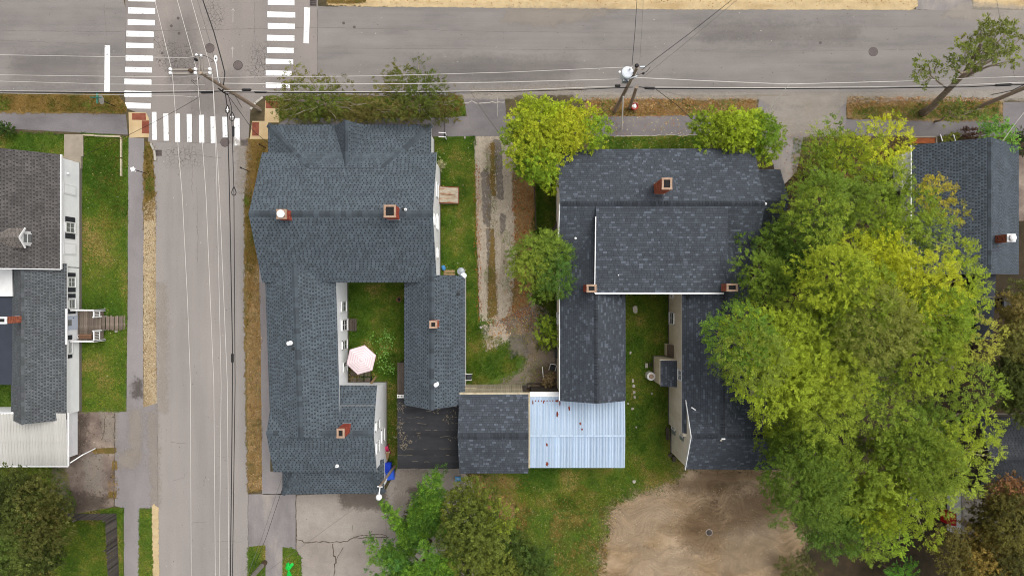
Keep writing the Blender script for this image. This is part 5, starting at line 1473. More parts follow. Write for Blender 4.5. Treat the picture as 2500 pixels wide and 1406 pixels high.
# ================================================================== CHIMNEY HOUSE (right of centre)
D = House('chimney_house', 'large slate shingled house with three brick chimneys and white dormer trim', 'house', U(300, -120), 'slate', wall='beige_wall', tab=TS)
ze, zr = 5.5, 7.6
nN = D.plane([U(101, -304, ze), U(531.5, -307, ze), U(533, -177.6, zr), U(100.5, -177.6, zr)])
nS = D.plane([U(101, -46, 5.42), U(531.5, -46, 5.42), U(533, -177.6, zr), U(100.5, -177.6, zr)])
D.done()
D.caps(U(105, -177.6, zr + .005), U(531, -177.6, zr + .005), nN, nS, L=0.2, w=0.18, over=0.86)
D.walls(rect(108, 525, -298, -56), 5.3, None)
wl_ = MB(); wl_.add([U(108, -298, 5.45), U(108, -52, 5.45), U(108, -177.6, 7.45)], [(0, 1, 2)]); wl_.add([U(525, -298, 5.45), U(525, -52, 5.45), U(525, -177.6, 7.45)], [(2, 1, 0)])
wl_.build('gable', 'beige_wall', D.root)
# shed dormer
zd = 6.95
D.plane([U(177, 10.5, zd), U(455, 10.5, zd), U(455, -172, zr + .03), U(177, -172, zr + .03)])
D.done()
D.walls([U(181, -150), U(451, -150), U(451, 5), U(181, 5)], 6.82, None, mat='white_wall', z0=5.0, found=None)
mb = MB(); mb.bar(U(176.2, 10.5, zd - .03), U(176.2, -150, zr - .05), .06, .16); mb.bar(U(177, 11.5, zd - .04), U(452, 11.5, zd - .04), .1, .14); mb.build('dormer_trim', 'trim', D.root)
ck = MB(); ck.add([U(178, 9, zd - .12), U(178, -140, 7.4), U(178, -140, 6.4), U(178, 9, 4.4)], [(0, 1, 2, 3)]); ck.build('dormer_cheek', 'trim', D.root)
# left wing
r0, r1 = U(178.8, -128, 6.85), U(181, 247, 6.85)
nl = D.plane([r0, r1, U(106.5, 250.5, 4.95), U(106.5, -42, 4.95)])
r0 = U(179.5, 2, 6.85)
nr = D.plane([r1, r0, U(252, 2, 4.95), U(252, 250.5, 4.95)])
D.done()
D.caps(r0, r1, nl, nr, L=0.2, w=0.18, over=0.86)
D.walls([U(109, -20), U(248, -20), U(248, 244), U(109, 244)], 4.8, 6.6)
mb = MB(); mb.bar(U(105.5, -10, 4.9), U(105.5, 250, 4.9), .06, .12); mb.bar(U(100.2, -40, 5.45), U(100.2, -177, 7.5), .06, .14); mb.build('eave_trim', 'trim', D.root)
# right wing and cross gable
r0, r1 = U(453.5, 2, 6.54), U(454, 322, 6.54)
nl = D.plane([r0, r1, U(378, 322, 4.9), U(378, 2, 4.9)])
nr = D.plane([r1, U(453.2, -110, 6.54), U(529, -42, 4.9), U(529, 322, 4.9)])
D.done()
D.caps(r0, r1, nl, nr, L=0.2, w=0.18, over=0.86)
D.walls([U(381, -20), U(522, -20), U(522, 330), U(381, 330)], 4.85, 6.4)
zr, ze = 6.54, 4.9
nN = D.plane([U(386, 243, ze), U(590, 243, ze), U(590, 319.5, zr), U(386, 319.5, zr)])
nS = D.plane([U(386.5, 402.7, ze), U(590, 404, ze), U(590, 319.5, zr), U(386, 319.5, zr)])
D.done()
D.caps(U(392, 319.5, zr + .005), U(445, 319.5, zr + .005), nN, nS, L=0.2, w=0.18, over=0.86)
D.caps(U(463, 319.5, zr + .005), U(590, 319.5, zr + .005), nN, nS, L=0.2, w=0.18, over=0.86)
D.walls([U(387, 248), U(387, 398), U(585, 398), U(585, 248)], 4.85, 6.45)
mb = MB(); mb.bar(U(385.3, 403.5, 4.86), U(385.3, 319.5, 6.5), .05, .14); mb.bar(U(385.3, 242, 4.86), U(385.3, 319.5, 6.5), .05, .14); mb.build('rake_board', 'trim', D.root)
mb = MB(); mb.box(U(454, 324, 6.6), (.26, .1, .08)); mb.build('ridge_flashing', 'white_metal', D.root)
# east block
zr, ze = 6.05, 4.4
nN = D.plane([U(520, -267, ze), U(602.6, -266, ze), U(602.5, -189.6, zr), U(520, -189.6, zr)])
nS = D.plane([U(520, -112, ze), U(602.6, -112, ze), U(602.5, -189.6, zr), U(520, -189.6, zr)])
D.done()
D.walls([U(596, -260), U(596, -118), U(524, -118), U(524, -260)], 4.35, 5.95)
D.chimney(1628, 449, 9.6, 6.6, 0.64, 0.74, mat='brick_orange')
D.chimney(1444, 704, 8.5, 5.2, 0.62, 0.5)
D.chimney(1787, 702, 8.2, 4.6, 0.72, 0.5, mat='brick_orange')
D.vent(1509, 672, 7.0, .2, .04); D.vent(1405, 582, 6.5, .2, .04); D.vent(1868, 498, 7.5, .2, .05); D.vent(1518, 723, 5.3, .3, .06, 'dark_plastic'); D.vent(1680, 727, 5.2, .3, .07, 'dark_plastic')
v0 = P(1688, 994, 5.4); mb = MB(); mb.tube([v0, v0 + Vector((.28, -.18, .06))], .05, 8); mb.tube([v0 + Vector((.28, -.18, .06)), P(1718, 1019, 5.75)], .012, 4); mb.build('vent_hose', 'white_metal', D.root)
mb = MB(); mb.box(P(1854, 1134, 5.1), (.3, .08, .05), rz=-.3); mb.build('roof_vent', 'white_metal', D.root)
B_ = 381 * S
D.window(B_, -1, 1636, 1646, 764, 790, panes=2); D.window(B_, -1, 1657, 1665, 905, 926, panes=2); D.window(B_, -1, 1640, 1644, 718, 726)
D.window(387 * S, -1, 1642, 1649, 1022, 1047, panes=2, shutters=((1011, 1020), (1049, 1060)), shm='shutter_green')
D.window(387 * S, -1, 1661, 1669, 1036, 1062, panes=2, shutters=((1024, 1034), (1064, 1074)), shm='shutter_green')
D.window(109 * S, -1, 1361, 1364, 766, 788)
# screened entry and small lean-to entry on the beige wall
mb = MB(); mb.hexa([U(372, 135, 0), U(381, 135, 0), U(381, 163, 0), U(372, 163, 0)][::-1], [U(372, 135, 1.1), U(381, 135, 1.5), U(381, 163, 1.5), U(372, 163, 1.1)][::-1]); mb.build('side_entry', 'beige_wall', D.root)
mb = MB(); mb.slab([U(371, 134.6, 1.12), U(380.8, 134.6, 2.0), U(380.8, 163.6, 2.0), U(371, 163.6, 1.12)], .04, 0, 0); mb.build('screen_panel', 'deck', D.root)
F2 = D
D.walls([U(344, 166), U(384, 166), U(384, 225), U(344, 225)], 2.55, None, mat='beige_wall')
D.plane([U(345, 168.0, 2.62), U(345, 229, 2.62), U(386, 229, 3.0), U(386, 168.0, 3.0)], th=.1)
D.done('entry_roof')
D.walls([U(112, 146), U(112, 168), U(104, 168), U(104, 146)], 1.1, None, mat='dark_plastic', found=None, name='cellar_hatch')

# ================================================================== WHITE HOUSE (far left)
W_ = House('white_house', 'white clapboard house with gable dormer and black shutters at far left', 'house', U(-1090, 0), 'brown')
zr, ze = 7.7, 2.9
xr = -1215
nE = W_.plane([U(-1044, -308.5, ze), U(-1044, -43.5, ze), U(xr, -43.5, zr), U(xr, -308.5, zr)])
W_.plane([U(2 * xr + 1044, -308.5, ze), U(2 * xr + 1044, -43.5, ze), U(xr, -43.5, zr), U(xr, -308.5, zr)])
W_.done()
W_.key = 'dormer'
# dormer: face at x=-1086 units
zd0 = 2.9 + (1086 - 1044) * S * (zr - ze) / ((1215 - 1044) * S)
dz = 4.95
pk = dz + .62
yc, hw = -111, 22
sl = (zr - ze) / (1215 - 1044)
xe = lambda z: -1044 - (z - ze) / sl
nDn = W_.plane([U(-1082, yc - hw, dz), U(-1082, yc, pk), U(xe(pk) - 2, yc, pk), U(xe(dz) - 2, yc - hw, dz)], th=.07)
nDs = W_.plane([U(-1082, yc + hw, dz), U(-1082, yc, pk), U(xe(pk) - 2, yc, pk), U(xe(dz) - 2, yc + hw, dz)], th=.07)
W_.done('dormer_roof')
mb = MB(); yd0, yd1 = yc - 16, yc + 16
mb.hexa([U(-1087, yd0, zd0 - .3), U(-1087, yd1, zd0 - .3), U(-1140, yd1, zd0 - .3), U(-1140, yd0, zd0 - .3)], [U(-1087, yd0, dz), U(-1087, yd1, dz), U(-1140, yd1, dz), U(-1140, yd0, dz)])
mb.add([U(-1087, yd0, dz), U(-1087, yd1, dz), U(-1087, yc, pk - .08)], [(0, 1, 2)])
dm = mb.build('dormer', 'trim', W_.root)
mb = MB(); xx = -1087 * S + .03
Yc = -yc * S
for (yy, zz, sy, sz) in ((Yc - .34, 4.5, .07, .95), (Yc + .34, 4.5, .07, .95), (Yc, 4.02, .76, .07), (Yc, 4.98, .76, .07), (Yc, 4.5, .6, .045)): mb.box((xx, yy, zz), (.06, sy, sz))
mb.build('dormer_frame', 'frame', dm)
mb = MB(); mb.box((xx - .02, Yc, 4.5), (.03, .62, .9)); mb.build('pane', 'glass_pale', dm)
mb = MB(); mb.bar(U(-1081.5, yc - hw, dz - .02), U(-1081.5, yc, pk - .02), .05, .13); mb.bar(U(-1081.5, yc + hw, dz - .02), U(-1081.5, yc, pk - .02), .05, .13); mb.build('dormer_rake', 'trim', dm)
W_.walls(rect(-1380, -1050, -303, -48), 2.85, None)
wl_ = MB(); wl_.add([U(-1050, -303, 2.7), U(-1380, -303, 2.7), U(xr, -303, 7.5)], [(0, 1, 2)]); wl_.add([U(-1050, -48, 2.7), U(-1380, -48, 2.7), U(xr, -48, 7.5)], [(2, 1, 0)])
wl_.build('gable', 'white_wall', W_.root)
mb = MB(); mb.bar(U(-1043, -308.5, 2.87), U(-1043, -43.5, 2.87), .1, .13); mb.bar(U(-1044, -42.7, 2.86), U(xr, -42.7, 7.66), .06, .13); mb.build('eave_board', 'trim', W_.root)
# wing
W_.key, W_.tab = 'grey', dict(e=0.19, w=0.17, gap=0.075)
r0, r1 = U(-1106, -50, 4.2), U(-1106, 307.5, 4.2)
nl = W_.plane([r0, r1, U(-1171, 307.5, 2.33), U(-1171, -50, 2.33)])
nr = W_.plane([r1, r0, U(-1041, -57, 2.33), U(-1041, 307.5, 2.33)])
W_.done()
W_.caps(r0, r1, nl, nr, w=.16, L=.33)
W_.walls([U(-1165, -50), U(-1050, -50), U(-1050, 298), U(-1165, 298)], 2.3, 4.1)
W_.chimney(6, 782, 5.7, 3.4, 0.62, 0.46, mat='brick_orange', capm='trim')
# rear flat-roofed ell: white and navy membranes
mb = MB(); mb.slab([U(-1400, -46, 2.9), U(-1157, -46, 2.9), U(-1155, 19, 2.9), U(-1400, 19, 2.9)], .1, 0, 0); mb.build('white_flat_roof', 'white_membrane', W_.root)
mb = MB(); mb.slab([U(-1400, 20, 2.55), U(-1163, 20, 2.55), U(-1164, 225, 2.55), U(-1400, 225, 2.55)], .1, 0, 1); mb.build('navy_flat_roof', ['navy_membrane', 'trim'], W_.root)
W_.walls(rect(-1400, -1166, -46, 222), 2.44, None)
# windows, shutters, door, boarded panels
Wx = -1050 * S
W_.window(Wx, 1, 160, 181, 545, 567, shutters=((530, 542), (570, 583)), panes=2, pane='glass_pale')
W_.window(Wx, 1, 166, 182, 679, 699, shutters=((666, 676), (702, 713)), panes=2, pane='glass_pale')
W_.window(Wx, 1, 167, 182, 732, 752, shutters=((717, 727), (755, 766)), panes=1, pane='glass_pale')
W_.window(Wx, 1, 166, 174, 832, 862, shutters=((818, 829), (863, 874)), panes=1, pane='glass_pale')
for (a, b, c_, d_) in ((156, 183, 454, 474), (156, 183, 596, 620)):
    z0_, z1_ = sorted(H * (1 - Wx / (S * (q - CX))) for q in (a, b)); zm = (z0_ + z1_) / 2
    ya, yb = P(0, c_, zm).y, P(0, d_, zm).y
    mb = MB(); mb.box((Wx + .03, (ya + yb) / 2, zm), (.06, ya - yb + .14, z1_ - z0_ + .14)); o = mb.build('boarded_window', 'trim', W_.root)
    mb = MB(); mb.box((Wx + .065, (ya + yb) / 2, zm), (.012, ya - yb - .06, z1_ - z0_ - .06)); mb.build('board', 'white_wall', o)
za, zb = .62, 2.25
ya, yb = P(0, 772, 1.3).y, P(0, 803, 1.3).y
mb = MB(); mb.box((Wx + .03, (ya + yb) / 2, (za + zb) / 2), (.07, ya - yb + .1, zb - za + .1)); dr = mb.build('door', 'door', W_.root)
mb = MB(); mb.box((Wx + .07, (ya + yb) / 2, 1.75), (.02, .46, .7)); mb.build('pane', 'glass_pale', dr)
mb = MB(); mb.box((Wx + .09, ya - .12, 1.2), (.05, .05, .1)); mb.build('handle', 'iron_dark', dr)
mb = MB(); mb.lathe((Wx + .12, P(0, 424, 1.9).y, 1.9), [(.05, -.12), (.1, -.05), (.1, .05), (.05, .12)], 10); mb.build('wall_lamp', 'white_metal', W_.root)
mb = MB(); mb.bar(U(-1043, -42, 2.25), U(-1049, 90, 2.22), .05, .08); mb.bar((U(-1040, 48, 2.4)), U(-1040, 132, 2.4), .12, .1); mb.build('gutter', 'trim', W_.root)
# front slab step at the house
mb = MB(); mb.box(U(-1068, -347, .06), (1.5, 1.75, .12)); mb.build('stoop', 'concrete', W_.root)
mb = MB(); mb.box(U(-1070, -305, .14), (1.45, 1.0, .28)); mb.build('step', 'concrete', W_.root)

# carport with cream ribbed roof
K = thing('carport', 'carport with cream ribbed metal roof beside the parking pad', 'carport', U(-1150, 370))
x0, x1 = -1400 * S, -1034 * S
NP = 26
pw = (x1 - x0) / NP
me = rib_panel(pw - .004, (414 - 290) * S, 0.3, 'roof_panel', 'cream_metal', 2, .045)
for k in range(NP): inst(me, 'roof_panel', K, (x0 + k * pw, -414 * S, 2.5))
mb = MB(); mb.box(U(-1217, 357, 2.68), (x1 - x0, .03, .03)); mb.build('lap_seam', 'cream_metal', K)
mb = MB(); mb.box(U(-1032, 352, 2.58), (.08, 4.0, .1)); mb.box(U(-1217, 415.5, 2.47), (x1 - x0, .08, .1)); mb.build('edge_trim', 'trim', K)
for (xx, yy) in ((-1085, 404), (-1300, 404)):
    mb = MB(); mb.bar(U(xx, yy, 0), U(xx, yy, 2.45), .1, .1); mb.build('post', 'trim', K)
mb = MB(); mb.tube([U(-1032, 408, 2.4), U(-1018, 395, 1.6), U(-1014, 390, .2)], .045, 8); mb.build('downspout', 'white_metal', K)
mb = MB(); mb.tube([P(0, 1010, 2.75), P(30, 1008, 2.8)], .05, 8); mb.lathe(P(30, 1008, 2.8), [(.09, -.03), (.1, .02), (.05, .06)], 12); mb.build('vent_pipe', 'white_metal', K)
mb = MB(); mb.hexa([U(-1400, 290, 0), U(-1060, 290, 0), U(-1060, 405, 0), U(-1400, 405, 0)], [U(-1400, 290, 2.35), U(-1060, 290, 2.35), U(-1060, 405, 2.3), U(-1400, 405, 2.3)]); mb.build('wall', 'white_wall', K)

# ================================================================== RIGHT-HAND HOUSES
Fh = House('right_house', 'blue grey shingled house at right edge, chimney with round white cowl', 'house', U(1060, -180), 'dark', tab=dict(e=0.19, w=0.17, gap=0.08))
zr, ze = 5.3, 2.5
nl = Fh.plane([U(931, -332, ze), U(931, -31.5, ze), U(1056, -31, zr), U(1056, -332, zr)])
nr = Fh.plane([U(1181, -332, ze), U(1181, -31.5, ze), U(1056, -31, zr), U(1056, -332, zr)])
Fh.done()
Fh.caps(U(1056, -332, zr + .005), U(1056, -31, zr + .005), nl, nr, L=.33, w=.17)
Fh.walls([U(941, -324), U(1171, -324), U(1171, -40), U(941, -40)], 2.55, 5.1)
mb = MB(); mb.bar(U(930, -332, 2.46), U(930, -31.5, 2.46), .07, .12); mb.build('eave_board', 'trim', Fh.root)
Fh.chimney(2468, 581, 6.1, 3.6, .55, .52, mat='brick_orange', cap_white=True, capm='trim')
Fh.window(941 * S, -1, 2204, 2222, 430, 448)
Fh.walls([U(925, -318), U(941, -318), U(941, -235), U(925, -235)], 1.6, None, name='porch_wall')
# low dark roof behind it, with a bin next to it
mb = MB(); mb.slab([U(1090, -60, 2.0), U(1140, -60, 2.0), U(1136, 120, 1.8), U(1096, 120, 1.8)], .12, 0, 0); mb.build('lean_to_roof', 'navy_membrane', Fh.root)
mb = MB(); mb.hexa([U(1096, -40, 0), U(1132, -40, 0), U(1130, 114, 0), U(1100, 114, 0)], [U(1096, -40, 1.9), U(1132, -40, 1.9), U(1130, 114, 1.7), U(1100, 114, 1.7)]); mb.build('lean_to_wall', 'dark_plastic', Fh.root)

Gh = House('rear_house', 'dark roofed house half hidden between the big tree and right edge', 'house', U(1150, 390), 'charcoal', edge='dark_plastic', wall='old_wood', tab=dict(e=0.19, w=0.17, gap=0.08))
zr, ze = 4.2, 2.7
nN = Gh.plane([U(1080, 300, ze), U(1300, 300, ze), U(1300, 387, zr), U(1080, 387, zr)])
nS = Gh.plane([U(1080, 474, ze), U(1300, 474, ze), U(1300, 387, zr), U(1080, 387, zr)])
Gh.done()
Gh.caps(U(1080, 387, zr + .005), U(1300, 387, zr + .005), nN, nS, L=.33)
Gh.walls([U(1086, 306), U(1086, 468), U(1294, 468), U(1294, 306)], 2.6, 4.0)

Vh = thing('mossy_shed', 'small white shed with mossy roof and a red panel on wall', 'shed', U(1120, 540))
mb = MB(); mb.hexa([U(1062, 488, 0), U(1150, 488, 0), U(1150, 590, 0), U(1062, 590, 0)], [U(1062, 488, 1.9), U(1150, 488, 2.1), U(1150, 590, 2.1), U(1062, 590, 1.9)]); mb.build('wall', 'white_wall', Vh)
mb = MB(); mb.slab([U(1059, 484, 1.92), U(1156, 484, 2.2), U(1156, 594, 2.2), U(1059, 594, 1.92)], .08, 0, 1); rf = mb.build('roof', ['mossy', 'trim'], Vh)
mb = MB(); mb.bar(U(1060, 485, 1.97), U(1060, 594, 1.97), .1, .06); mb.bar(U(1060, 485, 1.97), U(1156, 485, 2.25), .1, .06); mb.build('roof_edge', 'mossy', rf)
mb = MB(); mb.hexa([U(1046, 540, 0), U(1061, 540, 0), U(1061, 568, 0), U(1046, 568, 0)], [U(1050, 540, 1.0), U(1061, 540, 1.2), U(1061, 568, 1.2), U(1050, 568, 1.0)]); mb.build('red_panel', 'red_flag', Vh)
# ================================================================== THINGS IN THE YARDS
# front deck of the white house: planks, stair treads, rails, bench
K = thing('front_deck', 'weathered wooden deck and steps at the white house door', 'deck', U(-1020, 90))
pl = MB(); pl.box((0, 0, 0), (.142, 2.42, .035)); pme = pl.mesh('plank', ['deck'])
for k in range(12):
    inst(pme, 'plank', K, U(-1046 + k * 4.7, 90, .6) + Vector((0, rnd.uniform(-.03, .03), rnd.uniform(-.006, .006))))
tr = MB(); tr.box((0, 0, 0), (.135, 1.12, .04)); tme = tr.mesh('tread', ['deck'])
for k in range(11):
    inst(tme, 'tread', K, U(-991 + k * 4.4 + (k // 2) * .25, 85, .6 - .12 * (k // 2 + 1) * .8) + Vector((0, rnd.uniform(-.03, .03), 0)))
mb = MB(); mb.box(U(-1020, 52.6, .42), (1.8, .05, .3)); mb.box(U(-1020, 127.6, .42), (1.8, .05, .3)); mb.box(U(-993, 60, .42), (.05, .5, .3)); mb.box(U(-993, 115, .42), (.05, .7, .3)); mb.build('skirt', 'deck', K)
def railing(p0, p1, z0, z1, nb):
    mb = MB(); mb.bar(Vector((p0.x, p0.y, z1)), Vector((p1.x, p1.y, z1)), .09, .05); mb.bar(Vector((p0.x, p0.y, z0 + .15)), Vector((p1.x, p1.y, z0 + .15)), .06, .05); r = mb.build('rail', 'trim', K)
    for p in (p0, p1):
        mb = MB(); mb.box((p.x, p.y, (z1 + .1) / 2), (.1, .1, z1 + .1)); mb.build('post', 'trim', K)
    bm_ = MB(); bm_.box((0, 0, 0), (.035, .035, z1 - z0 - .2)); me = bm_.mesh('baluster', ['trim'])
    for k in range(1, nb):
        q = p0.lerp(p1, k / nb); inst(me, 'baluster', K, (q.x, q.y, (z0 + z1) / 2 + .05))
railing(U(-1046, 53), U(-993, 53), .6, 1.5, 12)
railing(U(-993, 54.5), U(-993, 69), .6, 1.5, 4)
railing(U(-1046, 127), U(-993, 127), .6, 1.5, 12)
railing(U(-993, 102), U(-993, 125.5), .6, 1.5, 6)
t = thing('bench', 'brown slatted bench on the deck by the white house door', 'bench', U(-1024, 116, .62))
mb = MB(); mb.box((0, 0, 0), (1.0, .11, .035)); me = mb.mesh('slat', ['bench'])
for k in range(3): inst(me, 'slat', t, U(-1022, 112.5 + k * 3.8, 1.05))
for xx in (-1034, -1010):
    mb = MB(); mb.box(U(xx, 116, .83), (.06, .34, .4)); mb.build('leg', 'bench', t)
t = thing('planter_pot', 'small white pot at the end of the brown bench', 'pot', U(-1041, 117, .62))
mb = MB(); mb.lathe(U(-1041, 117, .62), [(.09, 0), (.13, .25), (.14, .27), (.11, .27), (.1, .2)], 16); mb.build('pot', 'white_plastic', t)
mb = MB(); mb.lathe(U(-1041, 117, .8), [(.1, 0), (.09, .03)], 12); mb.build('soil', 'black', t)

# grey board fence at bottom left
Fn = thing('board_fence', 'weathered grey board fence round the bottom left lawn', 'fence', U(-1000, 560))
bb = MB(); bb.hexa([Vector(q) for q in ((-.068, -.012, 0), (.068, -.012, 0), (.068, .012, 0), (-.068, .012, 0))], [Vector(q) for q in ((-.068, -.012, 1.5), (.068, -.012, 1.5), (.068, .012, 1.5), (-.068, .012, 1.5))])
bb.add([(-.068, -.012, 1.501), (.068, -.012, 1.501), (0, -.012, 1.57), (-.068, .012, 1.501), (.068, .012, 1.501), (0, .012, 1.57)], [(0, 1, 2), (4, 3, 5), (1, 4, 5, 2), (3, 0, 2, 5)])
bme = bb.mesh('fence_board', ['fence_wood'])
c0 = U(-966, 550)
for k in range(34):
    inst(bme, 'fence_board', Fn, c0 + Vector((-.07 - k * .146, 0, rnd.uniform(-.05, .03))), Matrix.Rotation(rnd.uniform(-.04, .04), 3, 'Y'))
for k in range(42):
    inst(bme, 'fence_board', Fn, c0 + Vector((.02 + k * .006, -.08 - k * .146, rnd.uniform(-.06, .04))), Matrix.Rotation(math.pi / 2 + rnd.uniform(-.16, .16), 3, 'Z') @ Matrix.Rotation(rnd.uniform(-.03, .03), 3, 'Y'))
for z in (.35, 1.2):
    mb = MB(); mb.bar(c0 + Vector((0, -.05, z)), c0 + Vector((-5, -.05, z)), .05, .09); mb.build('rail', 'fence_wood', Fn)
    mb = MB(); mb.bar(c0 + Vector((-.04, 0, z)), c0 + Vector((.2, -6.2, z)), .05, .09); mb.build('rail', 'fence_wood', Fn)
for q in ((-.08, -.1), (-2.4, -.1), (-4.8, -.1), (.0, -2.4), (.08, -4.8)):
    mb = MB(); mb.box(c0 + Vector((q[0] - .06, q[1], .78)), (.1, .1, 1.56)); mb.build('post', 'fence_wood', Fn)

# low pale timber edging on the corner lawn
t = thing('lawn_edging', 'pale timber edging in an L on the corner lawn', 'edging', P(295, 333))
for (a, b) in (((203, 330), (230, 331)), ((232, 332), (294, 334)), ((296, 336), (296, 385)), ((296, 388), (296, 430))):
    mb = MB(); mb.bar(P(*a, .09), P(*b, .09), .12, .16); mb.build('timber', 'wall_board', t)

# umbrella: six striped panels, ribs, pole, base, table
apex = P(882.4, 878.7, 2.72)
tips = [P(a, b, 2.25) for a, b in ((890.4, 842.4), (918, 867), (909, 904), (873, 914), (846, 889), (854, 853))]
t = thing('patio_umbrella', 'pink and cream striped six sided patio umbrella in the courtyard', 'umbrella', (apex.x, apex.y, 0))
NB = 6
for k in range(6):
    a, b = tips[k], tips[(k + 1) % 6]
    mb = MB()
    for j in range(NB):
        for (t0, t1, mi) in ((j / NB, (j + .6) / NB, 1), ((j + .6) / NB, (j + 1) / NB, 0)):
            sag = lambda s, e: apex.lerp(e, s) + Vector((0, 0, .05 * math.sin(math.pi * s)))
            q = [sag(t0, a), sag(t1, a), sag(t1, b), sag(t0, b)]
            if t0 == 0: q = q[:3]
            mb.slab(q, .012, mi, mi)
    mb.build('canopy_panel', ['pink', 'cream'], t)
    mb = MB(); mb.tube([apex - Vector((0, 0, .06)), a - Vector((0, 0, .03))], .012, 5); mb.build('rib', 'steel', t)
mb = MB(); mb.tube([(apex.x, apex.y, .1), (apex.x, apex.y, 2.78)], .022, 8); mb.build('pole', 'white_metal', t)
mb = MB(); mb.lathe((apex.x, apex.y, 2.72), [(.06, 0), (.05, .06), (.015, .12)], 10); mb.build('finial', 'white_plastic', t)
mb = MB(); mb.lathe((apex.x, apex.y, 0.01), [(.28, 0), (.28, .06), (.05, .12)], 16); mb.build('base', 'dark_plastic', t)
t = thing('patio', 'small patio of square pavers below the striped umbrella', 'patio', P(878, 915))
mb = MB(); mb.box(P(880, 912, .012), (1.9, 1.5, .03)); mb.build('bed', 'black', t)
for i in range(3):
    for j in range(3):
        mb = MB(); mb.box(P(863 + i * 17, 893 + j * 17.5, .035), (.46, .46, .05)); mb.build('paver', 'stone' if False else 'deck', t)
t = thing('driftwood_board', 'tan board leaning against the white wall by the patio', 'board', P(911, 925))
mb = MB(); mb.bar(P(918, 919, .1), P(906, 936, 1.4), .16, .04); mb.build('board', 'tan_wood', t)
t = thing('wood_step', 'grey plank step below the courtyard window', 'step', P(860, 793))
for k in range(4):
    mb = MB(); mb.box(P(852 + k * 5.4, 793, .2), (.16, .96, .05)); mb.build('plank', 'old_wood', t)
mb = MB(); mb.box(P(860, 783, .09), (.66, .06, .17)); mb.box(P(860, 803, .09), (.66, .06, .17)); mb.build('frame', 'old_wood', t)
t = thing('flower_pot', 'round terracotta pot on the courtyard grass', 'pot', P(975, 731))
mb = MB(); mb.lathe(P(975, 731, 0), [(.12, 0), (.18, .28), (.2, .3), (.2, .34), (.16, .34), (.15, .26)], 18); mb.build('pot', 'terracotta', t)
mb = MB(); mb.lathe(P(975, 731, .25), [(.15, 0), (.14, .02)], 14); mb.build('soil', 'black', t)

# bins and junk by the south block
def bin_(x, y, rz, lb, lidmat, w=.6, d=.72, h=1.05, body='blue_bin'):
    t = thing('recycling_bin', lb, 'bin', P(x, y))
    c = P(x, y, 0); R = Matrix.Rotation(rz, 3, 'Z')
    def q(a, b, z): return c + R @ Vector((a, b, z))
    mb = MB()
    lo = [q(-w * .4, -d * .4, .06), q(w * .4, -d * .4, .06), q(w * .4, d * .36, .06), q(-w * .4, d * .36, .06)]
    hi = [q(-w / 2, -d / 2, h - .08), q(w / 2, -d / 2, h - .08), q(w / 2, d / 2, h - .08), q(-w / 2, d / 2, h - .08)]
    mb.hexa(lo, hi); mb.build('body', body, t)
    mb = MB()
    l0 = [q(-w * .53, -d * .54, h - .075), q(w * .53, -d * .54, h - .075), q(w * .53, d * .52, h - .075), q(-w * .53, d * .52, h - .075)]
    l1 = [q(-w * .42, -d * .44, h), q(w * .42, -d * .44, h), q(w * .42, d * .42, h), q(-w * .42, d * .42, h)]
    mb.hexa(l0, l1); mb.build('lid', lidmat, t)
    mb = MB(); mb.bar(q(-w * .4, d * .56, h - .1), q(w * .4, d * .56, h - .1), .04, .04); mb.build('handle', body, t)
    for s_ in (-1, 1):
        mb = MB(); mb.tube([q(s_ * w * .36, d * .4, .1), q(s_ * w * .44, d * .4, .1)], .1, 12); mb.build('wheel', 'black', t)
bin_(950.5, 1134, .05, 'upper blue recycling bin, darker lid, beside the south block wall', 'blue_bin')
bin_(957.5, 1151, .12, 'lower blue recycling bin with a paler lid near streetlight pole', 'blue_lid')
bin_(2436, 738, .0, 'dark wheeled bin behind the right hand house', 'dark_plastic', body='black')
t = thing('toy_slide', 'pink plastic toy slide leaning on the south block wall', 'toy', P(946, 1092))
c = P(946, 1092, 0)
mb = MB()
prof = [Vector((.02 + .02 * i, .28 - .11 * i, .9 - .03 * i - .012 * i * i)) for i in range(7)]
for i in range(6):
    a, b = c + prof[i], c + prof[i + 1]
    mb.hexa([a + Vector((-.16, 0, -.03)), b + Vector((-.16, 0, -.03)), b + Vector((.16, 0, -.03)), a + Vector((.16, 0, -.03))], [a + Vector((-.16, 0, 0)), b + Vector((-.16, 0, 0)), b + Vector((.16, 0, 0)), a + Vector((.16, 0, 0))])
    for s_ in (-.16, .16): mb.bar(a + Vector((s_, 0, .02)), b + Vector((s_, 0, .02)), .04, .1)
mb.build('slide', 'pink_plastic', t)
mb = MB()
for s_ in (-.14, .14): mb.bar(c + Vector((s_, .3, 0)), c + Vector((s_, .3, .9)), .05, .05)
mb.build('legs', 'pink_plastic', t)
t = thing('folding_table', 'pale folding table pushed on its side below the pink toy', 'table', P(944, 1112))
mb = MB(); mb.slab([P(941, 1103, .9), P(952, 1101, .9), P(947, 1124, .35), P(941, 1126, .3)], .04, 0, 0); mb.build('table_top', 'tan_wood', t)
for (a, b) in ((943, 1104), (950, 1103), (943, 1124)):
    mb = MB(); mb.bar(P(a, b, 0), P(a, b, .5 if b > 1110 else .87), .04, .04); mb.build('leg', 'white_metal', t)
t = thing('cooler', 'light blue cooler beside stakes behind the slate barn', 'cooler', P(1119, 1168))
mb = MB(); mb.box(P(1119, 1168, .17), (.46, .3, .32)); mb.build('body', 'blue_light', t)
mb = MB(); mb.box(P(1119, 1168, .36), (.5, .33, .05)); mb.build('lid', 'blue_light', t)
mb = MB(); mb.bar(P(1112, 1168, .42), P(1126, 1168, .42), .03, .03); mb.build('handle', 'white_plastic', t)
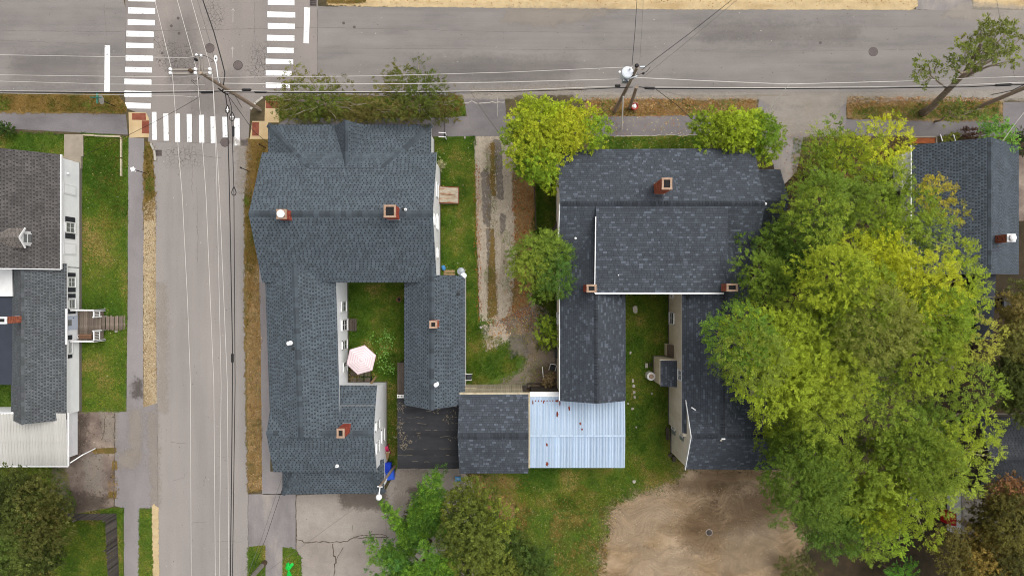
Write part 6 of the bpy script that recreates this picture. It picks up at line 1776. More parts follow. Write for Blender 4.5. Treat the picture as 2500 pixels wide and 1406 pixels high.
for i, (a, b, c_, d_) in enumerate([(1128, 1180, 1127, 1158), (1134, 1182, 1135, 1158), (1138, 1180, 1141, 1166)]):
    mb = MB(); mb.bar(P(a, b, 0), P(c_, d_, 1.5), .05, .05)
    tag(mb.build('wood_stake', 'wall_board'), ['pale stake nearest the blue cooler', 'middle pale stake behind the slate barn', 'shorter pale stake furthest from the blue cooler'][i], 'stake', 'stakes leaning behind the barn')

# things by the side lawn of the corner house
t = thing('garbage_can', 'round galvanised garbage can by the side lawn', 'garbage can', P(1128, 663))
c = P(1127, 663)
mb = MB(); mb.lathe(c, [(.24, .02), (.27, .7), (.28, .72)], 20); mb.build('can', 'steel', t)
mb = MB(); mb.lathe(c, [(.3, .7), (.3, .75), (.2, .8), (.06, .85), (.0, .86)], 20); mb.build('lid', 'steel', t)
mb = MB(); mb.tube([c + Vector((-.07, 0, .85)), c + Vector((-.05, 0, .92)), c + Vector((.05, 0, .92)), c + Vector((.07, 0, .85))], .014, 6); mb.build('handle', 'steel', t)
t = thing('blue_bag', 'crumpled light blue bag against the corner house wall', 'bag', P(1084, 655))
mb = MB(); rg = np.random.default_rng(3)
mb.lathe(P(1084, 655), [(.16, .02), (.2, .12), (.15, .26), (.06, .34)], 9, sx=.8, sy=1.2)
mb.v = [tuple(np.array(q) + rg.normal(0, .025, 3)) for q in mb.v]; mb.build('bag', 'blue_light', t)
t = thing('wood_planks', 'two short planks on the ground near the garbage can', 'planks', P(1098, 664))
for k, (a, b) in enumerate(((662, .06), (669, .04))):
    mb = MB(); mb.box(P(1097, a, b), (.9, .16, .05), rz=-.03 * k); mb.build('plank', 'tan_wood', t)
# hose / low plants by wall
for i, (a, b, r, lb) in enumerate([(1071, 402, .3, 'pale seed heads at the corner of the side lawn'), (1078, 610, .25, 'low weed clump by white wall near the blue bag')]):
    pass

# chairs, hatch and clutter in the backyard
def lawn_chair(x, y, rz, seat, lb):
    t = thing('lawn_chair', lb, 'chair', P(x, y))
    c = P(x, y, 0); R = Matrix.Rotation(rz, 3, 'Z')
    def q(a, b, z): return c + R @ Vector((a, b, z))
    mb = MB(); mb.slab([q(-.2, -.2, .4), q(.2, -.2, .4), q(.2, .2, .42), q(-.2, .2, .42)], .03, 0, 0); mb.build('seat', seat, t)
    mb = MB(); mb.tube([q(-.25, -.22, .45), q(-.24, .26, .85), q(-.15, .34, .98), q(.15, .34, .98), q(.24, .26, .85), q(.25, -.22, .45)], .028, 7); mb.build('frame', 'white_plastic', t)
    mb = MB(); mb.slab([q(-.21, .18, .45), q(.21, .18, .45), q(.16, .31, .92), q(-.16, .31, .92)], .03, 0, 0); mb.build('backrest', seat, t)
    for (a, b) in ((-.2, -.2), (.2, -.2), (-.2, .22), (.2, .22)):
        mb = MB(); mb.tube([q(a, b, .4), q(a * 1.15, b * 1.15, 0)], .02, 6); mb.build('leg', 'white_plastic', t)
lawn_chair(1146, 918, 1.5, 'dark_plastic', 'white chair by the east wing wall in the backyard')
lawn_chair(1348, 896, -.2, 'dark_plastic', 'white framed chair by west wall of chimney house')
t = thing('leaning_pole', 'white pole lying on the crumbling yard', 'pole', P(1325, 910))
mb = MB(); mb.tube([P(1324, 895, .08), P(1327, 927, .35)], .035, 8); mb.build('pole', 'white_plastic', t)
t = thing('garden_bed', 'sunken wooden garden box by the board wall', 'planter', P(1308, 940))
for (a, b, c_, d_) in ((1306, 935, 1.2, .06), (1306, 947, 1.2, .06)):
    mb = MB(); mb.box(P(a, b, .15), (c_, d_, .3)); mb.build('plank', 'old_wood', t)
for a in (1288, 1324):
    mb = MB(); mb.box(P(a, 941, .15), (.06, .33, .28)); mb.build('plank', 'old_wood', t)
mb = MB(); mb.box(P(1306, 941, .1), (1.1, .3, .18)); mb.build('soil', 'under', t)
t = thing('loose_board', 'grey board leaning across the garden box', 'board', P(1326, 942))
mb = MB(); mb.bar(P(1320, 948, .3), P(1335, 936, .45), .1, .03); mb.build('board', 'old_wood', t)
t = thing('rain_barrel', 'white drum with a pinkish lid beside small entry roof', 'barrel', P(1586, 914))
c = U(334, 212)
mb = MB(); mb.lathe(c, [(.3, .02), (.33, .1), (.31, .3), (.33, .32), (.31, .6), (.33, .62), (.32, .95), (.25, .98)], 24); mb.build('drum', 'white_plastic', t)
mb = MB(); mb.lathe(c, [(.18, .96), (.18, 1.06), (.15, 1.09)], 20); mb.build('lid', 'mortar', t)
t = thing('concrete_block', 'concrete block on the grass by white drum', 'block', P(1578, 892))
mb = MB(); mb.box(P(1578, 892, .1), (.2, .36, .2)); mb.build('block', 'stone', t)
t = thing('small_rack', 'little wooden rack by the beige side entry', 'rack', P(1590, 890))
for k in range(3):
    mb = MB(); mb.box(P(1588 + 0, 886 + k * 4, .12), (.26, .05, .04)); mb.build('slat', 'old_wood', t)
mb = MB(); mb.box(P(1585, 890, .05), (.04, .34, .1)); mb.box(P(1591, 890, .05), (.04, .34, .1)); mb.build('frame', 'old_wood', t)
t = thing('wood_pallet', 'grey pallet leaning against the beige gable wall', 'pallet', P(1629, 1060))
for k in range(4):
    mb = MB(); mb.bar(P(1626 + k * 2.2, 1043, .3 + .16 * k), P(1627 + k * 2.2, 1073, .3 + .16 * k), .05, .1); mb.build('slat', 'old_wood', t)
for yy in (1046, 1070):
    mb = MB(); mb.bar(P(1625, yy, 0), P(1634, yy, .95), .05, .05); mb.build('stringer', 'old_wood', t)
t = thing('scrap_crate', 'small dark crate at the foot of the beige gable corner', 'crate', P(1640, 1112))
mb = MB(); mb.box(P(1645, 1119, .18), (.25, .4, .34), rz=.1); mb.box(P(1636, 1110, .12), (.3, .2, .22), rz=.6); mb.build('crate', 'old_wood', t)

# stones
def stone(x, y, w, d, h, lb, rz=0.0, grp=None, nm='stepping_stone', cat='stone', mat='stone', n=9):
    rg_ = np.random.default_rng(int(x * 7 + y))
    c = P(x, y)
    mb = MB()
    lo, hi, tp = [], [], []
    for i in range(n):
        a = 2 * math.pi * i / n; k = rg_.uniform(.82, 1.1)
        q = Matrix.Rotation(rz, 3, 'Z') @ Vector((math.copysign(abs(math.cos(a)) ** .7, math.cos(a)) * w / 2 * k, math.copysign(abs(math.sin(a)) ** .7, math.sin(a)) * d / 2 * k, 0))
        lo.append(c + q * 1.03 + Vector((0, 0, 0))); hi.append(c + q * .9 + Vector((0, 0, h)))
    mb.hexa(lo, hi)
    tag(mb.build(nm, mat), lb, cat, grp)
stone(1550, 756, .42, .66, .12, 'large pale slab on the grass below the dormer trim', .05, nm='stone_slab')
g_ = 'stepping stones along the back lawn'
for i, (x, y, w, d, lb) in enumerate([(1539, 861, .18, .24, 'small pale stone nearest the slate wing, above the row'), (1545, 929, .2, .3, 'topmost stone of the stepping row'), (1547, 942, .26, .3, 'second stone of the stepping row'), (1548, 957, .24, .28, 'third stone of the stepping row'),
                                      (1549, 969, .2, .3, 'last stone of the close stepping row'), (1544, 997, .26, .22, 'lone pale stone below the stepping row'), (1553, 1042, .16, .18, 'tiny stone in the middle of back lawn'), (1591, 960, .18, .2, 'pale stone between row and beige wall'),
                                      (1533, 985, .14, .2, 'stone touching the corner of the metal roof')]):
    stone(x, y, w, d, .09, lb, rnd.uniform(-.4, .4), g_)
stone(285, 808, .26, .22, .1, 'yellowish flat stone at the foot of deck steps', .3, nm='stone_slab')
stone(1135, 337, .16, .24, .15, 'small pale block at top of the side lawn', nm='stone_slab')
stone(1174, 799, .2, .24, .18, 'small white meter box on the weedy backyard', nm='ground_box', cat='box')
stone(1548, 1175, .3, .26, .08, 'pale stones at the edge of dirt lot', nm='stone_slab')
t = thing('brick_bed', 'brick red garden bed in front of the right hand house', 'garden bed', P(2257, 344))
mb = MB(); mb.box(P(2254, 343, .06), (1.95, .5, .12)); mb.build('mulch', 'mulch', t)
mb = MB(); mb.box(P(2254, 335, .1), (2.1, .12, .2)); mb.box(P(2285, 343, .1), (.1, .5, .2)); mb.build('border', 'concrete', t)
t = thing('stair_rail', 'pair of white handrails at the right house steps', 'handrail', P(2310, 335))
for a in (2296, 2328):
    mb = MB(); mb.bar(P(a, 329, .95), P(a + 5, 345, 1.0), .05, .05); mb.bar(P(a, 330, 0), P(a, 329.5, .95), .05, .05); mb.build('rail', 'trim', t)
t = thing('porch_steps', 'grey wooden skirt below the west wall of chimney house', 'steps', P(1350, 560))
for k in range(5):
    mb = MB(); mb.slab([P(1362, 536 + k * 8, .9), P(1362, 543.4 + k * 8, .9), P(1336 - 1 + (4 - k) * 2, 563 + k * 3.4, .25), P(1336 + (4 - k) * 3, 560 + k * 3.4, .25)], .04, 0, 0); mb.build('plank', 'old_wood', t)
t = thing('rail_fence', 'low grey rail along the leafy edge of gravel drive', 'fence', P(1308, 510))
mb = MB(); mb.bar(P(1304, 455, .5), P(1309, 560, .5), .07, .08); mb.build('rail', 'old_wood', t)
for yy, xx in ((460, 1304.5), (510, 1307), (556, 1309)):
    mb = MB(); mb.bar(P(xx, yy, 0), P(xx, yy, .55), .09, .09); mb.build('post', 'old_wood', t)
t = thing('green_tarp', 'crumpled bright green plastic sheet on a small verge', 'plastic sheet', P(706, 1385))
rg = np.random.default_rng(8)
mb = MB()
def crumple(poly, n=7, hh=.22):
    w = [P(a, b) for a, b in poly]
    c = sum(w, Vector()) / len(w)
    rings = []
    for k in range(3):
        rings.append([c + (q - c) * (1 - k * .36) + Vector((rg.normal(0, .03), rg.normal(0, .03), .03 + hh * k / 2 * rg.uniform(.5, 1.3))) for q in w])
    vs = [q for r in rings for q in r] + [c + Vector((0, 0, hh))]
    m = len(w); fs = []
    for k in range(2):
        for i in range(m): fs.append((k * m + i, k * m + (i + 1) % m, (k + 1) * m + (i + 1) % m, (k + 1) * m + i))
    for i in range(m): fs.append((2 * m + i, 2 * m + (i + 1) % m, 3 * m))
    mb.add(vs, fs)
crumple([(699, 1374), (703, 1370), (707, 1371), (709, 1380), (714, 1373), (717, 1378), (711, 1388), (705, 1392), (698, 1386)][::-1])
crumple([(703, 1390), (709, 1393), (712, 1399), (715, 1409), (704, 1411), (699, 1404)][::-1])
mb.build('sheet', 'green_plastic', t)
t = thing('red_bucket', 'red bucket with white bag inside at the pole stub', 'bucket', P(1548, 263))
c = P(1547, 264)
mb = MB(); mb.lathe(c, [(.2, .02), (.26, .5), (.28, .52), (.28, .56), (.24, .56), (.22, .4), (.0, .36)], 20); mb.build('bucket', 'red', t)
mb = MB(); mb.lathe(c + Vector((-.02, 0, .38)), [(.2, 0), (.18, .12), (.1, .2), (.03, .22)], 9); mb.v = [tuple(np.array(q) + rg.normal(0, .02, 3)) for q in mb.v]; mb.build('bag', 'white_plastic', t)
mb = MB(); mb.tube([c + Vector((.27, 0, .5)), c + Vector((.2, .22, .62)), c + Vector((0, .3, .6)), c + Vector((-.2, .22, .58)), c + Vector((-.27, 0, .5))], .01, 5); mb.build('handle', 'steel', t)
t = thing('blue_drum', 'blue plastic drum half hidden under the south eastern tree', 'drum', P(2222, 1208))
mb = MB(); mb.lathe(P(2222, 1208), [(.27, 0), (.3, .08), (.29, .3), (.31, .32), (.29, .6), (.31, .62), (.29, .9), (.26, .95)], 18); mb.build('drum', 'blue_light', t)
mb = MB(); mb.lathe(P(2222, 1208, .93), [(.25, 0), (.25, .05), (.2, .06)], 16); mb.build('lid', 'blue_lid', t)

# ================================================================== SIGNS
t = thing('street_sign', 'green street name sign on a post at left corner', 'street sign', P(281, 254))
b = P(281, 254); tp = P(237, 240, 2.45)
b = Vector((tp.x, tp.y, 0))
mb = MB(); mb.tube([b, b + Vector((0, 0, 2.3))], .03, 8); mb.build('post', 'cable', t)
mb = MB(); mb.box((b.x, b.y, 2.42), (.04, .8, .18)); mb.build('name_blade', 'sign_green', t)
mb = MB(); mb.box((b.x, b.y, 2.62), (.8, .04, .18)); mb.build('name_blade', 'sign_green', t)
mb = MB(); R8 = .36
mb.hexa([b + Vector((.0 + .02, R8 * math.cos(math.pi / 8 + k * math.pi / 4), 1.95 + R8 * math.sin(math.pi / 8 + k * math.pi / 4))) for k in range(8)][::-1], [b + Vector((.045, R8 * math.cos(math.pi / 8 + k * math.pi / 4), 1.95 + R8 * math.sin(math.pi / 8 + k * math.pi / 4))) for k in range(8)][::-1]); mb.build('stop_plate', 'sign_back', t)
t = thing('parking_sign', 'small white sign on a dark post by sidewalk', 'sign', P(356, 427))
tp = P(326, 414, 1.9); b = Vector((tp.x, tp.y, 0))
mb = MB(); mb.tube([b, b + Vector((0, 0, 1.9))], .03, 8); mb.build('post', 'cable', t)
mb = MB(); mb.box((b.x, b.y, 1.8), (.03, .3, .45)); mb.box((b.x, b.y, 2.03), (.3, .3, .01), rz=.4); mb.build('plate', 'white_metal', t)
for (a, bb_, lb) in (((586, 409), 1.9, 'bare dark sign post on the verge by corner house'), ((632, 352), 1.5, 'short dark post beside the right curb ramp')):
    tp = P(*a, bb_); b = Vector((tp.x, tp.y, 0))
    mb = MB(); mb.tube([b, b + Vector((0, 0, bb_))], .03, 8); mb.box((b.x, b.y, bb_ - .2), (.02, .12, .3))
    tag(mb.build('sign_post', 'cable'), lb, 'sign post')

# ================================================================== UTILITY POLES
def pole(nm, lb, base, top, z, r0, r1, mat='pole'):
    t = thing(nm, lb, 'utility pole', P(*base))
    b, tp = P(*base), P(*top, z)
    mb = MB(); mb.tube([b - Vector((0, 0, .2)), b.lerp(tp, .5), tp], [r0, (r0 + r1) / 2, r1], 12); mb.build('pole_shaft', mat, t, smooth=False)
    return t, b, tp
def insulator(par, p, r=.085, h=.26):
    mb = MB(); mb.lathe(p, [(r * .5, 0), (r * .6, h * .2), (r, h * .3), (r * .6, h * .45), (r * 1.1, h * .6), (r * .7, h * .75), (r * 1.0, h * .9), (r * .3, h)], 12); mb.build('insulator', 'porcelain', par)
t, b, tp = pole('utility_pole', 'tall utility pole with double crossarm and white insulators at the intersection', (634, 268), (489, 178), 10.3, .16, .095)
za = 10.0
for (yy, zz) in ((171.5, za), (181, za)):
    mb = MB(); mb.bar(P(418, yy, zz), P(520, yy - 2, zz), .11, .12); mb.build('crossarm', 'arm', t)
    for xx in (419, 480, 515): insulator(t, P(xx, yy - .5, zz + .06))
mb = MB(); mb.bar(P(486, 140, za + .4), P(489, 185, za), .09, .09); mb.bar(P(494, 140, za + .4), P(495, 185, za), .07, .07); mb.build('crossarm', 'arm', t)
for (xx, yy) in ((483, 137), (494, 138)): insulator(t, P(xx, yy, za + .4), .07)
mb = MB(); mb.lathe(P(468, 175, za + .1), [(.1, 0), (.13, .1), (.13, .25), (.05, .34)], 12); mb.build('fuse_cutout', 'bark_dark', t)
mb = MB(); mb.lathe(P(481, 148, za + .1), [(.07, 0), (.09, .1), (.09, .25), (.03, .3)], 10); mb.build('fuse_cutout', 'cable', t)
mb = MB(); mb.tube([P(475, 147, za), P(471, 142, za + .3), P(480, 136.5, za + .6), P(500, 137, za + .6), P(515, 144, za + .4), P(522, 150, za), P(516, 151, za - .1)], .016, 5)
mb.tube([P(471, 145, za), P(476, 150, za), P(484, 149, za), P(483, 160, za - .2)], .014, 5); mb.tube([P(468, 195, za - .6), P(475, 199, za - .7), P(482, 198, za - .7), P(486, 190, za - .3)], .02, 5); mb.tube([P(466, 196, za - .6), P(480, 210, za - 1), P(487, 216, za - 1.4)], .014, 5)
mb.build('jumper_wire', 'cable', t)
mb = MB(); mb.tube([P(536, 203, 8.4), P(532, 188, 8.9), P(528, 160, 9.2), P(526.5, 152, 9.2)], .035, 7); mb.build('lamp_arm', 'white_metal', t)
mb = MB(); mb.lathe(P(526.5, 144, 9.1), [(.04, .1), (.12, .05), (.13, -.02), (.1, -.07)], 14, sx=.9, sy=1.9); mb.build('lamp_head', 'white_metal', t)
mb = MB(); mb.box(P(526.5, 143.2, 9.24), (.07, .07, .07)); mb.build('photocell', 'cable', t)
mb = MB(); mb.tube([P(533, 216, 6.6), P(545, 226, 6.3), P(556, 232, 6.0)], .05, 6); mb.tube([P(545, 205, 7), P(548, 216, 6.6), P(542, 222, 6.4)], .04, 6); mb.tube([P(556, 228, 6), P(573, 233, 5.6), P(590, 262, 2.2)], .018, 5); mb.build('cable_bundle', 'cable', t)
mb = MB(); mb.tube([P(612, 259, 1.8), P(638, 270, 0.2)], .05, 6); mb.build('ground_guard', 'arm', t)

t, b, tp = pole('utility_pole', 'utility pole with a white transformer on the right verge', (1501, 272), (1556, 165), 10.5, .16, .09)
pt = lambda f: b.lerp(tp, f)
q = P(1525, 186, 9.3)
mb = MB(); mb.lathe(P(1526, 188, 8.4), [(.3, -.02), (.36, .05), (.36, .95), (.38, .97), (.38, 1.02), (.3, 1.07), (.12, 1.1)], 24); tx = mb.build('transformer', 'trans', t, smooth=False)
for k in range(5):
    mb = MB(); mb.box(P(1520 + k * 3, 199 + abs(k - 2) * .3, 8.75), (.025, .16, .75)); mb.build('cooling_fin', 'steel', tx)
insulator(tx, P(1512, 178, 9.3), .07, .22); insulator(tx, P(1538, 170, 9.5), .07, .3); insulator(t, P(1549, 182, 9.0), .09, .26)
mb = MB(); mb.bar(P(1538, 192, 9.1), P(1556, 186, 9.1), .08, .08); mb.build('bracket', 'steel', t); mb = MB(); mb.bar(P(1562, 164, 10.2), P(1574, 163.5, 10.2), .08, .08); mb.build('bracket', 'steel', t)
mb = MB(); mb.lathe(P(1554, 162, 10.45), [(.13, 0), (.14, .1), (.07, .18)], 10); mb.build('pole_cap', 'cable', t)
mb = MB(); mb.tube([P(1545, 178, 9.6), P(1552, 182, 9.2), P(1562, 182, 9.0), P(1578, 176, 9.2), P(1588, 164, 9.5)], .016, 5); mb.tube([P(1556, 178, 9.4), P(1545, 188, 9), P(1548, 195, 8.6)], .016, 5); mb.lathe(P(1570, 181, 9.0), [(.06, 0), (.09, .1), (.04, .2)], 8); mb.build('jumper_wire', 'cable', t)
t2, b2, tp2 = pole('pole_stub', 'short cut off pole stub next to transformer pole', (1538, 263), (1554, 213), 6.4, .14, .11)
t = thing('guy_guard', 'white guy wire guard standing in the dark sidewalk', 'guy wire', P(1518, 315))
g0, g1 = P(1518, 316, 0), P(1521.5, 236, 5.0)
mb = MB(); mb.tube([g0, g1], .05, 8); mb.build('guard', 'white_plastic', t)
mb = MB(); mb.tube([g1, P(1540, 200, 8.0)], .012, 5); mb.build('cable', 'cable_grey', t)

t, b, tp = pole('utility_pole', 'leaning brown pole at the right edge beside leaning tree', (2385, 264), (2637, 158), 10.0, .17, .11)
mb = MB(); mb.tube([P(2420, 232, 6), P(2470, 222, 6.4), P(2505, 205, 8)], .03, 5); mb.build('cable_bundle', 'cable', t)
t, b, tp = pole('utility_pole', 'pale pole with a dark base at the bottom edge', (647, 1372), (515, 1518), 10.0, .19, .13, 'pole_grey')
mb = MB(); mb.tube([b - Vector((0, 0, .1)), b + (tp - b) * .07], [.205, .2], 12); mb.build('base_wrap', 'bark_dark', t)
t, b, tp = pole('street_light', 'thin curved pole with white lamp by the blue bins', (963, 1138), (928, 1186), 6.6, .11, .08)
mb = MB(); mb.tube([P(928, 1186, 6.5), P(927, 1194, 6.8), P(925.5, 1206, 6.9)], .045, 7); mb.build('lamp_arm', 'white_metal', t)
mb = MB(); mb.lathe(P(924.5, 1214, 6.75), [(.22, -.12), (.2, .0), (.12, .1), (.03, .14)], 18); mb.build('lamp_head', 'white_metal', t)
mb = MB(); mb.tube([P(945, 1168, 4.6), P(938, 1180, 5.4)], .03, 6); mb.build('conduit', 'white_metal', t); mb = MB(); mb.tube([P(921, 1187, 6.5), P(934, 1188, 6.5)], .04, 6); mb.build('bracket', 'white_metal', t)

# ================================================================== WIRES
def wire(pts, lb, r=.013, mat='wire', grp='overhead wires', nm='overhead_wire', n=5, sub=6, sag=0.0):
    """pts: (px, py, z) along the wire"""
    q = [P(*p) for p in pts]
    out = []
    for i in range(len(q) - 1):
        for j in range(sub):
            t_ = j / sub
            p = q[i].lerp(q[i + 1], t_); p.z -= sag * 4 * t_ * (1 - t_)
            out.append(p)
    out.append(q[-1])
    mb = MB(); mb.tube(out, r, n)
    return tag(mb.build(nm, mat), lb, 'wire', grp)
Zt = 10.2
wire([(372, -30, Zt), (380, 10, Zt), (419, 171, Zt), (421, 181, Zt), (430, 300, Zt), (445, 478, Zt - .2), (458, 740, Zt - .3), (465, 938, Zt - .4), (467, 1440, Zt - .5)], 'pale wire over the side street, leftmost of the long ones', .015)
wire([(424, -30, Zt), (480, 170, Zt), (481, 181, Zt), (490, 290, Zt), (503, 478, Zt - .2), (522, 938, Zt - .4), (526, 1440, Zt - .5)], 'pale wire over the side street, second from the left', .015)
wire([(458, -30, Zt), (515, 170, Zt), (519, 185, Zt), (525, 285, Zt), (536, 478, Zt - .2), (555, 938, Zt - .4), (559, 1440, Zt - .5)], 'pale wire over side street ending nearest the black cables', .015)
wire([(519, 190, 9.9), (528, 400, 9.5), (540, 938, 9.2), (535, 1440, 9.2)], 'thin pale wire crossing between second and third wires', .013)
wire([(475, -30, 9), (482, 0, 9), (512, 102, 8.6), (540, 210, 7.6)], 'thin grey wire running to top edge from the crossarm pole', .016, 'cable_grey')
wire([(482, -30, 7), (495, 0, 7), (522, 78, 6.9), (542, 150, 6.8), (549, 178, 6.8), (546, 206, 6.8)], 'thick black cable curving to the top edge', .04, 'cable')
wire([(549, 222, 6.4), (555, 262, 6.3), (560, 460, 6.1), (564, 660, 6.0), (568, 870, 6.0), (566, 1100, 6.0), (562, 1440, 6.0)], 'black cable over the side street with loop and splice', .034, 'cable')
wire([(556, 228, 6.4), (565, 262, 6.4), (571, 460, 6.2), (574, 938, 6.2), (567, 1440, 6.2)], 'thin black cable rightmost over the side street', .026, 'cable')
wire([(-30, 134, Zt), (250, 139, Zt), (455, 141.5, Zt), (483, 138, Zt + .3)], 'upper pale wire at left, above the stop line top', .014)
wire([(-30, 183, 9.6), (270, 187, 9.5), (440, 189, 9.5), (486, 184, 9.6)], 'pale wire at left crossing the middle of stop line', .014)
wire([(-30, 198, 9.2), (270, 206, 9.1), (500, 208, 9.2)], 'pale wire at left crossing the lower stop line', .014)
wire([(-30, 222, 7.4), (270, 224.5, 7.2), (520, 222, 7.2)], 'thin pale wire just above the left black cable', .012)
wire([(-30, 225, 6.6), (180, 226.5, 6.5), (330, 227, 6.5), (480, 225.5, 6.5), (545, 223, 6.6)], 'black cable along the left gutter of main street', .036, 'cable')
wire([(-30, 227.5, 7.0), (240, 231.5, 6.8), (440, 234.5, 6.8), (475, 238, 6.8), (480, 236, 6.8)], 'pale wire just below the left black cable', .013)
wire([(496, 186, 9.6), (525, 190, 9.6), (620, 189, 9.5), (915, 186, 9.4), (1240, 177, 9.4), (1545, 164, 10.2)], 'uppermost pale wire strung between the two big poles', .016)
wire([(548, 204, 8), (760, 206, 7.8), (1000, 205, 7.7), (1240, 201, 7.7), (1500, 194, 8.0), (1545, 191, 8.2)], 'twisted service wire between the two big poles', .024, 'wire')
wire([(548, 222, 6.8), (700, 224, 6.7), (1000, 224.5, 6.6), (1240, 222, 6.6), (1380, 216, 6.6), (1510, 211, 6.7)], 'thick pale cable between the two big poles', .024)
wire([(548, 225, 6.5), (700, 227, 6.4), (1000, 227, 6.3), (1240, 224.5, 6.3), (1400, 220, 6.3), (1545, 213.5, 6.5)], 'black cable between the two big poles', .03, 'cable')
wire([(1552, 190, 8.2), (1700, 197, 8.0), (1860, 203.5, 7.9), (1925, 206, 7.9), (2200, 199, 7.9), (2360, 192, 8.0), (2540, 186, 8.2)], 'twisted service wire right of the transformer pole', .024, 'wire')
wire([(1600, 213.5, 6.6), (1840, 215, 6.6), (2140, 213, 6.6), (2350, 208, 6.7), (2540, 200, 6.9)], 'thick pale cable right of the transformer pole', .026)
wire([(1560, 213, 6.5), (1600, 217, 6.4), (1840, 217.5, 6.4), (2140, 216, 6.4), (2360, 213, 6.5), (2540, 205, 6.8)], 'black cable right of the transformer pole', .034, 'cable')
wire([(1543, 160, 10.2), (1550, 80, 10), (1557, -30, 9.9)], 'twisted wire going up from the transformer pole', .018, 'cable')
wire([(1562, 150, 8), (1567, 70, 7.8), (1572, -30, 7.6)], 'thin grey wire going up from the transformer pole', .012, 'cable_grey')
wire([(1566, 172, 9.4), (1600, 145, 9.3), (1680, 85, 9.1), (1810, -18, 9)], 'black twisted wire going diagonally to top edge', .018, 'cable')
wire([(1572, 188, 8.4), (1650, 125, 8.2), (1740, 50, 8.0), (1822, -18, 8)], 'thin grey wire going diagonally to top edge', .014, 'cable_grey')
wire([(1602, 219, 6.4), (1650, 255, 5.6), (1692, 294, 4.6)], 'black drop wire into the right hand maple by the pole', .02, 'cable')
wire([(1566, 222, 6.2), (1620, 262, 5.4), (1688, 308, 4.4)], 'grey drop wire into the right hand maple', .012, 'cable_grey')
wire([(1606, 221, 6.4), (1690, 238, 5.8), (1740, 252, 5.2)], 'thin grey drop wire right of the pole', .01, 'cable_grey')
wire([(1150, 226, 6.4), (1185, 280, 5.6), (1228, 338, 4.6)], 'grey drop wire over the gravel drive apron', .018, 'cable_grey')
wire([(1926, 207, 7.9), (1900, 240, 7.0), (1878, 274, 6.0)], 'pale drop wire over the sandy driveway', .02, 'wire')
wire([(2520, 250, 7), (2480, 300, 6.2), (2448, 345, 5.4)], 'pale drop wire to the right hand house', .026, 'wire')
wire([(2478, 190, 8), (2462, 130, 7), (2440, 40, 6), (2430, -20, 6)], 'thin grey wire at the top right corner', .012, 'cable_grey')
wire([(488, 237, 6.6), (430, 270, 5.8), (370, 302, 5.2), (314, 330, 4.6), (230, 368, 3.4), (205, 380, 2.6)], 'thin service wire to the white house', .014, 'cable')
wire([(560, 238, 5.8), (592, 282, 5.0), (620, 322, 4.6), (655, 350, 4.4)], 'black drop wire to the corner house', .018, 'cable')
wire([(590, 1440, 8), (640, 1310, 7), (690, 1160, 5.2)], 'thin wire from bottom edge to the porch roof', .012, 'cable_grey')
wire([(598, 1440, 8), (650, 1310, 7), (700, 1160, 5.2)], 'twisted wire from bottom edge to the porch roof', .014, 'cable')
wire([(600, 1430, 8.5), (700, 1360, 7.6), (900, 1215, 6.6), (926, 1190, 6.6)], 'faint grey wire to the lamp by the blue bins', .01, 'cable_grey')
# slack loops, splices
def loop(x, y, z, w, h, lb, cross=True):
    pts = [P(x, y - h * .62, z), P(x - w * .35, y - h * .2, z), P(x - w * .5, y + h * .12, z), P(x - w * .35, y + h * .38, z), P(x, y + h * .5, z), P(x + w * .35, y + h * .38, z), P(x + w * .5, y + h * .12, z), P(x + w * .35, y - h * .2, z), P(x, y - h * .62, z)]
    if not cross: pts = [P(2 * x - 0, 0, 0) if False else p for p in pts]
    t = thing('cable_loop', lb, 'cable loop', P(x, y, z), 'slack cable loops')
    mb = MB(); mb.tube(pts, .03, 6); mb.build('loop', 'cable', t)
    if cross:
        mb = MB(); mb.bar(P(x - w * .42, y, z), P(x + w * .42, y, z), .04, .02); mb.build('bracket', 'white_metal', t); mb = MB(); mb.bar(P(x, y - h * .4, z), P(x, y + h * .4, z), .04, .03); mb.build('bracket', 'white_metal', t)
loop(555.5, 268, 6.35, 11, 18, 'upper cable loop with white cross under the crossarm pole')
loop(566.5, 286, 6.3, 13, 20, 'lower cable loop with white cross, above the splice box')
loop(571, 468, 6.2, 11, 20, 'plain teardrop cable loop halfway along the side street', False)
for (x, y, z, rz, L_, lb, v) in [(569.5, 321, 6.25, math.pi / 2, .62, 'black splice box just below the cable loops', 1), (567.5, 874, 6.0, math.pi / 2, .55, 'black splice box lower down over the side street', 1), (506, 226, 6.5, 0.03, .75, 'black splice case left of the crossarm pole', 0), (602, 220, 6.8, 0, .55, 'upper black splice right of crossarm pole', 0), (636, 225, 6.5, 0, .75, 'lower black splice by the sparse tree', 0),
                                 (1508, 210, 6.7, 0, .32, 'small black box left of the transformer pole', 0), (1586, 216, 6.4, -.05, .62, 'black splice case right of the transformer pole', 0), (2450, 208, 6.8, .05, 1.0, 'black splice case near the right edge', 0)]:
    c = P(x, y, z); d_ = Vector((math.cos(rz), math.sin(rz), 0)); k = .09
    mb = MB(); mb.tube([c - d_ * L_ * .62, c - d_ * L_ * .5, c + d_ * L_ * .5, c + d_ * L_ * .62], [.03, k, k, .03], 9)
    tag(mb.build('cable_splice', 'cable'), lb, 'cable splice', 'cable splices')
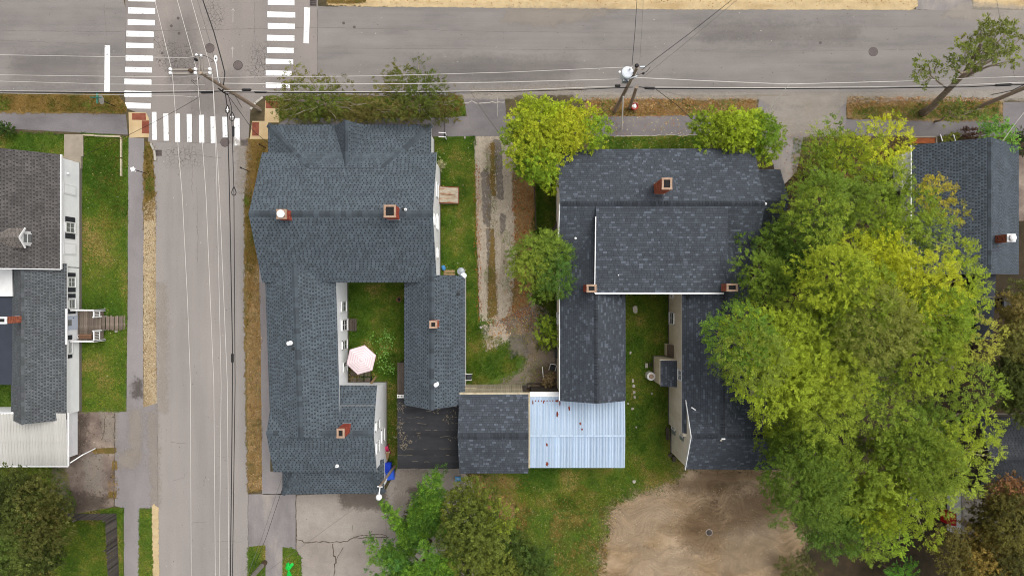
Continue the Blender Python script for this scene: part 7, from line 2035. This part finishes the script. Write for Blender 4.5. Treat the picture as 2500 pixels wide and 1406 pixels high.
# ================================================================== TREES AND SHRUBS
def G(r, g, b, k=1.21): return A(r, g, b, k)
YG = [G(106, 124, 34), G(130, 146, 38), G(154, 164, 42), G(118, 134, 40)]
MG = [G(82, 104, 36), G(104, 123, 40), G(124, 140, 46), G(92, 111, 42)]
DG = [G(62, 84, 34), G(76, 100, 38), G(92, 112, 42)]
OL = [G(74, 74, 34), G(90, 88, 42), G(106, 96, 52), G(78, 82, 36)]
BRN = [G(66, 66, 34), G(84, 80, 40), G(102, 94, 46), G(68, 74, 32), G(80, 78, 36)]
BY = G(170, 174, 38); BYG = G(142, 154, 42); GOLD = G(166, 146, 46); BG = G(110, 132, 42); GRY = G(116, 112, 74)
LF = dict(L=0.15, W=0.07, spray=0.4, per=8, dens=105, gap=0.92, zj=1.0, squash=1.1, inner=0.12, flat=0.35, droop=0.05)
big = 'big trees behind the chimney house'
tree('shade_tree', 'tall green tree touching the chimney house east block', None, [(1915, 510), (1945, 460), (1990, 420), (2080, 415), (2130, 450), (2120, 560), (2060, 640), (1960, 650), (1905, 620), (1898, 575)], 6.0, 9.5, 1.5, MG + [G(96, 118, 44)],
     patches=[(1960, 480, 50, G(112, 134, 44)), (1990, 590, 40, G(70, 92, 40)), (2060, 440, 40, G(120, 138, 46))], seed=3, group=big, twigs=[(2030, 548, 28, 8.5, 9), (2000, 590, 26, 8.0, 7)], trunk_r=.25, **LF)
tree('shade_tree', 'tall tree with golden top beside the right hand roof', None, [(2090, 430), (2180, 420), (2230, 450), (2280, 432), (2330, 470), (2345, 560), (2352, 610), (2300, 640), (2180, 650), (2090, 600), (2080, 500)], 6.0, 10.0, 1.5, MG + YG[:2],
     patches=[(2300, 480, 60, GOLD), (2260, 455, 30, G(150, 142, 50)), (2330, 590, 40, G(132, 144, 52)), (2140, 500, 50, G(106, 128, 44))], seed=4, group=big, twigs=[(2160, 520, 22, 9, 6)], trunk_r=.25, **LF)
tree('shade_tree', 'dark green tree between east block and the bright yellow crown', None, [(1775, 585), (1820, 560), (1860, 580), (1900, 590), (1990, 590), (2010, 660), (1960, 720), (1870, 760), (1800, 700), (1772, 650)], 5.0, 8.5, 1.35, DG + MG[:2],
     patches=[(1820, 600, 40, G(76, 104, 40)), (1930, 640, 50, G(60, 86, 38))], seed=5, group=big, trunk_r=.22, **LF)
tree('shade_tree', 'largest tree with bright yellow boughs in the middle of the grove', None, [(1990, 620), (2060, 590), (2160, 575), (2250, 600), (2360, 620), (2385, 690), (2400, 770), (2440, 850), (2450, 930), (2400, 990), (2280, 1000), (2150, 960), (2060, 900), (2000, 800), (1980, 700)], 7.5, 13.0, 1.75, MG + YG[:3],
     patches=[(2150, 640, 75, BY), (2100, 655, 45, BY), (2200, 600, 40, G(168, 178, 40)), (2225, 690, 42, G(186, 184, 40)), (2040, 625, 42, BG), (2045, 690, 48, BYG), (2330, 680, 70, BYG), (2330, 740, 60, G(122, 144, 42)), (2270, 830, 50, G(164, 172, 42)), (2250, 770, 40, BG),
              (2350, 870, 60, GRY), (2390, 840, 40, G(150, 150, 60)), (2420, 930, 40, G(128, 150, 50)), (2150, 760, 50, G(118, 116, 56)), (2120, 850, 70, G(108, 122, 52)), (2390, 770, 30, G(158, 164, 44))],
     seed=6, group=big, holes=[(2195, 880, 34), (2225, 870, 26), (2190, 770, 18), (2080, 640, 10)], twigs=[(2210, 850, 45, 11, 14), (2330, 880, 40, 11, 14), (2060, 705, 20, 11, 5)], trunk_r=.4, limbs=10, branchy=26, **LF)
tree('shade_tree', 'broad tree over the chimney house wing with one dead grey patch', None, [(1735, 790), (1780, 760), (1850, 720), (1940, 740), (2040, 760), (2130, 860), (2200, 960), (2210, 1040), (2100, 1090), (1960, 1090), (1850, 1010), (1800, 960), (1760, 920), (1728, 850)], 6.5, 12.0, 1.65, MG + YG[:2] + [G(90, 104, 46)],
     patches=[(1920, 880, 85, G(140, 154, 46)), (1940, 950, 70, BYG), (2000, 930, 60, G(150, 160, 46)), (1790, 810, 60, G(86, 116, 42)), (1860, 760, 50, G(92, 116, 46)), (2080, 870, 60, G(112, 122, 50)), (2150, 970, 50, G(120, 138, 48)), (1850, 930, 40, G(110, 134, 44)), (2000, 800, 50, G(92, 108, 46))],
     seed=7, group=big, holes=[(2010, 745, 16), (1880, 700, 14), (1995, 830, 14)], twigs=[(2135, 925, 34, 11.5, 22), (2090, 980, 24, 11, 8)], trunk_r=.34, limbs=8, branchy=14, **LF)
tree('shade_tree', 'southern tree of the grove overhanging the dirt lot', None, [(1850, 1020), (1960, 1040), (2100, 1060), (2160, 1080), (2200, 1200), (2190, 1340), (2100, 1370), (1990, 1330), (1930, 1290), (1880, 1240), (1870, 1160), (1845, 1080)], 6.0, 11.0, 1.55, DG[1:] + MG + YG[:1],
     patches=[(2150, 1205, 42, G(176, 182, 44)), (1900, 1180, 50, G(96, 122, 44)), (2060, 1230, 50, G(74, 98, 40)), (1960, 1080, 50, G(98, 126, 44)), (2100, 1340, 40, G(112, 134, 44)), (1940, 1280, 50, G(78, 104, 44)), (2070, 1110, 40, G(74, 94, 40))],
     seed=8, group=big, holes=[(2080, 1085, 26), (2130, 1160, 16)], trunk_r=.32, limbs=8, branchy=8, **LF)
tree('shade_tree', 'south eastern tree of the grove above the mossy shed', None, [(2160, 1000), (2280, 990), (2400, 990), (2440, 1040), (2420, 1090), (2435, 1110), (2400, 1170), (2330, 1210), (2300, 1260), (2285, 1310), (2230, 1345), (2170, 1330), (2150, 1200), (2130, 1080)], 6.0, 11.5, 1.5, MG + YG[:3],
     patches=[(2230, 1330, 55, BYG), (2180, 1310, 50, G(128, 156, 46)), (2380, 1110, 60, G(142, 154, 60)), (2300, 1200, 60, G(132, 146, 60)), (2240, 1060, 50, G(98, 122, 46)), (2200, 960, 50, G(108, 138, 44)), (2270, 1075, 16, GOLD), (2330, 1010, 50, G(120, 140, 48)), (2170, 1110, 36, G(150, 164, 46))],
     seed=9, group=big, twigs=[(2230, 1150, 26, 9, 8), (2350, 1130, 24, 9, 5)], trunk_r=.3, limbs=8, branchy=10, **LF)
LY = dict(L=0.13, W=0.085, spray=0.28, per=7, dens=120, gap=0.72, squash=1.0, flat=0.35)
tree('maple_tree', 'bright yellow green maple at mouth of the gravel drive', None, [(1262, 265), (1300, 242), (1350, 248), (1400, 250), (1440, 262), (1480, 290), (1484, 340), (1450, 365), (1370, 370), (1362, 420), (1350, 465), (1300, 450), (1262, 420), (1232, 380), (1225, 325), (1240, 300)], 3.6, 7.2, 1.0,
     YG[:3] + [G(146, 158, 38)], patches=[(1390, 300, 45, G(156, 156, 40)), (1310, 350, 40, G(150, 154, 40)), (1300, 430, 50, G(92, 122, 34)), (1465, 320, 30, G(104, 132, 38)), (1350, 270, 40, G(140, 158, 38)), (1250, 340, 30, G(90, 116, 36))], seed=20, trunk_r=.2, jit=.28, **LY)
tree('maple_tree', 'smaller yellow green maple by the north east corner of chimney house', None, [(1690, 300), (1720, 270), (1800, 268), (1840, 278), (1880, 285), (1915, 300), (1905, 350), (1890, 405), (1850, 400), (1838, 370), (1760, 360), (1700, 345)], 3.0, 6.0, .85,
     YG[:3], patches=[(1820, 310, 40, G(140, 158, 40)), (1880, 330, 40, G(88, 118, 36)), (1710, 300, 26, G(84, 110, 36))], seed=21, trunk_r=.15, jit=.28, **LY)
tree('locust_tree', 'airy yellow green tree beside the sandy driveway', None, [(1945, 400), (1975, 345), (2010, 300), (2025, 270), (2050, 275), (2052, 320), (2085, 330), (2110, 285), (2180, 282), (2205, 310), (2222, 345), (2190, 380), (2210, 410), (2180, 460), (2060, 470), (1960, 460)], 5.0, 8.0, 1.05,
     YG[:3] + [G(130, 142, 40)], patches=[(2190, 340, 50, G(168, 168, 40)), (2140, 320, 40, G(158, 162, 40)), (1980, 400, 50, G(88, 110, 40)), (2040, 290, 25, G(84, 106, 42)), (2080, 440, 40, G(92, 116, 42))], seed=22, trunk_r=.2, branchy=14, under=False, **{**LF, 'dens': 70})
tree('shrub', 'leafy sprig of tree hanging over the right house porch wall', None, [(2170, 395), (2210, 385), (2222, 410), (2210, 430), (2175, 430)], 4.0, 5.0, .5, [G(112, 124, 48)], seed=23, trunk_r=.05, limbs=2, **{**LF, 'dens': 30})
tree('yard_tree', 'round green tree between the gravel drive and chimney house', None, [(1265, 590), (1310, 570), (1360, 572), (1385, 600), (1405, 650), (1400, 700), (1372, 720), (1350, 740), (1310, 740), (1280, 700), (1248, 660), (1246, 615)], 4.0, 7.0, .8,
     [G(74, 96, 38), G(90, 112, 40), G(108, 124, 44), G(78, 104, 42)], patches=[(1300, 650, 40, G(120, 134, 48)), (1360, 650, 40, G(62, 92, 42)), (1350, 590, 30, G(106, 124, 44))], seed=24, trunk_r=.16, jit=.26, **{**LF, 'spray': .36, 'L': .13, 'W': .065, 'dens': 120, 'gap': .85})
tree('shrub', 'leafy shrub against the west wall of the chimney house', None, [(1308, 800), (1330, 770), (1362, 775), (1362, 850), (1330, 845), (1312, 830)], .8, 2.2, .5, [G(104, 128, 40), G(128, 146, 46), G(90, 116, 36)], seed=25, trunk_r=.05, limbs=3, cat='shrub', **{**LF, 'dens': 90, 'spray': .3, 'L': .14})
# street trees in front of the corner house: thin and scrappy
SP = dict(L=0.14, W=0.085, spray=0.32, per=6)
tree('street_tree', 'sparse scrappy tree at the crosswalk corner with bare branches', None, [(650, 250), (684, 205), (700, 165), (730, 158), (752, 190), (800, 180), (840, 185), (860, 215), (900, 240), (880, 290), (780, 294), (690, 292)], 2.2, 5.0, .75, OL, patches=[(722, 170, 22, G(104, 108, 60)), (780, 255, 50, G(84, 98, 38)), (690, 265, 30, G(96, 96, 48))], seed=26, trunk_r=.13, branchy=46, gap=.7, skip=.12, under=False, dens=30, squash=.55, **SP)
tree('street_tree', 'olive street tree reaching over the road before the corner house', None, [(905, 200), (945, 180), (962, 135), (985, 150), (1000, 170), (1035, 130), (1060, 150), (1072, 190), (1100, 205), (1120, 225), (1118, 290), (1040, 298), (930, 294), (880, 285), (900, 250)], 2.6, 6.2, .8, OL + [G(74, 88, 34)], patches=[(1020, 220, 60, G(72, 86, 32)), (1110, 250, 24, G(104, 84, 44)), (1040, 150, 30, G(76, 86, 36))], seed=27, trunk_r=.15, branchy=30, gap=.8, skip=.08, under=False, dens=56, **SP)
tree('shrub', 'low brushy hedge under the two street trees', None, [(690, 262), (900, 256), (1110, 258), (1130, 284), (900, 296), (720, 294)], .6, 1.5, .55, OL + [G(66, 82, 30)], seed=28, trunk_r=.05, limbs=4, cat='shrub', dens=90, gap=.8, **SP)
# leaning tree top right, three separate leaf masses
lt = [P(2252, 276, 0), P(2275, 262, 1.4), P(2300, 235, 3.6), P(2335, 200, 6.2), P(2370, 170, 8.4)]
tree('leaning_tree', 'leaning tree with bare forked trunk over the main street', (2252, 276), [(2310, 205), (2318, 150), (2335, 110), (2350, 75), (2378, 90), (2390, 55), (2440, 45), (2480, 70), (2492, 110), (2488, 150), (2450, 160), (2420, 130), (2380, 180), (2340, 190)], 8.2, 10.0, .85,
     [G(84, 94, 40), G(104, 112, 48), G(118, 122, 56), G(92, 98, 44)], seed=29, trunk_r=.26, path=lt, limbs=7, branchy=26, gap=.85, under=False, dens=84, skip=.05, zj=.7, **{**SP, 'L': .16, 'W': .1})
tree('leaning_tree_bough', 'left hand bough of leaning tree hanging over the road', (2262, 270), [(2222, 150), (2260, 135), (2300, 140), (2312, 170), (2290, 205), (2250, 210), (2232, 190)], 7.6, 8.8, .75, [G(86, 96, 40), G(104, 114, 48)], seed=30, trunk_r=.07,
     path=[lt[2], P(2310, 215, 5.0), P(2290, 200, 6.4), P(2272, 185, 7.4)], limbs=3, branchy=6, under=False, dens=84, gap=.85, cat='tree', **{**SP, 'L': .16, 'W': .1})
tree('young_tree', 'small olive tree at the foot of the leaning tree', None, [(2300, 250), (2330, 225), (2350, 250), (2400, 265), (2420, 285), (2360, 292), (2300, 300), (2290, 280)], 1.8, 3.6, .6, [G(92, 100, 42), G(112, 118, 48), G(84, 94, 40)], seed=31, trunk_r=.07, branchy=6, under=False, gap=.7, dens=50, **SP)
tree('shrub', 'bright green bush at the north corner of right hand house', None, [(2388, 300), (2410, 280), (2450, 285), (2475, 320), (2490, 355), (2470, 368), (2430, 345), (2392, 330)], 1.8, 3.4, .65, [G(84, 126, 46), G(104, 144, 52), G(72, 108, 44)], seed=32, trunk_r=.08, limbs=4, cat='shrub', dens=64, **{**SP, 'L': .16})
tree('shrub', 'very dark bush at right edge beside the bright green bush', None, [(2482, 320), (2540, 310), (2540, 380), (2490, 372)], 1.0, 2.4, .6, [G(38, 50, 26), G(46, 60, 30)], seed=33, trunk_r=.08, limbs=3, cat='shrub', dens=60, **SP)
tree('shrub', 'small dark bush on the front strip of white house lawn', None, [(-18, 300), (20, 300), (36, 318), (20, 330), (-18, 330)], .5, 1.2, .35, [G(48, 66, 28), G(60, 80, 34)], seed=34, trunk_r=.05, limbs=2, cat='shrub', dens=110, **{**SP, 'spray': .2, 'L': .1})
# bottom left dark tree
tree('dark_tree', 'dark olive tree at the bottom left corner', (90, 1280), [(-60, 1160), (20, 1150), (90, 1160), (140, 1190), (160, 1240), (165, 1270), (140, 1310), (150, 1360), (120, 1420), (-60, 1440)], 4.0, 8.0, 1.0, [G(54, 62, 28), G(72, 80, 36), G(88, 92, 42), G(62, 74, 34)], patches=[(20, 1330, 50, G(84, 102, 44)), (120, 1290, 40, G(86, 80, 40)), (100, 1200, 40, G(80, 80, 38))], seed=35, trunk_r=.2, jit=.3, dens=110, gap=.95, squash=1.0, zj=.6, **{**SP, 'L': .15, 'W': .1})
# bottom centre: broadleaf tree and bright pines
tree('dark_tree', 'dark olive broadleaf tree behind the bright pines', None, [(1080, 1195), (1140, 1178), (1200, 1200), (1262, 1250), (1256, 1300), (1300, 1320), (1360, 1350), (1385, 1420), (1380, 1470), (1150, 1470), (1070, 1300)], 4.5, 8.5, 1.05, [G(60, 72, 30), G(80, 90, 38), G(98, 104, 40), G(68, 80, 34)], patches=[(1230, 1250, 40, G(112, 124, 42)), (1150, 1230, 40, G(96, 104, 40)), (1320, 1380, 60, G(66, 84, 36)), (1250, 1350, 40, G(54, 72, 30))], seed=36, trunk_r=.22, jit=.3, dens=110, gap=.95, squash=1.0, zj=.6, bark='bark_dark', **{**SP, 'L': .15, 'W': .1})
def pine(label, plumes, top, col, seed, group='bright pines'):
    rg = np.random.default_rng(seed)
    C, R, K = [], [], []
    col = np.array(col)
    for (x0, y0, z0, x1, y1, z1, w) in plumes:
        n = 9
        for i in range(n):
            t = i / (n - 1)
            p = P(x0 + (x1 - x0) * t, y0 + (y1 - y0) * t, z0 + (z1 - z0) * t + .35 * math.sin(math.pi * t))
            C.append(np.array(p) + rg.normal(0, .1, 3)); R.append(w * (.72 - .42 * t) * rg.uniform(.75, 1.2)); K.append(col[rg.integers(len(col))] * rg.uniform(.75, 1.1) * (.7 + .35 * t))  # needle colour darkens toward the plume base, shade painted in, tips brighter
            for s_ in (-1, 1):
                d = Vector((x1 - x0, -(y1 - y0), 0)).normalized(); sd_ = Vector((-d.y, d.x, 0)) * s_
                C.append(np.array(p + sd_ * w * (.95 - .5 * t)) + rg.normal(0, .12, 3)); R.append(w * .4 * (1.0 - .45 * t)); K.append(col[rg.integers(len(col))] * rg.uniform(.55, 1.0) * (.7 + .35 * t))  # side sprays coloured darker still, painting the shade between plumes
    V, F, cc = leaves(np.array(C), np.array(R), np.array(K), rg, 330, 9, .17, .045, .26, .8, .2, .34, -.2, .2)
    LEAFCOUNT[0] += len(F)
    tz = P(*top)
    root = thing('pine_tree', label, 'pine tree', (tz.x, tz.y, 0), group)
    np_mesh('crown', V, F, 'leaf', cc, parent=root)
    mb = MB(); mb.tube([(tz.x, tz.y, 0), (tz.x + .05, tz.y, tz.z * .5), tz], [.2, .14, .05], 9); mb.build('trunk', 'bark_dark', root, smooth=True)
    for (x0, y0, z0, x1, y1, z1, w) in plumes:
        a, b_ = P(x0, y0, z0), P(x1, y1, z1)
        s0 = Vector((tz.x, tz.y, z0 * .85))
        mb = MB(); mb.tube([s0, a - Vector((0, 0, .15)), a.lerp(b_, .6)], [.06, .04, .015], 5); mb.build('limb', 'bark_dark', root)
PG = [G(92, 128, 46), G(110, 146, 52), G(74, 108, 42), G(102, 138, 44)]
pine('bright green pine reaching toward the thin lamp pole', [(1035, 1270, 6.5, 1050, 1160, 6.5, .62), (1060, 1255, 7, 1072, 1150, 6.6, .55), (1040, 1290, 6.5, 1010, 1235, 6.0, .6), (1020, 1290, 6, 1030, 1190, 6.2, .5), (1060, 1290, 6.6, 1060, 1215, 6.9, .6), (1005, 1330, 6.0, 935, 1222, 5.6, .45), (1000, 1310, 5.4, 945, 1245, 5.2, .45), (1025, 1320, 6, 1010, 1270, 6.2, .5)], (1050, 1300, 7), PG, 41)
pine('bright green pine at the bottom edge with fan shaped boughs', [(1000, 1390, 6, 898, 1320, 5.4, .5), (1000, 1400, 6, 910, 1360, 5.4, .5), (1000, 1420, 6.4, 905, 1408, 5.6, .5), (1020, 1430, 6.8, 960, 1420, 6.6, .5), (1010, 1400, 6.8, 960, 1360, 6.2, .5), (1000, 1350, 5.4, 940, 1330, 5.0, .5)], (1020, 1410, 7), PG[:3] + [G(88, 132, 64)], 42)
pine('lighter pine with upright plumes at bottom centre', [(1060, 1440, 7.4, 1030, 1370, 7.6, .6), (1075, 1400, 7.6, 1040, 1330, 7.6, .55), (1090, 1430, 7.8, 1100, 1360, 8, .6), (1045, 1430, 7.6, 990, 1395, 7.4, .55), (1090, 1390, 7.6, 1120, 1330, 7.4, .45), (1100, 1300, 7.4, 1102, 1272, 7.8, .55), (1105, 1318, 7.2, 1090, 1280, 7.6, .4), (1150, 1340, 7.2, 1182, 1280, 7.4, .42), (1150, 1360, 7, 1150, 1310, 7.3, .4)], (1090, 1380, 8), [G(118, 154, 54), G(104, 142, 50), G(88, 126, 46)], 43)
tree('shrub', 'dark scrubby bush between the lamp pole and the pines', None, [(980, 1262), (1000, 1242), (1030, 1250), (1035, 1285), (1000, 1300)], .6, 1.6, .45, [G(56, 64, 34), G(70, 76, 40)], seed=44, trunk_r=.04, limbs=2, cat='shrub', dens=80, **SP)
# right edge
tree('brown_tree', 'dim olive tree at right edge below the right hand roof', None, [(2470, 700), (2500, 690), (2580, 690), (2580, 1080), (2500, 1030), (2455, 980), (2440, 900), (2445, 820), (2460, 750)], 3.5, 6.5, 1.0, [G(66, 76, 34), G(84, 92, 42), G(104, 102, 48), G(58, 70, 30)], patches=[(2490, 760, 50, G(118, 104, 56)), (2470, 900, 50, G(60, 70, 32))], seed=45, trunk_r=.2, jit=.28, dens=130, gap=.8, **{**SP, 'L': .15, 'W': .09})
tree('brown_tree', 'rusty brown tree at the bottom right corner', None, [(2400, 1180), (2440, 1165), (2580, 1160), (2580, 1470), (2330, 1470), (2290, 1390), (2285, 1330), (2330, 1310), (2380, 1290), (2400, 1240)], 4.0, 7.5, 1.0, BRN, patches=[(2430, 1200, 40, G(96, 78, 44)), (2450, 1290, 60, G(92, 88, 40)), (2400, 1370, 50, G(128, 108, 52)), (2490, 1200, 40, G(134, 94, 64))], seed=46, trunk_r=.2, jit=.32, dens=115, gap=.82, branchy=10, **{**SP, 'L': .14, 'W': .09})
tree('shrub', 'little bright green sapling at the bottom edge', None, [(2160, 1390), (2195, 1375), (2240, 1392), (2245, 1430), (2160, 1430)], 1.5, 2.8, .55, [G(92, 140, 52), G(108, 156, 56)], seed=47, trunk_r=.06, limbs=3, cat='shrub', dens=60, **{**SP, 'L': .16})
tree('shrub', 'weedy dark shrub at bottom edge beside the dirt lot', None, [(1900, 1370), (1960, 1350), (2000, 1390), (1990, 1430), (1900, 1430)], .5, 1.4, .5, [G(70, 76, 40), G(92, 92, 50)], seed=48, trunk_r=.05, limbs=2, cat='shrub', dens=50, gap=.8, **SP)
tree('shrub', 'shaded bush by the house steps at upper right', None, [(2350, 318), (2380, 312), (2392, 330), (2372, 345), (2350, 338)], .5, 1.2, .4, [G(60, 42, 34), G(78, 54, 40)], seed=49, trunk_r=.04, limbs=2, cat='shrub', dens=70, **SP)
tree('shrub', 'yellowish plant beside white handrails of right house', None, [(2305, 335), (2330, 325), (2345, 338), (2325, 350), (2306, 348)], .4, .9, .3, [G(112, 116, 44), G(92, 100, 40)], seed=50, trunk_r=.03, limbs=2, cat='shrub', dens=90, **{**SP, 'spray': .2, 'L': .1})
tree('dry_plant', 'dried brown plant beside the white framed chair', None, [(1330, 915), (1350, 908), (1358, 930), (1345, 945), (1328, 938)], .4, 1.0, .3, [G(150, 132, 96), G(110, 92, 60), G(176, 160, 130)], seed=51, trunk_r=.03, limbs=2, cat='plant', dens=70, **{**SP, 'spray': .2, 'L': .09})
tree('dry_plant', 'dried seed head plant at wall corner of the side lawn', None, [(1066, 395), (1078, 388), (1086, 402), (1078, 415), (1066, 412)], .3, .8, .25, [G(150, 146, 110), G(110, 116, 62)], seed=52, trunk_r=.03, limbs=2, cat='plant', dens=70, **{**SP, 'spray': .2, 'L': .09})
litter('broad_weeds', 'pale green broad leaved weeds right of the striped umbrella', [(890, 800), (960, 810), (965, 900), (925, 920), (915, 840)], 260, [G(96, 136, 54), G(120, 158, 80), G(80, 116, 44)], (0.08, 0.17), seed=31, z=.08, cat='weeds', width=1.0)
